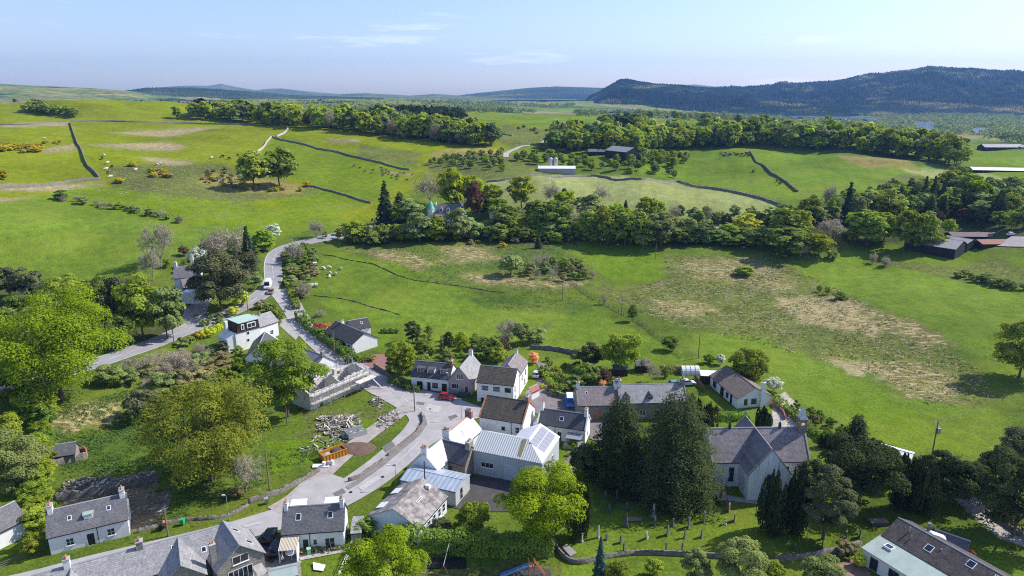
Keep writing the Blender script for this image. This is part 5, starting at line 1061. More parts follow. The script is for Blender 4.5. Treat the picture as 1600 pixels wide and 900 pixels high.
house('shed', 'grey slate lean-to shed against the gable of the white house with blue skylights', 'shed', (-26.0, 95.2), 7, 1.6, 4.6, 2.0, 2.5, W_stone, R_slate2, over=.1)
# ------------------------------------------------------------------ terrace across the bottom left
O, a, L = HR((52, 899), (348, 820.5), 6.1, 7.4)
r, rf = house('terrace', 'long slate roofed stone terrace with cross gables cut by the bottom left edge', 'house', O, a, L, 7.4, 3.5, 6.1, W_stone, R_slate2,
  chim=[(L*.165, 3.7, .8, .9, 7.3, W_white, 3), (L*.535, 3.7, .9, 1.0, 7.1, W_stone, 3)], sky=[('F', L*.70, .55, .75, .85), ('F', L*.86, .22, .7, .85)], feats=[('w', 'F', 2, .9, 1, 1.2), ('w', 'F', 12, .9, 1, 1.2)])
def cross(u, w, zt, dep, rm2=R_slate2, side_dark=True):
    b = MB(); zf = 3.5; b.poly([(u, -dep, -1), (u+w, -dep, -1), (u+w, -dep, zf), (u+w/2, -dep, zt-.05), (u, -dep, zf)], 0); b.poly([(u, -dep, -1), (u, -dep, zf), (u, 1, zf), (u, 1, -1)], 0); b.poly([(u+w, -dep, -1), (u+w, 1, -1), (u+w, 1, zf), (u+w, -dep, zf)], 0)
    b.slab([(u-.2, -dep-.2, zf-.1), (u+w/2, -dep-.2, zt), (u+w/2, 3.72, zt), (u-.2, .3, zf-.1)][::1], .1, 1); b.slab([(u+w/2, -dep-.2, zt+.003), (u+w+.2, -dep-.2, zf-.1), (u+w+.2, .3, zf-.1), (u+w/2, 3.72, zt+.003)], .1, 1)
    b.box(u+w/2-.05, u+w/2+.05, -dep-.2, 3.7, zt-.02, zt+.07, 2); return b.build('cross_gable', [W_stone, rm2, M_lead], r)
cross(L*.62, 6.0, 6.12, 3.5); cross(L*.10, 4.0, 5.9, 3.0)
O, a, L2_ = HR((373, 851), (350, 817), 6.6, 6.8)
r, rf = house('stone_house', 'rubble stone gabled wing with a big white framed window at the end of the terrace', 'house', O, a, L2_+.3, 6.8, 3.7, 6.6, W_stone, R_slate2,
  feats=[('w', 'L', 2.3, 3.6, 2.2, 1.2, dict(bars=(1, 0))), ('w', 'L', 1.5, .5, 3.4, 2.1, dict(bars=(4, 0)))], chim=[(2.0, 6.6, .9, .8, 7.0, W_stone, 2, 2.0)], sky=[('F', 1.6, .25, .9, 1.2), ('F', 4.6, .55, .9, 1.2)], over=.3)
mb = MB(); mb.box(-3.0, -.05, .8, 4.2, -.6, 0.3); mb.slab([(-3.0, .6, 2.2), (-3.0, 2.0, 2.2), (-.4, 2.0, 2.4), (-.4, .6, 2.4)], .08); mb.build('patio', M_conc, r)
# ------------------------------------------------------------------ pale blue hall
O = PZ(655, 825, 3.0)[:2]
u = np.array([math.cos(R_(68)), math.sin(R_(68))])
Lh = 9.6; r, rf = house('hall', 'pale blue gabled hall with a lichened asbestos sheet roof beside the village road', 'hall', O, 68, Lh, 9.4, 3.0, 5.4, W_blue, R_asb,
  feats=[('w', 'L', 3.1, 1.0, 1.0, 1.0, DK), ('w', 'L', 7.0, 1.0, 1.0, 1.0, DK)]+[('w', 'F', x, .9, .8, 1.4, dict(bars=(0, 1))) for x in (1.0, 2.8, 4.6, 6.4, 8.0)], sky=[('F', 4.2, .55, 1.7, .35)], ridgem=R_asb)
mb = MB(); mb.box(Lh-1.4, Lh-.9, 2.6, 3.4, 4.6, 5.3); mb.build('vent', M_frame, r)
for x in (1.4, 6.0):
    mb = MB(); mb.slab([(x, 9.1, 3.6), (x+1.8, 9.1, 3.6), (x+1.8, 7.6, 4.1), (x, 7.6, 4.1)], .06); mb.build('roof_light', R_white, r)
# ------------------------------------------------------------------ grey metal shed
r, rf = house('shed', 'grey metal shed with a blue galvanised roof behind the pale blue hall', 'shed', (-20.2, 109.6), -21, 11.0, 6.0, 3.0, 3.65, W_corr2, R_gal,
  feats=[('w', 'F', 3.6, 1.5, .6, .7, DK), ('w', 'F', 5.3, 1.5, .6, .7, DK), ('w', 'R', 2.0, 1.7, .7, .7, DK), ('w', 'R', 2.0, .7, .7, .5, DK)], over=.12, ridgem=R_gal)
# ------------------------------------------------------------------ white roofed row by the road
O, a, L = HR((697, 679), (734, 648), 6.2, 5.6)
r, rf = house('cottage', 'upper white roofed cottage of the roadside row with two brown chimneys', 'house', O, a, L, 5.6, 3.3, 6.2, W_white, R_pale,
  chim=[(L-.35, 2.8, .7, 1.5, 7.3, W_brick, 4), (.2, 2.8, .8, 1.5, 7.1, W_white, 4)], ridgem=M_pot, sky=[('F', L*.42, .35, .12, 1.3)], over=.1, feats=[('w', 'B', 2, .9, .9, 1.1), ('w', 'B', 5, .9, .9, 1.1), ('d', 'B', 3.5, .02, .9, 2)])
O, a, L = HR((662, 709), (691, 685), 6.0, 6.0)
r, rf = house('cottage', 'lower white roofed cottage of the roadside row with its gable behind the grey metal shed', 'house', O, a, L, 6.0, 3.2, 6.0, W_white, R_pale,
  chim=[(.35, 3.0, .7, 1.3, 7.1, W_white, 3)], over=.1, ridgem=M_lead, feats=[('d', 'F', 1.6, .02, 1.2, 2.2), ('w', 'B', 2, .9, .9, 1.1), ('w', 'B', 5, .9, .9, 1.1), ('w', 'F', 4, 1, .9, 1.1)])
O, a, L = HR((692, 687), (737, 698), 5.9, 5.4)
r, rf = house('outbuilding', 'dark slated outbuilding with a rust framed window between the white row and the grey hall', 'outbuilding', O, a, L, 5.4, 3.3, 5.9, W_brown, R_slate3,
  chim=[(L-.5, 2.7, .9, 1.6, 6.9, W_stone, 2)], over=.12, feats=[('w', 'F', L-4.6, .9, 1.7, 1.5, dict(frame=W_brick, bars=(2, 0)))])
# ------------------------------------------------------------------ grey village hall with solar panels (L plan)
r = empty('village_hall', (-7.4, 116.9, 0), R_(-21)); tag(r, 'grey metal clad hall with solar panels on its hipped wing', 'hall')
Lm, Wm, Wy = 13.8, 8.0, 10.8; e, rz_ = 5.0, 7.1
mb = MB(); s = -1.2
mb.poly([(0, 0, s), (Lm, 0, s), (Lm, 0, e), (0, 0, e)]); mb.poly([(Lm, 0, s), (Lm, Wy, s), (Lm, Wy, e), (Lm, 0, e)]); mb.poly([(0, Wm, s), (0, 0, s), (0, 0, e), (0, 4, rz_), (0, Wm, e)])
mb.poly([(Lm, Wy, s), (Lm-8, Wy, s), (Lm-8, Wy, e), (Lm-4, Wy, rz_), (Lm, Wy, e)]); mb.poly([(Lm-8, Wy, s), (Lm-8, Wm, s), (Lm-8, Wm, e), (Lm-8, Wy, e)]); mb.poly([(Lm-8, Wm, s), (0, Wm, s), (0, Wm, e), (Lm-8, Wm, e)])
mb.build('wall', W_corr, r)
mb = MB(); t = .12
mb.slab([(-.1, -.15, e+t-.05), (Lm+.15, -.15, e+t-.05), (Lm-4, 4, rz_+t), (-.1, 4, rz_+t)], .1); mb.slab([(-.1, 4, rz_+t), (Lm-4, 4, rz_+t), (Lm-8, Wm, e+t), (-.1, Wm+.1, e+t-.05)], .1)
rf = mb.build('roof', R_cor, r)
mb = MB(); mb.slab([(Lm+.15, -.15, e+t-.05), (Lm+.15, Wy+.1, e+t-.05), (Lm-4, Wy+.1, rz_+t), (Lm-4, 4, rz_+t)], .1); mb.slab([(Lm-4, 4, rz_+t), (Lm-4, Wy+.1, rz_+t), (Lm-8.1, Wy+.1, e+t-.05), (Lm-8.1, Wm, e+t-.05)], .1)
wr_ = mb.build('wing_roof', R_white, r)
def hp(y, q, off): return (Lm-4*q, y, e+(rz_-e)*q+t+off)
for i in range(2):
    for j in range(5):
        y0 = 3.2+j*1.42; q0 = .14+i*.38
        if i == 1 and j == 0: pass
        mb = MB(); mb.hexa([hp(y0, q0, .03), hp(y0+1.36, q0, .03), hp(y0+1.36, q0+.35, .03), hp(y0, q0+.35, .03)], [hp(y0, q0, .09), hp(y0+1.36, q0, .09), hp(y0+1.36, q0+.35, .09), hp(y0, q0+.35, .09)]); mb.build('solar_panel', M_panel, wr_)
mb = MB(); mb.hexa([(8.8, .3, e+t+.12), (9.6, .3, e+t+.12), (9.6, 3.7, rz_+t-.08), (8.8, 3.7, rz_+t-.08)], [(8.8, .3, e+t+.2), (9.6, .3, e+t+.2), (9.6, 3.7, rz_+t), (8.8, 3.7, rz_+t)]); mb.build('roof_light', mat('mossy rooflight', (.30, .27, .14), .6, .4, 3), rf)
window(r, 'F', Lm, Wy, 1.7, 1.9, 2.4, 1.0, bars=(2, 0)); window(r, 'R', Lm, Wy, 6.0, 2.0, 1.0, 1.2); window(r, 'F', Lm, Wy, 6.2, .05, 2.8, 3.4, frame=W_corr, glass=mat('grey shutter', (.48, .52, .55), .5), name='door', bars=(0, 0))
# ------------------------------------------------------------------ two storey white house, brown pantiles
r, rf = house('white_house', 'tall white house with a dark brown pantiled roof in the middle of the village', 'house', (-6.8, 130.3), -20, 9.6, 7.8, 5.5, 8.5, W_white, R_brown,
  feats=[('w', 'F', 5.0, 3.3, .6, .6, DK), ('w', 'F', 8.0, 3.0, .8, 1.3, S1), ('w', 'F', 5.0, .9, 1.0, 1.3, S2), ('w', 'F', 8.0, .9, .8, 1.3, S1), ('w', 'R', 5.4, 2.6, .5, 1.2)], chim=[(9.1, 4.4, .7, 1.2, 9.5, W_brick, 2)], pipes=(7.1, 9.2), ridgem=R_brown, coping=M_pot)
mb = MB(); mb.box(-1.2, 2.2, 2.9+5, 5, 0, 0) if False else mb.box(10.2, 11.6, 5.0, 7.4, 0, 3.3); mb.build('porch', W_white, r)
r, rf = house('white_cottage', 'white cottage with dark slates and white chimneys behind the grey hall', 'house', (5.4, 131.3), -18, 10.3, 4.9, 3.4, 5.7, W_white, R_slate3,
  feats=[('w', 'F', 7.0, .8, 1.8, 1.3, dict(bars=(2, 0))), ('w', 'F', 2.6, 1.0, .7, 1.1, S1), ('d', 'F', 4.4, .02, .8, 2.0), ('w', 'R', 1.8, 1.0, .7, 1.0)], chim=[(.4, 2.45, .6, 1.0, 6.9, W_white, 1), (9.9, 2.45, .6, 1.1, 6.9, W_white, 2)], sky=[('F', 4.5, .3, .9, 1.0)], coping=W_white, pipes=(2.0, 3.8))
mb = MB(); mb.box(6.4, 10.0, -3.0, -.05, -.4, .9); mb.slab([(6.6, -2.2, 2.1), (9.9, -2.2, 2.1), (9.9, -.1, 2.4), (6.6, -.1, 2.4)], .07); mb.build('patio_canopy', M_steel, r)
# ------------------------------------------------------------------ northern terrace
r, rf = house('cottage', 'white cottage with three dormers at the left end of the upper terrace', 'house', (-25.0, 156.7), -14, 9.9, 6.6, 3.3, 6.1, W_white, R_slate3,
  feats=[('d', 'F', 1.5, .02, 1.5, 2.1), ('d', 'F', 4.2, .02, .9, 2.1), ('w', 'F', 5.6, .9, 1.3, 1.1, DK), ('d', 'F', 8.0, .02, 1.3, 2.1)], chim=[(9.5, 3.3, .7, 1.3, 7.0, W_brick, 3)], over=.15)
for x, m_ in ((1.2, M_clad), (4.0, W_white), (7.2, M_clad)): gdorm(rf, r, x, .9, 1.9, 3.9, 5.2, 1.7, m_, R_slate3, flat=True)
O = (-9.75, 152.6)
r, rf = house('gabled_house', 'mauve gabled house with a red door in the middle of the upper terrace', 'house', O, 76, 9.4, 5.9, 3.5, 6.9, W_mauve, R_slate2,
  feats=[('w', 'L', 2.1, 3.9, 1.6, 1.3, dict(bars=(2, 0))), ('w', 'L', .9, 1.3, 1.6, 1.2, dict(bars=(2, 0))), ('d', 'L', 4.2, .2, .8, 2.0, dict(glass=M_red)), ('w', 'F', 1.3, 1.3, .5, 1.4)], chim=[(9.0, 2.95, .8, .9, 7.9, W_white, 2)], over=.3)
mb = MB(); mb.box(-1.6, -.04, 0.4, 3.0, -.5, .5); mb.box(-1.62, -1.52, .4, 3.0, .5, 1.3); mb.build('steps', mat('dark green railings', (.05, .10, .09), .6), r)
r, rf = house('white_house', 'white two storey house with a brown tiled roof at the right of the upper terrace', 'house', (-8.3, 149.0), -14, 8.9, 7.2, 5.0, 7.8, W_white, R_brown,
  feats=[('w', 'F', 1.2, 3.1, 1.6, 1.2, dict(bars=(0, 1))), ('w', 'F', 4.0, 3.1, 1.6, 1.2, dict(bars=(0, 1))), ('w', 'F', 6.8, 3.1, 1.5, 1.2, dict(bars=(0, 0))), ('d', 'F', 3.2, .02, 1.5, 1.9), ('w', 'R', 1.2, 3.1, .5, 1.2, DK), ('w', 'R', 1.2, .6, .6, 1.4, DK)], over=.15)
r, rf = house('rear_wing', 'white rear wing with purple brown tiles behind the two storey terrace house', 'house', (1.9, 152.6), 76, 8.6, 5.8, 5.3, 7.6, W_white, R_purple,
  feats=[('w', 'F', 2.0, 3.2, .5, 1.2, DK), ('w', 'F', 5.6, 3.2, .5, 1.2, DK), ('w', 'F', 5.0, .8, .6, 1.4, DK)], chim=[(8.2, 2.9, .6, .8, 8.3, W_white, 2)], over=.12)
# ------------------------------------------------------------------ stone range
r, rf = house('stone_cottage', 'stone cottage with an orange door at the left end of the stone range', 'house', (14.7, 139.2), 2, 9.2, 7.0, 3.7, 6.5, W_stone, R_purple,
  feats=[('w', 'F', 1.6, 1.0, .9, 1.1), ('d', 'F', 3.9, .02, 1.1, 2.2, dict(frame=M_orangewood, glass=M_orangewood)), ('w', 'F', 6.4, 1.0, .9, 1.1)], chim=[(.35, 3.5, .7, 1.1, 7.6, W_white, 3), (8.9, 3.5, .7, 1.4, 7.6, W_white, 4)], sky=[('F', 1.9, .55, .6, .8)], coping=W_stone)
r, rf = house('stone_house', 'longer stone house with dormers right of the stone cottage with the orange door', 'house', (24.1, 139.5), 3, 15.2, 7.0, 4.1, 6.95, W_stone, R_slate2,
  feats=[('w', 'F', 1.4, .9, 1.2, 1.3), ('w', 'F', 4.6, .9, 1.2, 1.3), ('d', 'F', 8.0, .02, 1.0, 2.1), ('w', 'F', 11, .9, 1.2, 1.3)], chim=[(.35, 3.5, .8, 1.4, 8.1, W_white, 4), (14.9, 3.5, .8, 1.3, 8.1, W_stone, 4)], coping=W_stone)
for x in (1.0, 6.2): gdorm(rf, r, x, .5, 1.3, 4.3, 5.9, 1.4, W_stone, R_slate3)
# ------------------------------------------------------------------ brown roofed bungalow
r, rf = house('bungalow', 'long white bungalow with a brown tiled roof and a tall gable chimney', 'bungalow', (49.7, 158.3), -79, 13.4, 8.4, 2.7, 4.9, W_white, R_btile,
  feats=[('w', 'F', 1.6, .7, 1.5, 1.3, dict(frame=M_teal)), ('d', 'F', 5.4, .02, 1.5, 2.1, dict(frame=M_teal)), ('w', 'F', 8.2, .8, 1.0, 1.1, dict(frame=M_teal)), ('d', 'F', 10.2, .02, .8, 2.1, dict(frame=M_teal)), ('w', 'R', 1.8, .9, .7, 1.2, DK), ('w', 'R', 3.6, 1.0, 1.2, 1.1, DK)],
  over=.3, ridgem=R_btile)
mb = MB(); mb.box(13.4, 14.0, 5.6, 6.5, -1, 6.2, 0); mb.tube((13.7, 6.05, 6.2), (13.7, 6.05, 6.9), .14, n=8, m=1); mb.build('chimney', [W_white, M_conc], r)
mb = MB(); mb.box(0, 5.5, 0, 3, -.5, 2.3, 0); mb.slab([(-.2, -.2, 2.35), (5.7, -.2, 2.35), (5.7, 3.2, 2.55), (-.2, 3.2, 2.55)], .1, 1)
q = PZ(1095, 600, 0); o = mb.build('garage', [M_clad, R_white]); o.location = (q[0], q[1], 0); o.rotation_euler[2] = R_(-8); tag(o, 'flat roofed garage with a pale felt roof beside the brown roofed bungalow', 'garage')
# ------------------------------------------------------------------ church
r, rf = house('church', 'limewashed church with a purple slate roof and crossing transept', 'church', (36.9, 112.2), 1.5, 18.2, 8.0, 5.0, 9.9, W_stain, R_church,
  feats=[('w', 'F', 3.3, 1.3, .8, 2.6, dict(frame=M_darkpaint, bars=(1, 3))), ('w', 'F', 13.5, 1.3, .8, 2.6, DK), ('w', 'R', 3.5, 2, 1.2, 3, DK)], coping=M_ochre, over=.1, ridgem=M_lead)
mb = MB()
tx0, tx1 = 5.1, 12.7; fy = -4.6; by = 9.0; zt = 9.9; xm = (tx0+tx1)/2
for y in (fy, by): mb.poly([(tx0, y, -1), (tx1, y, -1), (tx1, y, 5), (xm, y, zt-.05), (tx0, y, 5)])
for x in (tx0, tx1): mb.poly([(x, fy, -1), (x, by, -1), (x, by, 5), (x, fy, 5)])
tr = mb.build('transept', W_stain, r)
mb = MB(); mb.slab([(tx0-.15, fy+.1, 4.95), (xm, fy+.1, zt+.08), (xm, by-.1, zt+.08), (tx0-.15, by-.1, 4.95)], .1); mb.slab([(xm, fy+.1, zt+.083), (tx1+.15, fy+.1, 4.95), (tx1+.15, by-.1, 4.95), (xm, by-.1, zt+.083)], .1); mb.build('transept_roof', R_church, tr)
mb = MB()
for y in (fy-.02, by-.28):
    for s_, xe in ((0, tx0-.25), (1, tx1+.25)): mb.hexa([(xe, y, 4.8), (xe, y+.3, 4.8), (xm, y+.3, zt-.02), (xm, y, zt-.02)], [(xe, y, 5.1), (xe, y+.3, 5.1), (xm, y+.3, zt+.3), (xm, y, zt+.3)])
mb.box(xm-.06, xm+.06, fy+.3, by-.3, zt+.05, zt+.2)
mb.box(xm-.1, xm+.1, by-.25, by-.05, zt+.2, zt+1.1); mb.box(xm-.35, xm+.35, by-.22, by-.08, zt+.65, zt+.85); mb.build('coping', M_ochre, tr)
mb = MB(); mb.box(xm-.5, xm+.5, fy-.05, fy-.01, 2, 5.2, 0); mb.build('window', M_glass, tr)
mb = MB()
for x, y, z in ((4.1, 4.0, 9.95), (13.6, 4.0, 9.95)): mb.box(x-.2, x+.2, y-.2, y+.2, z-.3, z+.8); mb.hexa([(x-.24, y-.24, z+.8), (x+.24, y-.24, z+.8), (x+.24, y+.24, z+.8), (x-.24, y+.24, z+.8)], [(x-.02, y-.02, z+1.2), (x+.02, y-.02, z+1.2), (x+.02, y+.02, z+1.2), (x-.02, y+.02, z+1.2)])
mb.build('roof_vent', mat('dark lead', (.05, .05, .06), .5), rf)
mb = MB(); bx, by_ = 17.9, 4.0
mb.box(bx-.9, bx+.5, by_-.8, by_+.8, 8.6, 10.6, 0)
for dx in (-.75, .35):
    for dy in (-.65, .65): mb.box(bx+dx-.14, bx+dx+.14, by_+dy-.14, by_+dy+.14, 10.6, 11.7, 0)
mb.box(bx-1.0, bx+.6, by_-.9, by_+.9, 11.7, 11.95, 0)
mb.hexa([(bx-.9, by_-.8, 11.95), (bx+.5, by_-.8, 11.95), (bx+.5, by_+.8, 11.95), (bx-.9, by_+.8, 11.95)], [(bx-.22, by_-.03, 14.2), (bx-.18, by_-.03, 14.2), (bx-.18, by_+.03, 14.2), (bx-.22, by_+.03, 14.2)], 1)
mb.build('bellcote', [W_brown, R_pale], rf)
# ------------------------------------------------------------------ long house bottom right
a = PZ(1378, 836, 3.7); ang = -62; u = np.array([math.cos(R_(ang)), math.sin(R_(ang))]); n = np.array([-u[1], u[0]])
r, rf = house('long_house', 'long house with dark tiles and a pale green lower roof at the bottom right corner', 'house', a[:2], ang, 18, 7.6, 3.6, 5.5, W_white, R_brown, sky=[('F', 5.6, .35, 1.1, 1.2), ('F', 11.0, .62, 1.1, 1.2), ('F', 14.6, .6, 1.1, 1.2)], over=.1, ridgem=M_lead)
rf.data.materials[0] = tile_mat('charcoal tiles', (.055, .045, .045), (.10, .085, .08), (.03, .026, .026), .3, .24, 2.2, .9, (.17, .15, .14), .5)
mb = MB(); mb.poly([(0, -4.2, -1), (18, -4.2, -1), (18, -4.2, 2.75), (0, -4.2, 2.75)]); mb.poly([(0, 0, -1), (0, -4.2, -1), (0, -4.2, 2.75), (0, 0, 3.5)]); mb.build('annexe_wall', W_white, r)
mb = MB(); mb.slab([(-.25, -4.5, 2.85), (18.2, -4.5, 2.85), (18.2, .05, 3.62), (-.25, .05, 3.62)], .12); an = mb.build('annexe_roof', R_green, r)
mb = MB(); mb.box(1.6, 2.9, -2.0, -.9, 3.2, 3.62, 0); mb.box(1.75, 2.75, -1.85, -1.05, 3.625, 3.65, 1); mb.build('skylight', [M_frame, M_glass], an)
for x, w_, z0, h_ in ((1.3, 1.3, .1, 2.1), (4.3, 1.6, .9, 1.3), (8.0, .6, .6, 1.8), (11, 1.6, .9, 1.3)):
    b = MB(); b.box(x, x+w_, -4.26, -4.21, z0, z0+h_, 0); b.box(x+.1, x+w_/2-.04, -4.28, -4.262, z0+.1, z0+h_-.1, 1); b.box(x+w_/2+.04, x+w_-.1, -4.28, -4.262, z0+.1, z0+h_-.1, 1); b.build('window', [M_teal, M_glass], r)
mb = MB(); mb.tube((2.6, 2.6, 4.8), (2.6, 2.6, 5.9), .09, n=8); mb.tube((3.4, 1.9, 4.5), (3.4, 1.9, 5.2), .08, n=8); mb.tube((7.5, 2.6, 4.8), (7.5, 2.6, 5.2), .1, n=8); mb.tube((11, 2.9, 4.9), (11, 2.9, 5.3), .1, n=8); mb.build('flue', M_conc, rf)
# pale triangular garden room roof behind
q = PZ(1420, 822, 4.2)
mb = MB(); mb.box(0, 5.0, 0, 4.4, -1, 2.9, 0); mb.hexa([(-.2, -.2, 2.9), (5.2, -.2, 2.9), (5.2, 4.6, 2.9), (-.2, 4.6, 2.9)], [(2.4, 2.1, 4.6), (2.6, 2.1, 4.6), (2.6, 2.3, 4.6), (2.4, 2.3, 4.6)], 1)
mb.box(2.2, 2.6, 2.1, 2.5, 4.5, 5.8, 2)
o = mb.build('garden_room', [W_white, R_white, W_stone]); q = PZ(1440, 846, 2.9); o.location = (q[0]-2, q[1]-.5, 0); o.rotation_euler[2] = R_(-25); tag(o, 'pale pyramid roofed room with a stone chimney behind the long house', 'garden room')
q = PZ(1478, 842, 2.0); house('shed', 'small dark roofed timber shed behind the long house', 'shed', (q[0]-2, q[1]), -40, 4.5, 3.2, 2.0, 2.8, M_wood, R_slate3)
# low white roofed outbuilding beyond the yews
q = PZ(1368, 704, 2.6); house('shed', 'white roofed shed between the yews and the field behind the church', 'shed', (q[0], q[1]), -38, 6.0, 4.2, 2.4, 3.0, M_wood, R_white)
house('cottage', 'sliver of a white gabled house at the far left edge of the bottom lawn', 'house', PZ(-40, 850, 3)[:2], 62, 7.5, 6, 3.0, 5.2, W_white, R_slate)
# ------------------------------------------------------------------ mansard house by the junction
def zat(px, py, z): 
    p = PZ(px, py, z); return p
q = PZ(373, 523, 5.6); zb = base_z(q[0], q[1])
ang = math.degrees(math.atan2(*(PZ(404, 498, 8.2)-PZ(373, 506, 8.2))[[1, 0]])); p0 = PZ(373, 506, 8.2)
r = empty('mansard_house', (p0[0], p0[1], zb), R_(ang)); tag(r, 'white house with a dark boarded top storey and flat green roof by the road junction', 'house')
LL = float(np.hypot(*(PZ(404, 498, 8.2)-PZ(373, 506, 8.2))[:2])); DD = 6.2; h0 = 8.2-zb
mb = MB(); mb.box(-1.2, LL+.1, .3, DD+.3, -1.5, h0-2.7); mb.hexa([(-3.4, .9, -1.5), (-1.2, .6, -1.5), (-1.2, DD+.3, -1.5), (-3.4, DD, -1.5)], [(-3.4, .9, h0-4.2), (-1.2, .6, h0-2.7), (-1.2, DD+.3, h0-2.7), (-3.4, DD, h0-4.2)]); mb.build('wall', W_white, r)
mb = MB(); mb.hexa([(-.9, .1, h0-2.72), (LL+.2, .1, h0-2.72), (LL+.2, DD, h0-2.72), (-.9, DD, h0-2.72)], [(.1, .35, h0-.05), (LL, .35, h0-.05), (LL, DD-.2, h0-.05), (.1, DD-.2, h0-.05)]); top = mb.build('top_storey', M_clad, r)
mb = MB(); mb.box(-.2, LL+.3, 0, DD+.2, h0-.05, h0+.16); mb.build('flat_roof', mat('pale green copper felt', (.42, .56, .50), .6, .1, 1), r)
for x, w_ in ((.6, .9), (2.4, 2.6)):
    b = MB(); b.box(x, x+w_, .0, .26, h0-2.0, h0-.5, 0); b.box(x+.2, x+(w_/2-.05 if w_ > 1 else w_-.2), -.02, 0.0-.002, h0-1.8, h0-.7, 1)
    if w_ > 1: b.box(x+w_/2+.08, x+w_-.2, -.02, -.002, h0-1.8, h0-.7, 1)
    b.build('window', [M_frame, M_glass], top)
for x, z in ((2.2, h0-3.9), (2.0, h0-6.0)):
    b = MB(); b.box(x, x+.8, .22, .29, z, z+.9, 0); b.box(x+.08, x+.72, .2, .218, z+.08, z+.82, 1); b.build('window', [M_frame, M_glass], r)
mb = MB(); mb.box(-2.2, -1.5, 3.4, 4.4, h0-3.5, h0+.4); mb.build('chimney', W_white, r)
house('white_wing', 'white gabled house with a pale grey roof joined to the mansard house', 'house', PZ(405, 506, 6)[:2], ang+8, 6.5, 6.2, 4.6-zb*.3, 7.0, W_white, R_slate2, chim=[(.4, 3.1, .5, 1.1, 7.7, W_white, 2), (2.6, 3.1, .5, .6, 7.6, W_stone, 2)], feats=[('w', 'R', 2.0, 2.6, 1.0, 1.1), ('w', 'F', 3.5, 1.2, 1.0, 1.2)])
O, a, L = HR((402, 545), (414, 519), 6.0, 6.4); house('slate_cottage', 'dark slate roofed cottage with white gable copings below the mansard house', 'house', O, a, L, 6.4, 3.4, 6.0, W_white, R_slate3, coping=W_white)
O, a, L = HR((440, 533), (506, 556), 5.6, 6.0); house('roadside_cottage', 'pale roofed white cottage along the road behind the open crowned tree', 'house', O, a, L, 6.0, 3.3, 5.6, W_white, R_slate2, chim=[(L-.4, 3.0, .7, 1.0, 6.7, W_stone, 2)], feats=[('w', 'F', 2, 1, 1, 1.2), ('w', 'F', 8, 1, 1, 1.2)])
# ------------------------------------------------------------------ dark roofed bungalow
r, rf = house('bungalow', 'white bungalow with a near black tiled roof and bright gable by the hedge lined road', 'bungalow', (-55.3, 190.2), -45, 15.0, 8.2, 2.6, 4.9, W_white, tile_mat('near black tiles', (.045, .045, .05), (.065, .065, .07), (.03, .03, .03), .3, .3, 1.6, .8, (.085, .085, .09), .4),
  feats=[('w', 'F', 8.5, .5, .9, 1.5, DK), ('w', 'F', 10.5, .5, .9, 1.5, DK), ('d', 'F', 12.6, .02, 1.0, 2.0), ('w', 'F', 5.5, .8, 1.2, 1.1, DK)], chim=[(3.0, 4.4, .6, .8, 5.8, W_white, 1)])
O, a, L = HR((545, 505), (573, 500), 4.6, 6); house('annexe', 'dark roofed rear wing of the near black roofed bungalow', 'house', O, a, L, 6, 2.6, 4.6, W_white, MT['near black tiles'], sky=[('F', L*.55, .4, .7, 1.0)])
# ------------------------------------------------------------------ white house upper left
zb = base_z(-115, 245)
O, a, L = HR((272, 417), (313, 414), 7.4, 9.0, zb)
r, rf = house('white_house', 'white slate roofed house with tall chimneys half hidden by the cedar', 'house', O, a, L, 9.0, 4.4, 7.4, W_white, R_slate, chim=[(.5, 4.5, .9, 1.8, 8.9, W_white, 4), (5.5, 7.5, .9, 1.8, 10.4, W_white, 4)], feats=[('w', 'F', 5, 1, 1, 1.3), ('w', 'F', 8, 1, 1, 1.3), ('w', 'F', 8, 3, .8, 1)], zb=zb)
O, a, L = HR((284, 437), (301, 435), 5.0, 6.6, zb)
house('stone_wing', 'low stone gabled wing in front of the white house by the cedar', 'house', O, a, L+1, 6.6, 3.0, 5.0, W_brown, R_purple, zb=zb)
mb = MB(); q = PZ(284, 470, zb); mb.box(0, 5.2, 0, 4, -1, 2.6); o = mb.build('garage', W_white); o.location = (q[0], q[1], zb); o.rotation_euler[2] = R_(4); tag(o, 'white flat walled garage below the stone gabled wing', 'garage')
# ------------------------------------------------------------------ turreted house in the valley
q = G(688, 350); zb = q[2]
r, rf = house('turreted_house', 'white valley house with round dormers, dark slates and a green copper turret', 'house', (q[0]-3.5, q[1]+2), -3, 15, 8, 5.4, 9.0, W_white, R_slate, chim=[(.5, 4, .8, 1.5, 10.3, W_white, 2), (14.5, 4, .8, 1.5, 10.3, W_white, 2)], feats=[('w', 'F', 2, 1, 1.2, 1.4), ('w', 'F', 6, 1, 1.2, 1.4), ('w', 'F', 10, 1, 1.2, 1.4)], zb=zb)
for x in (2.8, 6.4): gdorm(rf, r, x, .8, 1.7, 6.1, 8.3, 2, W_white, R_slate)
mb = MB(); mb.tube((-1.6, 1.4, -1), (-1.6, 1.4, 7.2), 1.9, n=14, m=0); mb.tube((-1.6, 1.4, 7.2), (-1.6, 1.4, 8.6), 2.1, 1.5, 14, 1); mb.tube((-1.6, 1.4, 8.6), (-1.6, 1.4, 10.2), 1.5, .9, 14, 1); mb.tube((-1.6, 1.4, 10.2), (-1.6, 1.4, 11.4), .9, .05, 14, 1); mb.build('turret', [W_white, mat('verdigris copper', (.16, .50, .36), .6)], r)
mb = MB(); mb.box(-.5, 5.5, -3.0, -.05, -1, 4.4); mb.build('porch', W_brick, r)
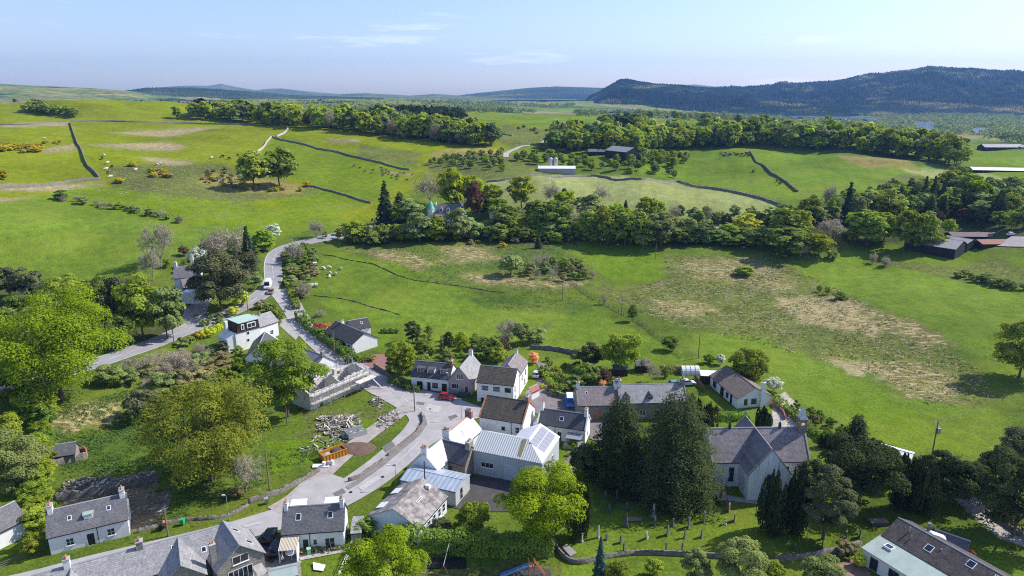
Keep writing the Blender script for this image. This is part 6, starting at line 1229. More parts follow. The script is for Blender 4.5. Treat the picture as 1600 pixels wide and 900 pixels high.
# ------------------------------------------------------------------ farms
W_conc2 = mat('grey blockwork', (.34, .33, .31), .9)
def barn(name, label, px, py, ang, L, W, e, rz2, wm, rm, cat='barn', **k):
    q = G(px, py); return house(name, label, cat, q[:2], ang, L, W, e, rz2, wm, rm, zb=q[2], skirt=3, **k)
W_conc2 = mat('grey blockwork', (.34, .33, .31), .9)
M_blackwood = mat('black timber cladding', (.02, .02, .025), .8)
barn('barn', 'black timber barn with a grey roof on the hill beside the right-hand wood', 945, 245, -58, 24, 15, 5.0, 8.0, M_blackwood, R_slate2)
barn('barn', 'lower black lean-to barn at the left end of the black timber barn', 919, 244, -4, 13, 9, 3.4, 5.0, M_blackwood, R_slate)
barn('barn', 'pale roofed low farm shed above the pale field', 841, 268, -3, 25, 9, 2.0, 3.4, W_conc2, R_white)
q = G(860, 266); mb = MB(); mb.tube((0, 0, -1), (0, 0, 8), 1.6, n=12); mb.tube((0, 0, 8), (0, 0, 9), 1.6, .2, 12); mb.tube((3.5, 0, -1), (3.5, 0, 8), 1.6, n=12); mb.tube((3.5, 0, 8), (3.5, 0, 9), 1.6, .2, 12); o = mb.build('silo', M_steel); o.location = tuple(q); tag(o, 'pair of joined steel silos rising from the pale roofed farm shed', 'silo')
barn('barn', 'large grey roofed dark barn at the left of the right-hand farm', 1512, 391, 130, 20, 16, 2.6, 5.2, M_blackwood, R_slate2)
barn('barn', 'small grey gabled barn in the middle of the right-hand farm', 1527, 386, 120, 11, 9, 2.4, 3.8, M_blackwood, R_slate2)
barn('barn', 'rusty red roofed dark barn at the right of the right-hand farm', 1534, 390, 2, 15, 8, 2.4, 3.6, M_blackwood, corr_mat('rust red sheet', (.30, .12, .08), (.22, .09, .06), .5, .8))
barn('barn', 'long dull brown roofed barn at the back of the right-hand farm', 1488, 377, -2, 24, 8, 2.2, 3.4, M_blackwood, corr_mat('brown sheet', (.16, .10, .10), (.12, .08, .08), .5, .8))
barn('barn', 'long white roofed low shed across the field at the right edge', 1520, 271, -12, 60, 12, 2.2, 3.6, M_blackwood, R_white)
barn('barn', 'distant farm building with a mauve roof near the right edge', 1538, 236, -3, 42, 12, 3.5, 6, M_blackwood, R_slate2)
barn('farmhouse', 'distant white farmhouse with two gables in front of the loch', 1030, 185, -5, 22, 9, 4.5, 8, W_white, R_slate, cat='house')
barn('farmhouse', 'small white farmhouse among trees in front of the left moor', 58, 152, 5, 26, 10, 5, 9, W_white, R_slate, cat='house')
barn('farmhouse', 'pinkish farmhouse in the clump behind the black timber barn', 1006, 206, 0, 20, 9, 5, 8, W_cream, mat('pink roof', (.45, .25, .2), .8), cat='house')
q = G(1310, 338); house('cottage', 'white walled cottage glimpsed among the trees of the right-hand belt', 'house', (q[0]+10, q[1]-12), 10, 9, 6, 3, 5.4, W_white, R_slate)
q = G(765, 348); house('cottage', 'cream cottage glimpsed right of the copper tree', 'house', (q[0], q[1]+1), -4, 9, 6, 3, 5.2, W_cream, R_white)
# polytunnel
q = PZ(1066, 587, 0); mb = MB(); n_ = 10
for k in range(n_):
    a0 = math.pi*k/n_; a1 = math.pi*(k+1)/n_; mb.poly([(0, -1.7*math.cos(a0), 2.1*math.sin(a0)), (4.6, -1.7*math.cos(a0), 2.1*math.sin(a0)), (4.6, -1.7*math.cos(a1), 2.1*math.sin(a1)), (0, -1.7*math.cos(a1), 2.1*math.sin(a1))])
for x in (0, 4.6): mb.poly([(x, -1.7*math.cos(math.pi*k/n_), 2.1*math.sin(math.pi*k/n_)) for k in range(n_+1)])
for x in (1.1, 2.3, 3.5):
    for k in range(n_): a0 = math.pi*k/n_; a1 = math.pi*(k+1)/n_; mb.tube((x, -1.75*math.cos(a0), 2.15*math.sin(a0)), (x, -1.75*math.cos(a1), 2.15*math.sin(a1)), .05, n=4, m=1)
o = mb.build('polytunnel', [mat('translucent polythene', (.72, .74, .76), .35), M_steel]); o.location = (q[0], q[1]+1.5, 0); tag(o, 'small rounded white polytunnel at the garden edge', 'polytunnel')
# ------------------------------------------------------------------ roads
M_tar = mat('worn asphalt', (.42, .40, .395), .92, .28, .35, bump=.2, detail=9, contrast=(.3, .7))
M_tar2 = mat('grey main road asphalt', (.30, .29, .30), .9, .18, .3, bump=.1, detail=9)
M_lane = mat('dusty lane', (.40, .36, .33), .95, .3, .8, bump=.3, detail=9)
M_mark = mat('road paint', (.72, .71, .68), .7, .35, 3)
M_yard = mat('dark yard asphalt', (.085, .08, .08), .9, .3, .6)
M_kerb = mat('kerb stone', (.36, .34, .32), .9, .3, 2)
def smooth(P, step=1.5):
    P = np.array(P)[:, :2]; n = len(P); o = []
    for i in range(n-1):
        p0 = P[max(i-1, 0)]; p1 = P[i]; p2 = P[i+1]; p3 = P[min(i+2, n-1)]; m = max(2, int(np.hypot(*(p2-p1))/step))
        for j in range(m):
            t = j/m; o.append(.5*((2*p1)+(-p0+p2)*t+(2*p0-5*p1+4*p2-p3)*t*t+(-p0+3*p1-3*p2+p3)*t**3))
    o.append(P[-1]); return np.array(o)
def offs(P, d):
    g = np.gradient(P, axis=0); g /= np.maximum(np.linalg.norm(g, axis=1, keepdims=True), 1e-9); return P+np.stack([-g[:, 1], g[:, 0]], -1)*np.reshape(d, (-1, 1) if np.ndim(d) else (1, 1))
def ribbon(name, P, w_, m, lift=.06, k=6, kind='structure'):
    """sheet along a centre line, laid on the ground"""
    w_ = np.broadcast_to(w_, (len(P),)); rows = [offs(P, (j/k-.5)*w_) for j in range(k+1)]; A = np.stack(rows, 1); Z = hz(A[..., 0], A[..., 1])+lift
    V = np.concatenate([A, Z[..., None]], -1).reshape(-1, 3); i = np.arange(len(V)).reshape(A.shape[:2]); F = np.stack([i[:-1, :-1], i[:-1, 1:], i[1:, 1:], i[1:, :-1]], -1).reshape(-1, 4)
    o = link(name, mesh_np(name, V, F, [m])); tag(o, kind=kind); return o
def patch(name, pts, m, lift=.07, step=1.2):
    """paved area of any outline, draped on the ground"""
    W = GP(pts, 30, True)[:, :2]; 
    tri = tessellate_polygon([[Vector((p[0], p[1], 0)) for p in W]]); mb = MB(); mb.v = [(p[0], p[1], 0) for p in W]; mb.f = [list(t) for t in tri]; mb.m = [0]*len(tri)
    me = mb.mesh(name, m); bm = bmesh.new(); bm.from_mesh(me)
    for _ in range(3): bmesh.ops.subdivide_edges(bm, edges=[e for e in bm.edges if e.calc_length() > 3], cuts=1, use_grid_fill=False)
    bmesh.ops.triangulate(bm, faces=bm.faces)
    for v in bm.verts: v.co.z = float(hz(v.co.x, v.co.y))+lift
    bmesh.ops.recalc_face_normals(bm, faces=bm.faces); bm.to_mesh(me); bm.free()
    return tag(link(name, me), kind='structure')
def wpts(pts): return np.array([G(p[0], p[1]) for p in pts])
A_ROAD = smooth(wpts([(-20, 618), (60, 596), (150, 568), (200, 551), (240, 537), (285, 518), (330, 500), (368, 485), (398, 468), (418, 452), (427, 436), (426, 418), (429, 402), (440, 391), (462, 382), (495, 375), (530, 369), (575, 364), (630, 360), (690, 358), (760, 357), (840, 358), (950, 361), (1040, 363), (1150, 364), (1250, 362)]))
ribbon('road', A_ROAD, 6.8, M_tar2, .10)
for d in (-3.15, 3.15): ribbon('road_marking', offs(A_ROAD, d), .14, M_mark, .115, 1)
dd = np.concatenate([[0], np.cumsum(np.hypot(*np.diff(A_ROAD, axis=0).T))])
def dash(P, per, ln, w_, lift=.116, name='road_marking'):
    d_ = np.concatenate([[0], np.cumsum(np.hypot(*np.diff(P, axis=0).T))]); V = []; F = []
    for s in np.arange(0, d_[-1]-ln, per):
        t = np.linspace(s, s+ln, 4); Q = np.stack([np.interp(t, d_, P[:, 0]), np.interp(t, d_, P[:, 1])], -1); L_ = offs(Q, w_/2); R2 = offs(Q, -w_/2)
        b = len(V)
        for a_, c_ in zip(L_, R2): V += [(a_[0], a_[1], float(hz(*a_))+lift), (c_[0], c_[1], float(hz(*c_))+lift)]
        F += [(b+2*k, b+2*k+1, b+2*k+3, b+2*k+2) for k in range(3)]
    o = link(name, mesh_np(name, np.array(V), np.array(F), [M_mark])); return tag(o, kind='structure')
dash(A_ROAD, 7, 4, .16)
V_ROAD = smooth(wpts([(436, 452), (450, 470), (463, 492), (480, 517), (507, 543), (545, 572), (590, 600), (640, 625), (668, 650), (660, 672), (628, 705), (590, 737), (545, 767), (495, 792), (432, 812), (360, 832), (290, 848), (215, 864), (130, 884), (50, 905), (-40, 925)]))
dv = np.linspace(0, 1, len(V_ROAD))
wv = np.interp(dv, [0, .12, .35, .47, .53, .62, .72, .82, .9, 1], [9, 6.6, 6.4, 8.5, 9.5, 8.2, 8, 6.5, 4.6, 4.2])
ribbon('road', V_ROAD, wv, M_tar, .112)
dash(V_ROAD[12:int(len(V_ROAD)*.30)], 6, 3, .13, .13)
dash(smooth(wpts([(430, 462), (445, 459), (456, 448)]), .8), 1.4, .8, .2, .135)
LANE = smooth(wpts([(645, 630), (618, 650), (586, 672), (556, 695), (524, 722), (494, 750), (462, 780), (430, 800)]))
ribbon('lane', LANE, np.linspace(3.6, 4.4, len(LANE)), M_lane, .122)
patch('lane', [(440, 790), (480, 752), (520, 742), (548, 752), (560, 762), (520, 790), (470, 808)], M_tar, .132)
patch('road', [(600, 596), (640, 606), (700, 618), (744, 634), (775, 645), (762, 652), (735, 656), (705, 675), (668, 700), (640, 718), (632, 690), (660, 655), (652, 640), (622, 625)], M_tar, .126)
patch('pavement', [(655, 646), (664, 650), (668, 664), (655, 682), (626, 706), (598, 730), (560, 757), (545, 766), (540, 762), (566, 745), (596, 722), (624, 698), (650, 672), (658, 655)], mat('pavement asphalt', (.24, .22, .22), .9, .3, .8), .20)
dash(smooth(wpts([(628, 622), (645, 632), (660, 642)]), .5), 1.1, .6, .25, .142)
dash(smooth(wpts([(655, 690), (625, 720), (588, 752), (548, 782)]), 1), 40, 11, .10, .14)
patch('courtyard', [(800, 630), (832, 612), (846, 582), (836, 565), (850, 568), (868, 580), (862, 600), (858, 614), (905, 626), (905, 648), (960, 652), (985, 665), (965, 690), (925, 688), (905, 668), (870, 655), (832, 645)], mat('pinkish courtyard asphalt', (.23, .20, .195), .92, .3, .6), .10)
patch('car_park', [(730, 742), (860, 758), (868, 790), (800, 800), (735, 800), (690, 790), (706, 786), (735, 770)], M_yard, .10)
patch('pavement', [(560, 395 + 175), (575, 555), (620, 552), (612, 575), (590, 585)], mat('red blaes drive', (.30, .15, .13), .95, .25, 1), .09)
patch('pavement', [(412, 478+10), (440, 512), (462, 532), (470, 520), (455, 500)], M_conc, .09)
patch('path', [(1060, 745), (1110, 760), (1140, 775), (1200, 785), (1200, 790), (1130, 782), (1090, 770)], M_lane, .08)
patch('car_park', [(405, 828), (436, 822), (442, 860), (425, 880), (400, 872)], M_yard, .10)
patch('pavement', [(462, 868), (540, 856), (545, 862), (470, 876)], M_conc, .10)
patch('pavement', [(288, 484), (318, 464), (332, 462), (322, 490), (300, 508), (282, 516)], M_lane, .10)
patch('pavement', [(1555, 385), (1580, 370), (1640, 372), (1640, 388)], mat('pale yard concrete', (.42, .37, .35), .9), .3)
ribbon('lane', smooth(wpts([(790, 246), (795, 238), (812, 230), (828, 228)])), 4, M_conc, .25)
ribbon('lane', smooth(wpts([(846, 224), (862, 214), (872, 206)])), 4, M_conc, .3)
M_dp = mat('dark tar repair', (.17, .165, .165), .9, .25, 1.5); M_lp = mat('pale tar repair', (.48, .46, .45), .9, .2, 1.5)
for pts, m_ in (([(596, 700), (612, 690), (618, 697), (603, 708)], M_dp), ([(560, 762), (590, 744), (594, 749), (566, 768)], M_lp), ([(520, 772), (535, 764), (541, 770), (526, 778)], M_dp), ([(668, 632), (690, 636), (686, 646), (664, 642)], M_lp), ([(448, 806), (470, 800), (474, 806), (452, 812)], M_dp), ([(652, 628), (664, 630), (662, 634), (650, 632)], M_dp), ([(700, 652), (712, 648), (716, 652), (704, 657)], M_dp), ([(380, 822), (405, 816), (407, 819), (383, 826)], M_lp)): patch('road', pts, m_, .16)
for px, py in ((616, 728), (598, 746), (548, 770), (672, 640), (640, 690)):
    q = G(px, py); mb = MB(); mb.tube((q[0], q[1], q[2]+.1), (q[0], q[1], q[2]+.168), .32, n=12); tag(mb.build('manhole_cover', M_black), kind='structure')
# ------------------------------------------------------------------ walls, hedges and fences
M_dry = tile_mat('dry stone', (.14, .125, .105), (.26, .235, .20), (.05, .045, .04), .45, .2, 1.0, .95, (.32, .30, .25), .4, 1.0)
M_dyke = mat('grassed earth bank', (.12, .135, .05), .95, col2=(.08, .07, .045), scale=1.2, bump=.5)
M_dryl = tile_mat('pale dry stone', (.40, .37, .32), (.52, .48, .42), (.16, .15, .13), .5, .25, 1.0, .95, (.30, .28, .22), .4, 1.0)
def wallrun(pts, h, th, label, m=None, jag=.12, name='stone_wall', step=.8, group=None, drop=.4):
    P = smooth(wpts(pts), step); r2 = np.random.default_rng(len(label)); n = len(P); z = hz(P[:, 0], P[:, 1]); hh = h*(1+r2.uniform(-jag, jag, n)); L_ = offs(P, th/2*(1+r2.uniform(-.15, .15, n))); R2 = offs(P, -th/2*(1+r2.uniform(-.15, .15, n)))
    t = .8; L3 = offs(P, th/2*t); R3 = offs(P, -th/2*t)
    V = np.concatenate([np.column_stack([L_, z-drop]), np.column_stack([L3, z+hh]), np.column_stack([R3, z+hh]), np.column_stack([R2, z-drop])]); i = np.arange(n-1)
    F = [np.stack([i+a*n, i+1+a*n, i+1+(a+1)*n, i+(a+1)*n], -1) for a in range(3)]+[np.array([[0, n, 2*n, 3*n], [4*n-1, 3*n-1, 2*n-1, n-1]])]
    o = link(name, mesh_np(name, V, np.concatenate(F), [m or M_dry])); return tag(o, label, 'wall', group)
wallrun([(110, 192), (116, 212), (128, 238), (137, 260), (156, 281)], 1.6, .8, 'dark dry stone wall running down the left hillside')
wallrun([(156, 281), (110, 285), (70, 291), (-10, 295)], 1.5, .8, 'dry stone wall from the foot of the hillside wall to the left edge')
wallrun([(-10, 196), (50, 195), (104, 193)], 1.4, .8, 'dry stone wall across the hillside at the far left')
wallrun([(112, 190), (160, 190), (220, 191), (290, 193), (400, 196)], 1.4, .9, 'long dry stone wall under the left skyline')
wallrun([(391, 251), (403, 238), (415, 226), (424, 215)], 1.4, .9, 'pale stone wall climbing to the long hillside wood', M_dryl)
wallrun([(433, 214), (443, 209), (451, 200)], 1.4, .9, 'short pale wall meeting the long hillside wood', M_dryl)
wallrun([(426, 215), (450, 221), (490, 231), (540, 242), (590, 254), (640, 266)], 1.2, 1.0, 'dark field wall running down towards the turreted house')
wallrun([(478, 290), (510, 298), (540, 306), (580, 318)], 1.1, 1.0, 'dark wall below the green slope left of the tall fir')
wallrun([(760, 285), (820, 277), (930, 275.5), (1000, 281), (1060, 285), (1140, 300), (1200, 315), (1250, 331)], 1.3, .8, 'wall along the upper edge of the pale field')
wallrun([(1172, 238), (1184, 256), (1214, 276), (1245, 300)], 1.2, 2.0, 'dark bank running down the right green hill', M_dyke)
wallrun([(765, 202), (780, 208), (800, 213)], 1.3, 1.2, 'short dark wall beyond the right end of the long wood')
wallrun([(505, 398), (540, 405), (580, 412), (600, 420), (640, 436), (700, 445), (790, 458)], .25, .55, 'broken old dyke across the middle of the valley field', M_dyke, jag=.6)
wallrun([(490, 462), (540, 468), (575, 478), (625, 492)], .22, .5, 'grassed over dyke in the sheep field', M_dyke, jag=.6)
wallrun([(862, 505), (840, 515), (770, 530)], .4, .8, 'low dyke crossing the field above the gardens', M_dyke, jag=.6)
wallrun([(658, 648), (661, 662), (652, 676), (626, 698), (606, 713)], 0.8, .38, 'curved stone wall under the grass verge, upper stretch', M_dry)
wallrun([(600, 720), (580, 734), (560, 748), (544, 753)], 0.8, .38, 'curved stone wall under the grass verge, lower stretch', M_dry)
wallrun([(388, 787), (425, 776), (460, 760), (500, 737)], 1.1, .4, 'old stone roadside wall below the pale leafless tree', M_dry)
wallrun([(215, 832), (280, 815), (350, 808), (388, 790)], .5, .5, 'low overgrown verge wall by the lower road', jag=.4)
wallrun([(866, 838), (872, 862), (890, 878), (912, 880), (950, 872), (1000, 866), (1070, 868), (1150, 873)], 0.8, .34, 'curving churchyard wall at the foot of the graveyard')
wallrun([(1210, 878), (1260, 872), (1310, 862), (1345, 853)], 1.0, .38, 'churchyard wall beside the long green roofed house')
wallrun([(828, 545), (868, 548), (906, 556)], 1.2, .5, 'garden wall between the azalea lawn and the field')
wallrun([(585, 575), (612, 590), (640, 603)], 1.3, .6, 'dark stone wall along the road below the red drive')
wallrun([(852, 612), (878, 622), (902, 626)], 1.3, .5, 'dark retaining wall behind the blue van')
wallrun([(85, 784), (140, 776), (200, 762), (250, 750)], 1.6, .5, 'ruined stone wall behind the slate roofed cottage', jag=.25)
wallrun([(1190, 620), (1206, 632), (1222, 646), (1226, 656)], .9, .35, 'red brick garden wall by the bungalow drive', W_brick, jag=.02)
wallrun([(1249, 648), (1262, 664)], 1.0, .4, 'short red brick wall by the church bell turret', W_brick, jag=.02)
wallrun([(1380, 706), (1450, 726), (1520, 742)], .8, .5, 'low field wall beyond the columnar yews', M_dyke, jag=.3)
wallrun([(905, 700), (893, 718), (875, 735)], 1.1, .4, 'low garden wall behind the patio of the white cottage')
wallrun([(1540, 800), (1590, 835), (1650, 868)], .7, .4, 'low wall edging the drive at the right edge')
# fallen ruins in the left garden
wallrun([(82, 729), (110, 723), (136, 717)], 1.3, .5, 'front wall of the small ruined outbuilding', jag=.25); wallrun([(136, 717), (132, 706), (100, 709)], 1.0, .4, 'back wall of the small ruined outbuilding', W_brick, jag=.3)
q = PZ(82, 716, 1.8); house('ruined_shed', 'collapsing slate roofed shed in the left garden', 'shed', (q[0]-.5, q[1]), 20, 4.2, 3.4, 1.8, 3.4, W_stone, R_slate)
def hedge(pts, h, w_, label, m='hedge', leaf=.22, name='hedge', group=None, cat='hedge'):
    P = smooth(wpts(pts), .5); rg = np.random.default_rng(abs(len(label)+int(P[0, 0]))); L_ = float(np.hypot(*np.diff(P, axis=0).T).sum()); leaf = max(leaf, depth([P[0, 0], P[0, 1], 0])*.0017); n = int(L_*(2*h+w_)*2.6/(leaf*leaf*2))
    k = rg.integers(0, len(P), n); a = rg.random(n)*(2*h+w_); wob = 1+.12*np.sin(k*.35)+.08*np.sin(k*.9+2); d = np.where(a < h, -w_/2, np.where(a < 2*h, w_/2, (a-2*h)-w_/2)); z = np.where(a < h, a, np.where(a < 2*h, a-h, h))*wob
    g = np.gradient(P, axis=0); g /= np.linalg.norm(g, axis=1, keepdims=True); nn = np.stack([-g[:, 1], g[:, 0]], -1)[k]
    xy = P[k]+nn*(d*wob)[:, None]+rg.normal(size=(n, 2))*.16; ce = np.column_stack([xy, hz(xy[:, 0], xy[:, 1])+z+rg.normal(size=n)*.10]); nr = np.column_stack([nn*np.where(a < h, -1, np.where(a < 2*h, 1, 0))[:, None], np.where(a < 2*h, .3, 1)])+sph(n, rg)*.6
    o = link(name, leaf_mesh(name, quads(ce, nr, leaf*rg.uniform(.6, 1.3, n), .8, rg), LM[m], rg)); return tag(o, label, cat, group)
hedge([(468, 497), (482, 512), (505, 530), (534, 552), (552, 568)], 2.3, 2.4, 'thick roadside hedge in front of the near black roofed bungalow')
hedge([(449, 440), (456, 462), (464, 484)], 2.0, 2.0, 'dark hedge along the village road above the junction', 'mid')
hedge([(622, 856), (680, 858), (740, 862), (800, 866), (862, 862)], 3.2, 2.6, 'tall dark hedge along the top of the play park', 'mid')
hedge([(1124, 655), (1145, 655), (1168, 655)], 1.3, 1.8, 'clipped hedge between the bungalow lawn and the church')
hedge([(1212, 628), (1235, 648), (1262, 672), (1290, 690)], 1.6, 1.4, 'long field hedge casting shadow beside the bungalow drive', 'mid')
hedge([(1032, 582), (1062, 582)], 1.8, .9, 'beech hedge in front of the polytunnel', 'brown')
hedge([(862, 592), (880, 597), (900, 598)], 1.6, 1.4, 'dark hedge below the clipped tree lawn', 'mid')
hedge([(848, 585), (858, 600), (866, 608)], 1.5, 1.2, 'hedge beside the silver car drive', 'green')
hedge([(1118, 640), (1135, 652), (1150, 656)], .8, .8, 'low mixed planting along the bungalow lawn', 'red')
hedge([(610, 598), (640, 610), (655, 612)], 1.4, 1.2, 'dark hedge behind the roadside wall left of the terrace', 'mid')
hedge([(300, 533), (330, 520), (345, 512)], 1.0, 1.4, 'yellow green hedge along the lane beside the mansard house', 'yellow')
hedge([(1560, 805), (1600, 830), (1650, 850)], 1.4, 1.4, 'dark hedge below the drive at the right edge', 'mid')
hedge([(10, 705), (0, 760)], 1.5, 1.0, 'hedge at the left edge above the lawn')
hedge([(466, 866), (500, 862), (540, 855)], .45, .9, 'flower bed with small shrubs under the blue skylight house', 'brown')
def fence(pts, label, h=1.0, sp=2.4, m=M_wood, rails=3, name='fence', solid=False):
    P = smooth(wpts(pts), 1.0); d_ = np.concatenate([[0], np.cumsum(np.hypot(*np.diff(P, axis=0).T))]); n = max(2, int(d_[-1]/sp)+1); t = np.linspace(0, d_[-1], n); Q = np.stack([np.interp(t, d_, P[:, 0]), np.interp(t, d_, P[:, 1])], -1); mb = MB()
    r_ = empty(name, (Q[0, 0], Q[0, 1], float(hz(*Q[0])))); o0 = Vector(r_.location)
    z = hz(Q[:, 0], Q[:, 1]); pb = MB()
    for k in range(n): pb.box(Q[k, 0]-.06-o0.x, Q[k, 0]+.06-o0.x, Q[k, 1]-.06-o0.y, Q[k, 1]+.06-o0.y, z[k]-.3-o0.z, z[k]+h+.1-o0.z)
    pb.build('posts', m, r_)
    for k in range(n-1):
        a = Vector((Q[k, 0], Q[k, 1], z[k]))-o0; b = Vector((Q[k+1, 0], Q[k+1, 1], z[k+1]))-o0; u_ = (b-a).normalized(); nn = Vector((-u_.y, u_.x, 0))*.02
        for j in range(1 if solid else rails):
            z0, z1 = (.1, h) if solid else (h*(j+.6)/rails-.05, h*(j+.6)/rails+.05)
            mb.hexa([a+nn+Vector((0, 0, z0)), b+nn+Vector((0, 0, z0)), b-nn+Vector((0, 0, z0)), a-nn+Vector((0, 0, z0))], [a+nn+Vector((0, 0, z1)), b+nn+Vector((0, 0, z1)), b-nn+Vector((0, 0, z1)), a-nn+Vector((0, 0, z1))])
    mb.build('rails', m, r_); return tag(r_, label, 'fence')
fence([(0, 888), (28, 878), (54, 866)], 'wooden rail fence at the bottom left corner of the lawn')
fence([(556, 838), (549, 858), (540, 880), (530, 905)], 'white painted fence beside the lawn of the blue skylight house', m=M_frame, h=1.2, sp=1.5)
fence([(890, 442), (925, 466), (970, 490), (1000, 506), (1030, 530), (1064, 560)], 'post and rail fence running diagonally through the valley field', h=1.2, sp=3)
fence([(1085, 592), (1100, 612)], 'solid timber garden fence beside the brown roofed bungalow', h=1.3, solid=True, m=mat('rusty timber', (.28, .13, .08), .9, .3, 3))
fence([(1060, 284), (1140, 299), (1200, 314)], 'post fence along the right half of the pale field wall', h=1.6, sp=3.2, m=M_dryl)
# ------------------------------------------------------------------ poles and lamps
def pole(px, py, h, label, arm=None, trans=False, m=M_wood, r0=.15):
    P = G(px, py); r_ = empty('utility_pole', P, .4); b = MB(); b.tube((0, 0, -.4), (0, 0, h), r0, r0*.7, 8); b.build('post', m, r_)
    if arm: b = MB(); b.box(-arm/2, arm/2, -.07, .07, h-.35, h-.2); [b.tube((x, 0, h-.2), (x, 0, h+.08), .06, n=6) for x in (-arm/2+.1, 0, arm/2-.1)]; b.build('crossarm', M_steel, r_)
    if trans: b = MB(); b.box(.15, .85, -.35, .35, h-2.9, h-1.7); b.tube((.3, 0, h-1.7), (.3, 0, h-1.4), .06, n=6); b.tube((.65, 0, h-1.7), (.65, 0, h-1.4), .06, n=6); b.build('transformer', M_steel, r_)
    return tag(r_, label, 'utility pole')
pole(1456, 712, 7.8, 'tall pole with crossarm and transformer in the field behind the yews', 2.2, True)
pole(648, 643, 6.4, 'wooden pole at the tip of the grass verge by the road fork'); pole(449, 664, 8.0, 'slim pole in front of the open crowned tree'); pole(665, 779, 7.6, 'dark pole between the pale blue hall and the grey shed', m=mat('tarred wood', (.06, .06, .05), .8))
pole(388, 490, 8.5, 'wooden pole on the verge beside the yellow bush', 1.2); pole(272, 535, 7.5, 'pole at the lane left of the mansard house'); pole(879, 470, 8.0, 'lone pole in the valley field left of the diagonal fence'); pole(971, 494, 6.5, 'pole beside the diagonal fence'); pole(1091, 560, 7.0, 'pole at the field edge behind the polytunnel')
pole(263, 838, 5.2, 'short timber pole by the bins on the lower road'); pole(1024, 404, 7, 'thin pole near the top of the rough field'); pole(422, 772, 9, 'grey leaning pole beside the pale leafless tree'); pole(523, 555, 7, 'pole in front of the near black roofed bungalow')
def lamp(px, py, h, label, rz=0.0, arm=1.0):
    P = G(px, py); r_ = empty('street_lamp', P, rz); b = MB(); b.tube((0, 0, -.3), (0, 0, 1.2), .09, n=8); b.tube((0, 0, 1.2), (0, 0, h), .06, .045, 8); b.tube((0, 0, h), (-arm, 0, h+.12), .04, n=6); b.build('column', M_steel, r_)
    b = MB(); b.hexa([(-arm-.5, -.13, h+.02), (-arm, -.1, h+.02), (-arm, .1, h+.02), (-arm-.5, .13, h+.02)], [(-arm-.5, -.08, h+.18), (-arm, -.08, h+.2), (-arm, .08, h+.2), (-arm-.5, .08, h+.18)]); b.build('lamp_head', M_frame, r_); return tag(r_, label, 'street lamp')
lamp(619, 762, 4.6, 'street lamp on the pavement by the pale blue hall'); lamp(721, 655, 5, 'street lamp in the open road above the white roofed row'); lamp(358, 813, 4.8, 'street lamp on the verge of the lower road', arm=.2); lamp(702, 614, 5.2, 'street lamp in front of the mauve house', arm=.2)
# overhead wires
M_wire = mat('wire', (.05, .05, .05), .6)
def wire(a, b, sag, label):
    a = Vector(a); b = Vector(b); mb = MB(); k = 14; p = a
    for i in range(1, k+1):
        t = i/k; q = a.lerp(b, t)-Vector((0, 0, sag*4*t*(1-t))); mb.tube(p, q, .018, n=3); p = q
    tag(mb.build('overhead_wire', M_wire), label, 'wire')
p1 = G(1456, 712); wire((p1[0], p1[1], p1[2]+7.7), (150, 158, 8), 1.5, 'wire running right from the transformer pole')
wire((p1[0]-1, p1[1]+.3, p1[2]+7.7), (149, 159, 8), 1.5, 'second wire running right from the transformer pole')
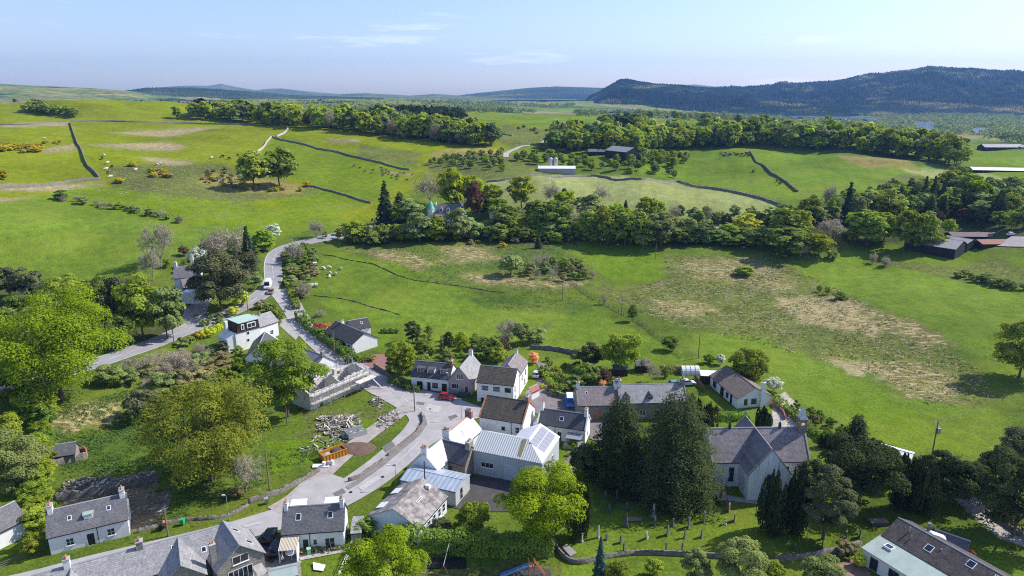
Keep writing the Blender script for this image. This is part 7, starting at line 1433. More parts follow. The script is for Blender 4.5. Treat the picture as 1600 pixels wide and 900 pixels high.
# ------------------------------------------------------------------ vehicles
def paint(name, c): return mat(name, c, .25, spec=.6)
M_tyre = mat('tyre rubber', (.02, .02, .02), .8); M_rim = mat('wheel rim', (.5, .5, .52), .3, metal=.8); M_lamp = mat('lamp glass', (.75, .75, .72), .15); M_tail = mat('tail lamp', (.4, .02, .02), .2)
def wheel(p, x, y, r=.31):
    b = MB(); s = 1 if y > 0 else -1; b.tube((x, y-.1*s, r), (x, y+.1*s, r), r, n=14); o = b.build('wheel', M_tyre, p); c = MB(); c.tube((x, y+.09*s, r), (x, y+.115*s, r), r*.62, n=12); c.build('rim', M_rim, o)
def car(px, py, rz, pm, label, kind='hatch', Lc=4.0, name='parked_car', cat='car', P=None, roofm=None):
    P = G(px, py) if P is None else P; r_ = empty(name, (P[0], P[1], float(hz(P[0], P[1]))+.13), rz); w_ = .86
    if kind == 'hatch': prof = [(-2.0, .32), (-2.02, .72), (-1.92, .95), (-1.0, .95), (1.0, .92), (1.85, .78), (2.0, .60), (2.0, .32)]; cab = [(-1.85, .93), (-1.45, 1.42), (.15, 1.46), (.98, .92)]
    elif kind == 'van': prof = [(-2.4, .32), (-2.45, 1.0), (-2.4, 1.15), (-1.5, 1.15), (1.6, 1.12), (2.35, .95), (2.45, .6), (2.45, .32)]; cab = [(-2.38, 1.14), (-2.3, 2.0), (1.0, 2.02), (1.75, 1.12)]; w_ = .95
    else: prof = [(-2.9, .45), (-2.9, 1.1), (-2.8, 1.2), (1.2, 1.2), (2.6, 1.2), (2.9, .95), (2.95, .6), (2.95, .4)]; cab = [(-2.9, 1.2), (-2.9, 2.9), (1.9, 2.9), (2.5, 1.2)]; w_ = 1.1
    sc = Lc/4.0 if kind == 'hatch' else Lc/4.9 if kind == 'van' else Lc/5.9
    b = MB(); n = len(prof)
    def sect(y, ins): return [(x*sc*(1-.02*ins), y, z-(.03*ins if z > .6 else 0)) for x, z in prof]
    A = sect(-w_, 1); B = sect(-w_*.93, 0); Cc = sect(w_*.93, 0); D = sect(w_, 1)
    i = len(b.v); b.v += A+B+Cc+D
    for s in range(3):
        for k in range(n): b.f.append([i+s*n+k, i+s*n+(k+1) % n, i+(s+1)*n+(k+1) % n, i+(s+1)*n+k]); b.m.append(0)
    b.f.append([i+k for k in range(n)]); b.m.append(0); b.f.append([i+3*n+k for k in range(n)][::-1]); b.m.append(0)
    body = b.build('body', pm, r_)
    c = MB(); wt = w_*.80; lo = [(cab[0][0]*sc, -w_*.93, cab[0][1]), (cab[3][0]*sc, -w_*.93, cab[3][1]), (cab[3][0]*sc, w_*.93, cab[3][1]), (cab[0][0]*sc, w_*.93, cab[0][1])]; hi = [(cab[1][0]*sc, -wt, cab[1][1]), (cab[2][0]*sc, -wt, cab[2][1]), (cab[2][0]*sc, wt, cab[2][1]), (cab[1][0]*sc, wt, cab[1][1])]
    solid = kind != 'hatch'
    c.hexa(lo, hi, 0); c.build('cabin' if solid else 'windows', (pm if solid else M_glass), r_)
    t = MB(); t.hexa([(x*.99, y*.99, z-.01) for x, y, z in hi], [(x*.92, y*.92, z+.05) for x, y, z in hi]); t.build('roof', roofm or pm, r_)
    if solid:
        g = MB(); f0, f1 = cab[3], cab[2]
        def fp(q, y, off): return ((f0[0]+(f1[0]-f0[0])*q)*sc+off, y, f0[1]+(f1[1]-f0[1])*q)
        g.hexa([fp(.15, -w_*.8, .01), fp(.15, w_*.8, .01), fp(.85, w_*.76, .01), fp(.85, -w_*.76, .01)], [fp(.15, -w_*.8, .03), fp(.15, w_*.8, .03), fp(.85, w_*.76, .03), fp(.85, -w_*.76, .03)]); g.build('windscreen', M_glass, r_)
        g = MB(); x0 = cab[0][0]*sc; g.hexa([(x0-.02, -w_*.7, cab[0][1]+.15), (x0-.02, w_*.7, cab[0][1]+.15), (x0+.03, w_*.66, cab[1][1]-.15), (x0+.03, -w_*.66, cab[1][1]-.15)], [(x0-.04, -w_*.7, cab[0][1]+.15), (x0-.04, w_*.7, cab[0][1]+.15), (x0+.01, w_*.66, cab[1][1]-.15), (x0+.01, -w_*.66, cab[1][1]-.15)]); g.build('rear_window', M_glass, r_)
    for x in (-1.25*Lc/4, 1.25*Lc/4):
        for y in (-w_+.04, w_-.04): wheel(r_, x, y, .31 if kind == 'hatch' else .36)
    for y in (-.55, .55):
        q = MB(); xf = prof[-2][0]*sc; q.box(xf-.1, xf+.015, y*w_-.14, y*w_+.14, .55, .72); q.build('headlight', M_lamp, r_)
        q = MB(); xb = prof[1][0]*sc; q.box(xb-.02, xb+.05, y*w_*1.2-.1, y*w_*1.2+.1, .62, .85); q.build('tail_light', M_tail, r_)
    return tag(r_, label, cat)
car(698, 624, R_(-17), paint('red paint', (.42, .01, .02)), 'red car parked in front of the mauve house')
car(839, 588, R_(70), paint('silver paint', (.55, .56, .58)), 'silver car on the drive behind the white terrace house')
car(890, 632, R_(-92), paint('bright blue paint', (.01, .13, .55)), 'bright blue van with a white roof parked at the stone range', 'van', 5.0, 'parked_van', 'van', roofm=M_frame)
car(422, 842, R_(95), paint('black paint', (.012, .015, .02)), 'black car nearest the road beside the blue skylight house'); car(431, 862, R_(95), paint('dark blue paint', (.015, .025, .045)), 'dark blue car behind the black car')
car(419, 450, R_(-78), paint('white van paint', (.72, .74, .74)), 'white box van driving on the main road', 'truck', 6.4, 'box_van', 'van'); car(423, 459, R_(-80), paint('bronze paint', (.22, .12, .06)), 'bronze car driving in front of the white box van', Lc=4.2, name='car')
car(321, 466, R_(-100), paint('black paint', (.012, .015, .02)), 'dark car parked beside the white house by the cedar'); car(1580, 368, R_(20), paint('white van paint', (.72, .74, .74)), 'white car parked beyond the rusty red barn', Lc=4.6)
car(1056, 604, R_(8), paint('teal paint', (.10, .25, .28)), 'teal car behind the stone range'); car(1074, 602, R_(8), paint('silver paint', (.55, .56, .58)), 'silver car beside the teal car behind the stone range')
car(876, 742, R_(60), paint('grey paint', (.3, .3, .32)), 'grey covered car beside the grey hall gable')
# small red roofed kiosk by the courtyard entrance
q = PZ(834, 626, 0); house('kiosk', 'small white porch hut with a red tiled roof at the courtyard entrance', 'hut', (q[0]-.5, q[1]), 50, 3.0, 1.8, 2.1, 2.9, W_white, mat('red pantile', (.42, .12, .09), .7, .3, 4), over=.15)
# ------------------------------------------------------------------ skip
q = PZ(506, 724, 0); ang = math.atan2(*(PZ(544, 711, 0)-q)[[1, 0]]); r_ = empty('skip', (q[0], q[1], .1), ang); tag(r_, 'orange metal skip half full of soil and rubble on the loop lane', 'skip'); Ls, Ws, Hs = 5.0, 2.3, 1.35
M_or = mat('orange skip paint', (.62, .27, .03), .6, .3, 2); mb = MB()
mb.box(0, Ls, 0, .08, .1, Hs); mb.box(0, Ls, Ws-.08, Ws, .1, Hs); mb.box(0, .08, .08, Ws-.08, .1, Hs); mb.box(Ls-.08, Ls, .08, Ws-.08, .1, Hs); mb.box(0, Ls, 0, Ws, 0, .12); mb.build('body', M_or, r_)
for x in np.linspace(.05, Ls-.2, 8): b = MB(); b.box(x, x+.15, -.10, -.002, .15, Hs-.1); b.build('rib', M_or, r_)
mb = MB(); mb.box(-.06, Ls+.06, -.09, .10, Hs, Hs+.10); mb.box(-.06, Ls+.06, Ws-.1, Ws+.09, Hs, Hs+.1); mb.build('rim', M_or, r_)
M_soil = mat('dark soil', (.10, .075, .06), .95, .4, 3, bump=.5)
def heap(name, label, x0, y0, sx, sy, h, m, z=0, cat='pile', parent=None, seed=1, kind=None):
    n = 26; u_ = np.linspace(-1, 1, n); X, Y = np.meshgrid(u_, u_, indexing='ij'); r2 = np.random.default_rng(seed); Z = np.clip(1-(X**2+Y**2), 0, 1)**.8*h*(1+.35*wav(X*3, Y*3, 2.2, seed))+r2.random(X.shape)*.09*np.clip(1-(X**2+Y**2), 0, 1)-.02
    V = np.stack([x0+X*sx, y0+Y*sy, z+Z], -1).reshape(-1, 3); i = np.arange(n*n).reshape(n, n); F = np.stack([i[:-1, :-1], i[1:, :-1], i[1:, 1:], i[:-1, 1:]], -1).reshape(-1, 4); o = link(name, mesh_np(name, V, F, [m]), parent)
    if parent is None: tag(o, label, cat, kind=kind)
    return o
heap('soil_load', '', 3.1, 1.15, 1.7, 1.0, .9, M_soil, .7, parent=r_); heap('rubble_load', '', 1.2, 1.15, 1.0, .95, .3, mat('pale rubble', (.45, .42, .38), .9, .4, 4, bump=.6), .9, parent=r_)
q = PZ(555, 705, 0); heap('soil_heap', 'reddish soil heap spread beside the orange skip', q[0], q[1]+1, 4.0, 3.0, .5, mat('reddish soil', (.17, .11, .085), .95, .4, 2, bump=.6), 0, 'heap', seed=3)
mb = MB(); q = PZ(488, 732, 0); mb.hexa([(0, 0, .1), (3.2, .2, .1), (3.0, 1.5, .1), (-.2, 1.2, .1)], [(0, 0, .25), (3.2, .2, .3), (3.0, 1.5, .2), (-.2, 1.2, .3)]); o = mb.build('tarpaulin', M_frame); o.location = (q[0], q[1], 0); tag(o, 'white tarpaulin lying on the ground by the orange skip', 'tarpaulin')
mb = MB(); 
for k in range(3): mb.tube((k*.75, k*.3, .1), (k*.75+.1, k*.3, 1.0), .42, .34, 9, k % 2)
o = mb.build('bags', [M_frame, M_lead]); q = PZ(506, 729, 0); o.location = (q[0], q[1], 0); tag(o, 'white and grey rubble bags at the end of the orange skip', 'bags')
mb = MB(); mb.box(0, 4.2, 0, .07, .1, 1.3); mb.box(0, 4.2, 2.6, 2.67, .1, 1.3); mb.box(0, .07, 0, 2.67, .1, 1.3); mb.box(0, 4.2, 0, 2.67, .05, .12); o = mb.build('mesh_panels', mat('galvanised mesh', (.36, .38, .40), .5)); q = PZ(545, 688, 0); o.location = (q[0], q[1], 0); o.rotation_euler[2] = R_(35); tag(o, 'stack of grey mesh fence panels beside the rubble', 'fence panels')
# rubble and cleared timber: nobody could count it
def debris(poly, n, sz, label, mats, seed=1, hmax=.9, long=.4):
    W = GP(poly, 20, True)[:, :2]; rg = np.random.default_rng(seed); c0 = W.mean(0); x0, y0 = W.min(0); x1, y1 = W.max(0); mb = MB(); k = 0
    while k < n:
        p = np.array([rg.uniform(x0, x1), rg.uniform(y0, y1)])
        if not inpoly(p[:1], p[1:], W)[0]: continue
        k += 1; e = 1-np.hypot(*(p-c0))/np.hypot(x1-x0, y1-y0)*2; z = float(hz(*p))+max(e, 0)*hmax*rg.random(); a = rg.uniform(0, 6.28); L_ = sz*(rg.uniform(2, 6) if rg.random() < long else rg.uniform(.6, 1.4)); w2 = sz*rg.uniform(.25, .8); t = sz*rg.uniform(.15, .5); ca, sa = math.cos(a), math.sin(a); tl = rg.uniform(-.35, .35)
        def q_(u, v, w): return (p[0]+u*ca-v*sa, p[1]+u*sa+v*ca, z+w+u*tl)
        mb.hexa([q_(-L_/2, -w2/2, 0), q_(L_/2, -w2/2, 0), q_(L_/2, w2/2, 0), q_(-L_/2, w2/2, 0)], [q_(-L_/2, -w2/2, t), q_(L_/2, -w2/2, t), q_(L_/2, w2/2, t), q_(-L_/2, w2/2, t)], int(rg.integers(len(mats))))
    tag(mb.build('rubble', mats), label, 'rubble', kind='stuff')
RM = [M_board, M_conc, M_dryl, W_stone, M_wood, M_wood, mat('muddy rubble', (.26, .22, .18), .95, .4, 3)]
debris([(492, 668), (500, 652), (560, 650), (566, 672), (548, 686), (515, 684)], 420, .42, 'heap of broken timber and masonry in front of the ruin', RM, 2, 1.1)
debris([(470, 700), (500, 680), (545, 690), (520, 700), (480, 712)], 70, .34, 'loose boards and stones down the bank above the skip', RM, 12, .3)
debris([(588, 668), (592, 650), (620, 640), (624, 655), (605, 672)], 130, .38, 'scattered building rubble beside the loop lane', RM, 3, .5)
debris([(575, 626), (590, 618), (602, 628), (590, 642)], 90, .35, 'loose masonry at the road end of the ruin', RM, 4, .5)
debris([(92, 778), (100, 752), (180, 744), (200, 756), (170, 770)], 200, .4, 'fallen masonry behind the slate roofed cottage', RM, 5, .7, .2)
debris([(225, 800), (232, 780), (262, 775), (262, 800)], 40, .32, 'scattered junk on the bare ground right of the cottage', RM, 6, .4)
debris([(185, 745), (245, 738), (250, 758), (200, 765)], 60, .3, 'broken stones in the shade behind the cottage chimney', RM, 7, .4)
debris([(875, 735), (895, 728), (900, 745), (880, 752)], 30, .4, 'garden clutter beside the grey hall', [M_board, M_lead, M_pot], 8, .4)
# ------------------------------------------------------------------ roofless ruin and its scaffolding
a = PZ(487, 641, 0)[:2]; b = PZ(572, 603, 0)[:2]; u = (b-a)/np.hypot(*(b-a)); Lr = float(np.hypot(*(b-a))); ang = math.atan2(u[1], u[0])
r_ = empty('ruined_house', (a[0], a[1], 0), ang); tag(r_, 'roofless pale stone house under repair inside scaffolding', 'house'); Wr = 6.4; M_ruin = mat('bare patched masonry', (.70, .67, .63), .95, col2=(.42, .37, .33), scale=1.6, bump=.5, contrast=(.35, .6))
def rwall(p, q, hs, holes=(), name='wall'):
    """stepped wall made of piers between openings"""
    d = Vector((q[0]-p[0], q[1]-p[1], 0)); L_ = d.length; d.normalize(); n2 = Vector((-d.y, d.x, 0))*.3; k = int(L_/.6); rg = np.random.default_rng(int(L_*10)); mb = MB(); p = Vector((p[0], p[1], 0))
    for i in range(k):
        s0 = L_*i/k; s1 = L_*(i+1)/k; sm_ = (s0+s1)/2; h = np.interp(sm_/L_, np.linspace(0, 1, len(hs)), hs)+rg.uniform(-.14, .14); segs = [(-.5, h)]
        for (h0, h1, z0, z1) in holes:
            if h0 <= sm_ <= h1: segs = [(-.5, z0), (min(z1, h-.1), h)]
        for z0, z1 in segs:
            A = p+d*s0; B = p+d*(s1+.001); mb.hexa([A+Vector((0, 0, z0)), B+Vector((0, 0, z0)), B+n2+Vector((0, 0, z0)), A+n2+Vector((0, 0, z0))], [A+Vector((0, 0, z1)), B+Vector((0, 0, z1)), B+n2+Vector((0, 0, z1)), A+n2+Vector((0, 0, z1))])
    return mb.build(name, M_ruin, r_)
rwall((0, 0), (Lr, 0), [4.0, 4.1, 3.9, 4.6, 4.5], [(2.2, 3.4, 0, 2.2), (5.6, 6.8, 2.6, 3.8), (9, 10.2, 2.6, 3.8), (12.5, 13.6, 2.6, 3.9), (8, 9, .8, 2.0)])
rwall((0, Wr), (Lr, Wr), [3.9, 3.2, 3.4, 2.2, 3.6], [(4, 5, .8, 2.2), (9, 10, .8, 2.2)]); rwall((Lr, 0), (Lr, Wr), [4.4, 5.6, 4.0], [(2.6, 3.4, 1, 2.4)]); rwall((0, 0), (0, Wr), [4.0, 5.4, 3.8]); rwall((Lr*.55, .3), (Lr*.55, Wr), [3.8, 4.8, 3.2])
mb = MB(); mb.box(Lr*.55+.2, Lr*.55+1.0, Wr/2-.5, Wr/2+.5, 0, 6.3); mb.build('chimney', M_ruin, r_)
mb = MB(); mb.box(.6, Lr-.6, .6, Wr-.6, 0, .5); mb.build('rubble_floor', M_conc, r_)
sr = empty('scaffolding', (a[0], a[1], 0), ang); tag(sr, 'steel tube scaffolding with pale boards round the roofless house', 'scaffolding')
def scaff(line, levels, hts, out):
    pb = MB(); 
    (x0, y0), (x1, y1) = line; L_ = math.hypot(x1-x0, y1-y0); d = ((x1-x0)/L_, (y1-y0)/L_); n2 = (d[1]*out, -d[0]*out); k = max(2, int(L_/2.1)); 
    for i in range(k+1):
        for o_ in (.35, 1.6):
            x = x0+d[0]*L_*i/k+n2[0]*o_; y = y0+d[1]*L_*i/k+n2[1]*o_; pb.tube((x, y, -.3), (x, y, hts), .05, n=5)
        xa = x0+d[0]*L_*i/k; ya = y0+d[1]*L_*i/k
        for z in levels: pb.tube((xa+n2[0]*.2, ya+n2[1]*.2, z-.1), (xa+n2[0]*1.8, ya+n2[1]*1.8, z-.1), .04, n=4)
    for z in levels:
        for o_ in (.35, 1.6):
            for dz in (-.05, 1.0):
                if dz > 0 and o_ < 1: continue
                pb.tube((x0+n2[0]*o_-d[0]*.5, y0+n2[1]*o_-d[1]*.5, z+dz), (x1+n2[0]*o_+d[0]*.5, y1+n2[1]*o_+d[1]*.5, z+dz), .045, n=4)
        for j in range(4):
            bb = MB(); s_ = .45+j*.28; L0 = -.6+random.random()*.5; L1 = L_+.6-random.random()*.8; zz = z+.03+random.random()*.02; ax, ay = x0+d[0]*L0+n2[0]*s_, y0+d[1]*L0+n2[1]*s_; bx_, by2 = x0+d[0]*L1+n2[0]*s_, y0+d[1]*L1+n2[1]*s_; hx, hy = n2[0]*.11, n2[1]*.11
            bb.hexa([(ax-hx, ay-hy, zz), (bx_-hx, by2-hy, zz), (bx_+hx, by2+hy, zz), (ax+hx, ay+hy, zz)], [(ax-hx, ay-hy, zz+.05), (bx_-hx, by2-hy, zz+.05), (bx_+hx, by2+hy, zz+.05), (ax+hx, ay+hy, zz+.05)]); bb.build('board', M_board, sr)
    for i in range(0, k, 2): pb.tube((x0+d[0]*L_*i/k+n2[0]*1.6, y0+d[1]*L_*i/k+n2[1]*1.6, 0), (x0+d[0]*L_*(i+1)/k+n2[0]*1.6, y0+d[1]*L_*(i+1)/k+n2[1]*1.6, hts-.5), .045, n=4)
    pb.build('tubes', M_steel, sr)
scaff([(0, 0), (Lr, 0)], (1.9, 3.8), 5.2, 1); scaff([(Lr, 0), (Lr, Wr)], (1.9, 3.6), 5.8, 1); scaff([(0, Wr), (Lr, Wr)], (3.4,), 5.0, -1)
mb = MB(); mb.slab([(Lr-5, -3.4, 3.2), (Lr+.5, -3.4, 3.2), (Lr+.5, -1.7, 3.3), (Lr-5, -1.7, 3.3)], .07); mb.build('loading_bay', M_board, sr)
mb = MB(); mb.hexa([(Lr+1.0, -4.5, .1), (Lr+1.25, -4.5, .1), (Lr-.2, -1.9, 3.3), (Lr-.45, -1.9, 3.3)], [(Lr+1.0, -4.55, .2), (Lr+1.25, -4.55, .2), (Lr-.2, -1.95, 3.4), (Lr-.45, -1.95, 3.4)]); mb.build('ladder', M_board, sr)
# ------------------------------------------------------------------ headstones
M_gs = [mat('grey headstone', (.15, .145, .135), .9, .35, 4), mat('dark headstone', (.13, .125, .12), .8, .3, 4), mat('pale headstone', (.36, .35, .33), .9, .25, 4), mat('red sandstone headstone', (.27, .17, .13), .9, .3, 4)]  # tones set darker to stand in for the stones' backlit shade
def stone(px, py, h, w_, mi, label, top='round', rz=-.15, lean=0.0, group='upright headstones in the graveyard'):
    P = G(px, py); b = MB(); n = 7; t = .09; pts = [(-w_/2, 0), (w_/2, 0), (w_/2, h*.8)]
    if top == 'round': pts += [(w_/2*math.cos(a), h*.8+h*.2*math.sin(a)) for a in np.linspace(.3, math.pi-.3, 6)]
    elif top == 'point': pts += [(0, h)]
    elif top == 'cross': pts = [(-.12, 0), (.12, 0), (.12, h*.55), (.35, h*.55), (.35, h*.72), (.12, h*.72), (.12, h), (-.12, h), (-.12, h*.72), (-.35, h*.72), (-.35, h*.55), (-.12, h*.55)]
    else: pts += [(w_/2*.8, h), (-w_/2*.8, h)]
    if top != 'cross': pts.append((-w_/2, h*.8))
    if top == 'obelisk':
        b.box(-.42, .42, -.42, .42, -.2, .35); b.box(-.3, .3, -.3, .3, .35, .8); b.hexa([(-.22, -.22, .8), (.22, -.22, .8), (.22, .22, .8), (-.22, .22, .8)], [(-.13, -.13, h-.25), (.13, -.13, h-.25), (.13, .13, h-.25), (-.13, .13, h-.25)]); b.hexa([(-.13, -.13, h-.25), (.13, -.13, h-.25), (.13, .13, h-.25), (-.13, .13, h-.25)], [(-.01, -.01, h), (.01, -.01, h), (.01, .01, h), (-.01, .01, h)])
    else: b.box(-w_/2-.1, w_/2+.1, -.2, .2, -.2, .14); b.hexa([(x, -t, z+.1) for x, z in pts], [(x, t, z+.1) for x, z in pts])
    o = b.build('headstone', M_gs[mi]); o.location = (P[0], P[1], P[2]); o.rotation_euler = (0, lean, rz+1.2); tag(o, label, 'headstone', group)
HS = [(247, 630, 1.5, .5, 2, 'tall slim pale post stone at the left of the graveyard', 'flat'), (375, 600, 2.3, .45, 2, 'tallest slim stone behind the blue green conifer', 'round'), (440, 615, 1.0, .6, 1, 'small dark headstone right of the tallest slim stone', 'round'), (550, 640, 1.3, .65, 1, 'upper of two close dark headstones', 'round'), (575, 705, 1.5, .65, 1, 'lower of two close dark headstones', 'round'),
      (755, 605, 1.4, .6, 2, 'pale headstone leaning sharply to the left', 'flat'), (815, 500, 1.6, .8, 1, 'dark headstone at the foot of the pale obelisk', 'round'), (805, 435, 2.6, .5, 2, 'tall pale obelisk near the middle of the graveyard', 'obelisk'), (590, 510, 2.5, .5, 0, 'grey obelisk in the shade of the massive conifer', 'obelisk'), (915, 580, 2.0, .8, 0, 'large grey headstone in the middle of the sunlit grass', 'point'),
      (957, 510, 1.4, .6, 1, 'narrow dark headstone above the large grey one', 'round'), (1030, 372, 2.3, .5, 2, 'white obelisk by the skirts of the massive conifer', 'obelisk'), (1060, 432, 1.2, .6, 0, 'short grey headstone left of the broad dark one', 'round'), (1080, 522, 2.0, .95, 1, 'broad dark headstone casting the longest shadow', 'round'), (1048, 602, 1.6, .6, 0, 'cross shaped headstone below the broad dark one', 'cross'),
      (1200, 477, 1.9, .8, 0, 'round headed grey headstone at the right of the sunlit grass', 'round'), (1180, 597, 1.4, .6, 0, 'pointed grey headstone above the silvery bush', 'point'), (905, 705, 1.6, .6, 0, 'headstone near the churchyard wall above the ball bush', 'flat'), (1030, 715, 1.8, .75, 1, 'dark headstone nearest the churchyard wall', 'round'),
      (1195, 243, 2.0, .9, 1, 'dark headstone under the corner of the massive conifer', 'round'), (1328, 285, 1.8, .8, 3, 'reddish headstone on the path by the church', 'round'), (1375, 352, 1.6, .7, 3, 'reddish headstone in the transept shade', 'round'), (1395, 395, 1.5, .9, 3, 'broad reddish headstone in the transept shade', 'flat'), (1440, 470, 1.5, .9, 3, 'reddish headstone lowest in the transept shade', 'round'),
      (1367, 497, 1.2, .45, 2, 'small pale cross stone in the transept shade', 'cross'), (600, 385, 1.5, .6, 1, 'dim headstone deep in the conifer shade', 'round'), (460, 402, 1.5, .6, 0, 'grey headstone left in the conifer shade', 'round'), (430, 300, 1.5, .6, 0, 'headstone in the shade below the shaggy cypress', 'round'), (745, 355, 1.2, .6, 3, 'reddish headstone in the conifer shade', 'round'), (520, 290, 1.6, .6, 1, 'dark headstone under the shaggy cypress', 'flat')]
for s in HS: stone(860+s[0]/5, 720+s[1]/5, s[2]*1.0, s[3]*1.05, s[4], s[5], s[6], lean=-.28 if 'leaning' in s[5] else random.uniform(-.05, .05))
for s in [(1007, 620, 1.9, .95, 1, 'dark slab headstone left of two by the flower bed', 'flat'), (1115, 600, 2.1, .9, 1, 'dark slab headstone right of two by the flower bed', 'point'), (820, 690, 1.8, .9, 1, 'dark headstone in front of the conical olive yew', 'round'), (495, 565, 1.5, .8, 1, 'headstone under the columnar yews by the transept', 'round'), (610, 695, 1.4, .8, 1, 'dim headstone above the churchyard wall', 'round')]:
    stone(1120+s[0]/5, 720+s[1]/5, s[2]*.86, s[3], s[4], s[5], s[6])
def table_tomb(px, py, rz, label, L_=2.1, w_=.95, h=.75, m=None):
    P = G(px, py); r2 = empty('table_tomb', P, rz); b = MB(); b.box(-L_/2, L_/2, -w_/2, w_/2, h, h+.14); b.build('slab', m or M_gs[0], r2); b = MB(); b.box(-L_/2+.15, L_/2-.15, -w_/2+.12, w_/2-.12, -.2, h); b.build('base', M_gs[1], r2); tag(r2, label, 'tomb')
table_tomb(1096, 787, .1, 'brown table tomb on the sunlit grass beside the massive conifer', 3.2, 1.3, .8, mat('brown tomb slab', (.28, .21, .15), .9, .3, 3)); table_tomb(1372, 819, .05, 'table tomb on the grass right of the conical olive yew', 3.0, 1.2, .6, MT['brown tomb slab']); table_tomb(990, 813, .1, 'low tomb slab in the shade by the grey obelisk', 2.6, 1.0, .2, MT['brown tomb slab'])
mb = MB(); mb.hexa([(-.6, -1.3, 0), (.6, -1.3, 0), (.5, 1.3, 0), (-.5, 1.3, 0)], [(-.6, -1.3, .3), (.6, -1.3, .45), (.5, 1.3, .5), (-.5, 1.3, .3)]); o = mb.build('gravestone_slab', M_gs[2]); P = G(889, 862); o.location = tuple(P); o.rotation_euler[2] = .5; tag(o, 'fallen pale grave slab at the graveyard corner', 'grave slab')
# ------------------------------------------------------------------ play park
P = PZ(699, 884, 0)
flat_poly('rubber_mat', [PZ(*p) for p in ((669, 872), (728, 872), (729, 889), (668, 889))], .16, M_black); flat_poly('rubber_mat', [PZ(*p) for p in ((772, 905), (786, 890), (830, 884), (860, 892), (862, 915))], .16, mat('grey rubber', (.06, .06, .065), .8))
r_ = empty('swing_frame', (P[0], P[1], .1), 1.5); tag(r_, 'red and grey swing frame on a black mat in the play park', 'swing'); b = MB(); M_rr = mat('red brown tube', (.32, .12, .07), .5)
b.tube((-3.2, 0, 2.4), (3.2, 0, 2.4), .06, n=8); b.build('top_bar', M_steel, r_)
for x in (-3.2, 3.2):
    for y in (-1.1, 1.1): b = MB(); b.tube((x, 0, 2.4), (x*1.02, y, 0), .05, n=6); b.build('leg', M_rr, r_)
for x in (-1.4, 1.4):
    b = MB(); b.tube((x-.25, 0, 2.4), (x-.25, 0, .55), .015, n=4); b.tube((x+.25, 0, 2.4), (x+.25, 0, .55), .015, n=4); b.box(x-.28, x+.28, -.1, .1, .5, .55); b.build('swing_seat', M_black, r_)
P = PZ(826, 902, 0); r_ = empty('slide', (P[0], P[1], .15), .1); tag(r_, 'blue slide with a red climbing frame at the bottom edge', 'slide'); b = MB()
b.hexa([(-4.3, -.3, .3), (-4.3, .3, .3), (0, .3, 1.9), (0, -.3, 1.9)], [(-4.3, -.3, .36), (-4.3, .3, .36), (0, .3, 1.96), (0, -.3, 1.96)]); b.hexa([(-4.3, -.34, .3), (-4.3, -.3, .3), (0, -.3, 1.9), (0, -.34, 1.9)], [(-4.3, -.34, .62), (-4.3, -.3, .62), (0, -.3, 2.2), (0, -.34, 2.2)]); b.hexa([(-4.3, .3, .3), (-4.3, .34, .3), (0, .34, 1.9), (0, .3, 1.9)], [(-4.3, .3, .62), (-4.3, .34, .62), (0, .34, 2.2), (0, .3, 2.2)]); b.build('chute', mat('blue slide metal', (.20, .32, .55), .3, metal=.4), r_)
b = MB(); b.box(0, .8, -.4, .4, 1.85, 1.93); [b.tube((x, y, 0), (x, y, 2.9), .05, n=6) for x in (0, .8) for y in (-.4, .4)]; b.build('platform', M_rr, r_); b = MB()
for y in (-.35, .35): b.tube((.8, y, 2.8), (2.6, y, 0), .05, n=6)
for k in range(7): t = k/7; b.tube((.8+1.8*t, -.35, 2.8*(1-t)), (.8+1.8*t, .35, 2.8*(1-t)), .04, n=5)
b.build('climbing_ladder', mat('orange red tube', (.55, .13, .05), .5), r_)
# ------------------------------------------------------------------ sheep and cattle
def animal(name, L_, hb, rb, m, mh):
    """one skinned body with legs, neck and head"""
    bm = bmesh.new(); vs = []
    def v(x, y, z, r): vs.append(r); return bm.verts.new((x, y, z))
    hip = v(-L_*.38, 0, hb, rb); mid = v(0, 0, hb*.98, rb*1.12); sh = v(L_*.36, 0, hb, rb*.95); nk = v(L_*.50, 0, hb*1.12, rb*.5); hd = v(L_*.60, 0, hb*1.18, rb*.42); mz = v(L_*.74, 0, hb*1.02, rb*.26)
    for a_, b_ in ((hip, mid), (mid, sh), (sh, nk), (nk, hd), (hd, mz)): bm.edges.new((a_, b_))
    for base, x in ((hip, -L_*.38), (sh, L_*.34)):
        for s in (-1, 1):
            k = v(x+(.03 if x > 0 else -.05), s*rb*.5, hb*.5, rb*.22); f = v(x, s*rb*.5, .02, rb*.13); bm.edges.new((base, k)); bm.edges.new((k, f))
    me = bpy.data.meshes.new(name); bm.to_mesh(me); bm.free(); o = bpy.data.objects.new(name, me); C.objects.link(o); md = o.modifiers.new('skin', 'SKIN'); 
    for i, r in enumerate(vs): me.skin_vertices[0].data[i].radius = (r, r)
    me.skin_vertices[0].data[0].use_root = True; sb = o.modifiers.new('sub', 'SUBSURF'); sb.levels = 1; sb.render_levels = 1
    dg = bpy.context.evaluated_depsgraph_get(); ev = bpy.data.meshes.new_from_object(o.evaluated_get(dg)); bpy.data.objects.remove(o)
    ev.materials.clear(); ev.materials.append(m); ev.materials.append(mh); co = np.empty(len(ev.vertices)*3); ev.vertices.foreach_get('co', co); cx = co.reshape(-1, 3)[:, 0]
    ev.polygons.foreach_set('material_index', np.array([1 if cx[list(p.vertices)].mean() > L_*.52 else 0 for p in ev.polygons], np.int32)); ev.update(); return ev
M_wool = mat('white fleece', (.74, .71, .64), .95, .15, 6); M_face = mat('pale sheep face', (.55, .50, .45), .9)
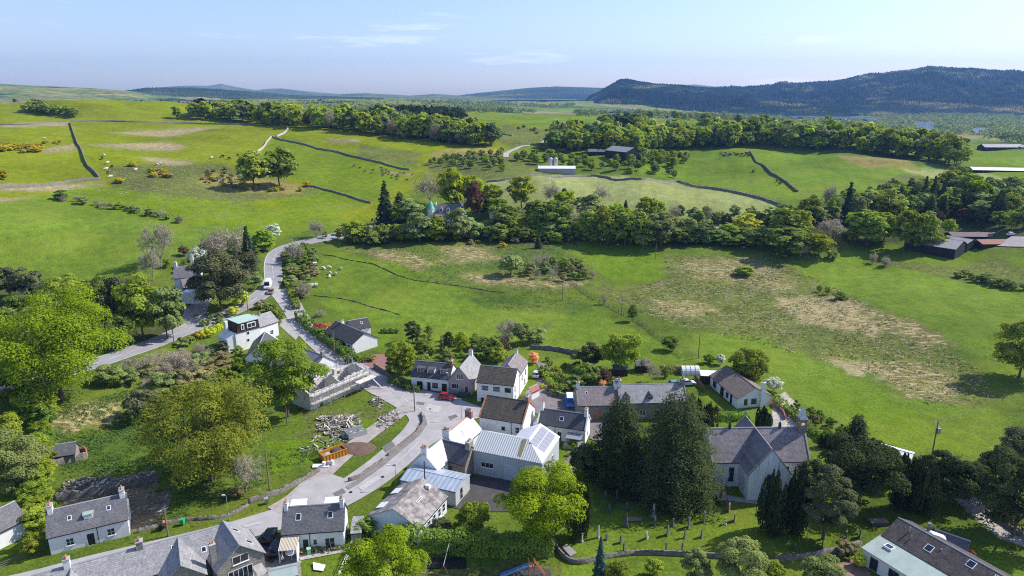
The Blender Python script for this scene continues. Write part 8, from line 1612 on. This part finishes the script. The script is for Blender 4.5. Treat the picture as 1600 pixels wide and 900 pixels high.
M_cb = mat('black hide', (.018, .017, .016), .7); M_cw = mat('pale hide', (.62, .55, .45), .8); M_cm = mat('patched hide', (.60, .56, .50), .8, col2=(.03, .025, .022), scale=.9, contrast=(.47, .53)); M_brown = mat('brown hide', (.14, .07, .04), .8)
sheep = animal('sheep', 1.25, .62, .30, M_wool, M_face)
cows = {k: animal('cow', 2.3, 1.0, .42, m, m) for k, m in (('black', M_cb), ('pale', M_cw), ('patched', M_cm), ('brown', M_brown))}
def put(me, px, py, label, cat, group, s=1.0, name=None):
    P = G(px, py); o = link(name or cat, me); o.location = (P[0], P[1], P[2]-.02); o.rotation_euler[2] = random.uniform(0, 6.28); o.scale = (s, s, s); tag(o, label, cat, group)
for x, y, l in ((506, 421, 'sheep standing furthest left of the small flock below the thicket'), (515, 419.5, 'sheep at the top of the small flock below the thicket'), (532, 421.5, 'sheep furthest right of the small flock'), (516, 428.5, 'sheep in the middle of the small flock'), (524, 429.5, 'plump sheep right of the middle of the small flock'), (515, 434, 'lowest sheep of the small flock')):
    put(sheep, x, y, l, 'sheep', 'small flock of sheep below the thicket', 1.45)
hs = empty('feeder', G(492, 415), .3); b = MB(); b.box(-1, 1, -.7, .7, .3, 1.4); b.build('body', M_frame, hs); b = MB(); b.box(-1.1, 1.1, -.8, .8, 0, .3); b.build('base', M_black, hs); tag(hs, 'white feed hopper on a dark base at the edge of the sheep field', 'feeder')
b = MB(); [b.tube((x, 0, .7), (x+1.15, .3*((x > 1)-.5), .7), .7, n=10) for x in (0, 1.4, 2.8, 4.2)]; o = b.build('wrapped_bales', mat('pale bale wrap', (.60, .58, .50), .5, .3, 2)); P = G(473, 450); o.location = tuple(P); o.rotation_euler[2] = .4; tag(o, 'row of pale wrapped bales at the lower end of the thicket', 'bales')
CP = [(163, 244, 'pale', 'white cow highest beside the hillside wall'), (160, 249, 'black', 'black cow just below the white cow by the wall'), (175, 262, 'black', 'black cow in the group below the hillside wall'), (170, 271, 'patched', 'patched cow in the group below the hillside wall'), (165, 266, 'pale', 'pale cow in the group below the hillside wall'), (172, 278, 'pale', 'white cow lowest by the hillside wall'), (168, 256, 'pale', 'pale cow between the two black cows'), (212, 267, 'pale', 'pale cow alone between the wall and the round gorse patch'),
      (246, 259, 'pale', 'first pale cow above the round gorse patch'), (251, 257, 'pale', 'second pale cow above the round gorse patch'), (331, 248, 'pale', 'white cow on the slope left of the pale climbing wall'), (347, 246, 'black', 'black cow right of the white cow on the slope'), (359, 249, 'black', 'second black cow on the slope'), (372, 244, 'black', 'black cow nearest the pale climbing wall'), (70, 218, 'pale', 'white beast beside the short gorse patch')]
for x, y, k, l in CP: put(cows[k], x, y, l, 'cow', 'cattle grazing the left hillside', 1.25)
rg = np.random.default_rng(9)
for i in range(24):
    put(cows['black' if rg.random() < .6 else 'brown'], 1126+rg.uniform(0, 44), 240.5+rg.uniform(0, 4.5), 'dark beast in the herd on top of the right green hill', 'cow', 'herd on top of the right green hill', 1.2)
for i in range(26):
    x = 550+rg.random()*95; y = 258+(x-550)*.24+rg.normal()*3; put(cows['brown'], x, y, 'brown beast lying on the slope left of the turreted house', 'cow', 'beasts on the slope left of the turreted house', .9)
# bins and garden things
def simple(name, px, py, lab, cat, fn, mats, rz=0.0):
    b = MB(); fn(b); o = b.build(name, mats); P = G(px, py); o.location = (P[0], P[1], P[2]+.08); o.rotation_euler[2] = rz; tag(o, lab, cat)
wb = lambda b: (b.hexa([(-.25, -.3, .08), (.25, -.3, .08), (.25, .3, .08), (-.25, .3, .08)], [(-.3, -.37, 1.0), (.3, -.37, 1.0), (.3, .37, 1.0), (-.3, .37, 1.0)], 0), b.box(-.32, .32, -.4, .4, 1.0, 1.08, 0), b.tube((-.3, .34, .12), (.3, .34, .12), .12, n=8, m=1))
simple('wheelie_bin', 286, 820, 'bright green bin on the verge of the lower road', 'bin', wb, [mat('green plastic', (.03, .35, .14), .5), M_black]); simple('wheelie_bin', 259, 824, 'red topped bin at the timber pole', 'bin', wb, [mat('faded red plastic', (.55, .18, .14), .5), M_black], .4); simple('wheelie_bin', 252, 829, 'dark bin beside the red topped bin', 'bin', wb, [M_black, M_black], .4)
simple('wheelie_bin', 754, 629, 'dark bin at the corner of the white terrace house', 'bin', wb, [M_black, M_black], .4); simple('wheelie_bin', 417, 787, 'small grey box on the roadside wall verge', 'bin', wb, [M_lead, M_black], .4); simple('wheelie_bin', 483, 866, 'mint green bin by the blue skylight house door', 'bin', wb, [mat('mint plastic', (.30, .62, .40), .5), M_black], .4)
simple('table', 1120-228, 712, 'garden table on the patio of the white cottage', 'table', lambda b: (b.box(-.7, .7, -.4, .4, .68, .74), [b.box(x-.04, x+.04, y-.04, y+.04, 0, .68) for x in (-.6, .6) for y in (-.32, .32)]), [M_wood])
simple('sail_shade', 490, 892, 'white kite shaped panel on the bottom lawn', 'panel', lambda b: b.hexa([(0, 0, .1), (1.2, -1.0, .1), (1.9, .2, .1), (.3, 1.6, .1)], [(0, 0, .18), (1.2, -1.0, .18), (1.9, .2, .18), (.3, 1.6, .3)]), [M_frame], .5)
q = PZ(446, 902, 2.0); house('shed', 'green felt roofed shed at the bottom edge beside the beige carport', 'shed', (q[0]-2, q[1]-.5), 20, 3.6, 2.6, 1.9, 2.5, M_wood, R_green)
simple('garden_parasol', 456, 876, 'white garden umbrella under the carport', 'umbrella', lambda b: (b.tube((0, 0, 0), (0, 0, 1.9), .03, n=6), b.tube((0, 0, 1.5), (0, 0, 2.0), .9, .05, 10)), [M_frame])
for x, y, l in ((968, 588, 'dark timber shed under the big round tree'), (1003, 582, 'small dark shed right of the big round tree')):
    q = G(x, y); house('shed', l, 'shed', (q[0]-1.5, q[1]), 0, 3.6, 2.6, 1.9, 2.7, M_clad, R_slate)
# rush and grass tufts standing on the wet ground
def tufts(poly, n, h, m, label, seed):
    W = GP(poly, 25, True)[:, :2]; rg = np.random.default_rng(seed); x0, y0 = W.min(0); x1, y1 = W.max(0); X = rg.uniform(x0, x1, n*3); Y = rg.uniform(y0, y1, n*3); ok = inpoly(X, Y, W) & (wav(X, Y, 9, seed)+.8*wav(X, Y, 28, seed+5)+.25*rg.normal(size=n*3) > .0); X = X[ok][:n]; Y = Y[ok][:n]; k = 5
    ce = np.repeat(np.stack([X, Y, hz(X, Y)], -1), k, 0)+rg.normal(size=(len(X)*k, 3))*[.28, .28, 0]; s = h*rg.uniform(.5, 1.2, len(ce)); ce[:, 2] += s*.35; v = rg.normal(size=(len(ce), 3))*.6; v[:, 2] = 1.0
    o = link('rushes', leaf_mesh('rushes', quads(ce, v, s*.55, .9, rg), m, rg)); tag(o, label, 'rushes', kind='stuff')
LMr = leaf_mat('dead rush', (.20, .19, .09), (.46, .39, .26), .3, 1.0); LMg = leaf_mat('green rush tufts', (.06, .10, .025), (.15, .21, .05), .3, 1.0)
tufts([(1040, 400), (1200, 400), (1290, 440), (1400, 500), (1520, 570), (1560, 620), (1470, 645), (1380, 590), (1200, 540), (1060, 510), (960, 470), (1040, 430)], 4200, .34, LMr, 'dead rushes across the rough valley field', 21)
tufts([(1040, 400), (1200, 400), (1290, 440), (1400, 500), (1520, 570), (1560, 620), (1470, 645), (1380, 590), (1200, 540), (1060, 510), (960, 470), (1040, 430)], 3000, .36, LMg, 'green rush clumps across the rough valley field', 22)
tufts([(530, 385), (900, 372), (960, 455), (800, 460), (640, 430)], 2600, .34, LMr, 'dead rushes on the wet ground below the valley road', 23)
tufts([(530, 385), (900, 372), (960, 470), (800, 490), (640, 430)], 2200, .36, LMg, 'green rush clumps below the valley road', 24)
tufts([(160, 262), (330, 250), (490, 290), (500, 305), (350, 345), (150, 300)], 1500, .5, LMr, 'rough bleached grass on the left hillside', 25)
tufts([(80, 640), (240, 600), (400, 700), (480, 700), (520, 700), (440, 745), (240, 830), (100, 760)], 6000, .34, LMg, 'long grass in the overgrown garden', 26)
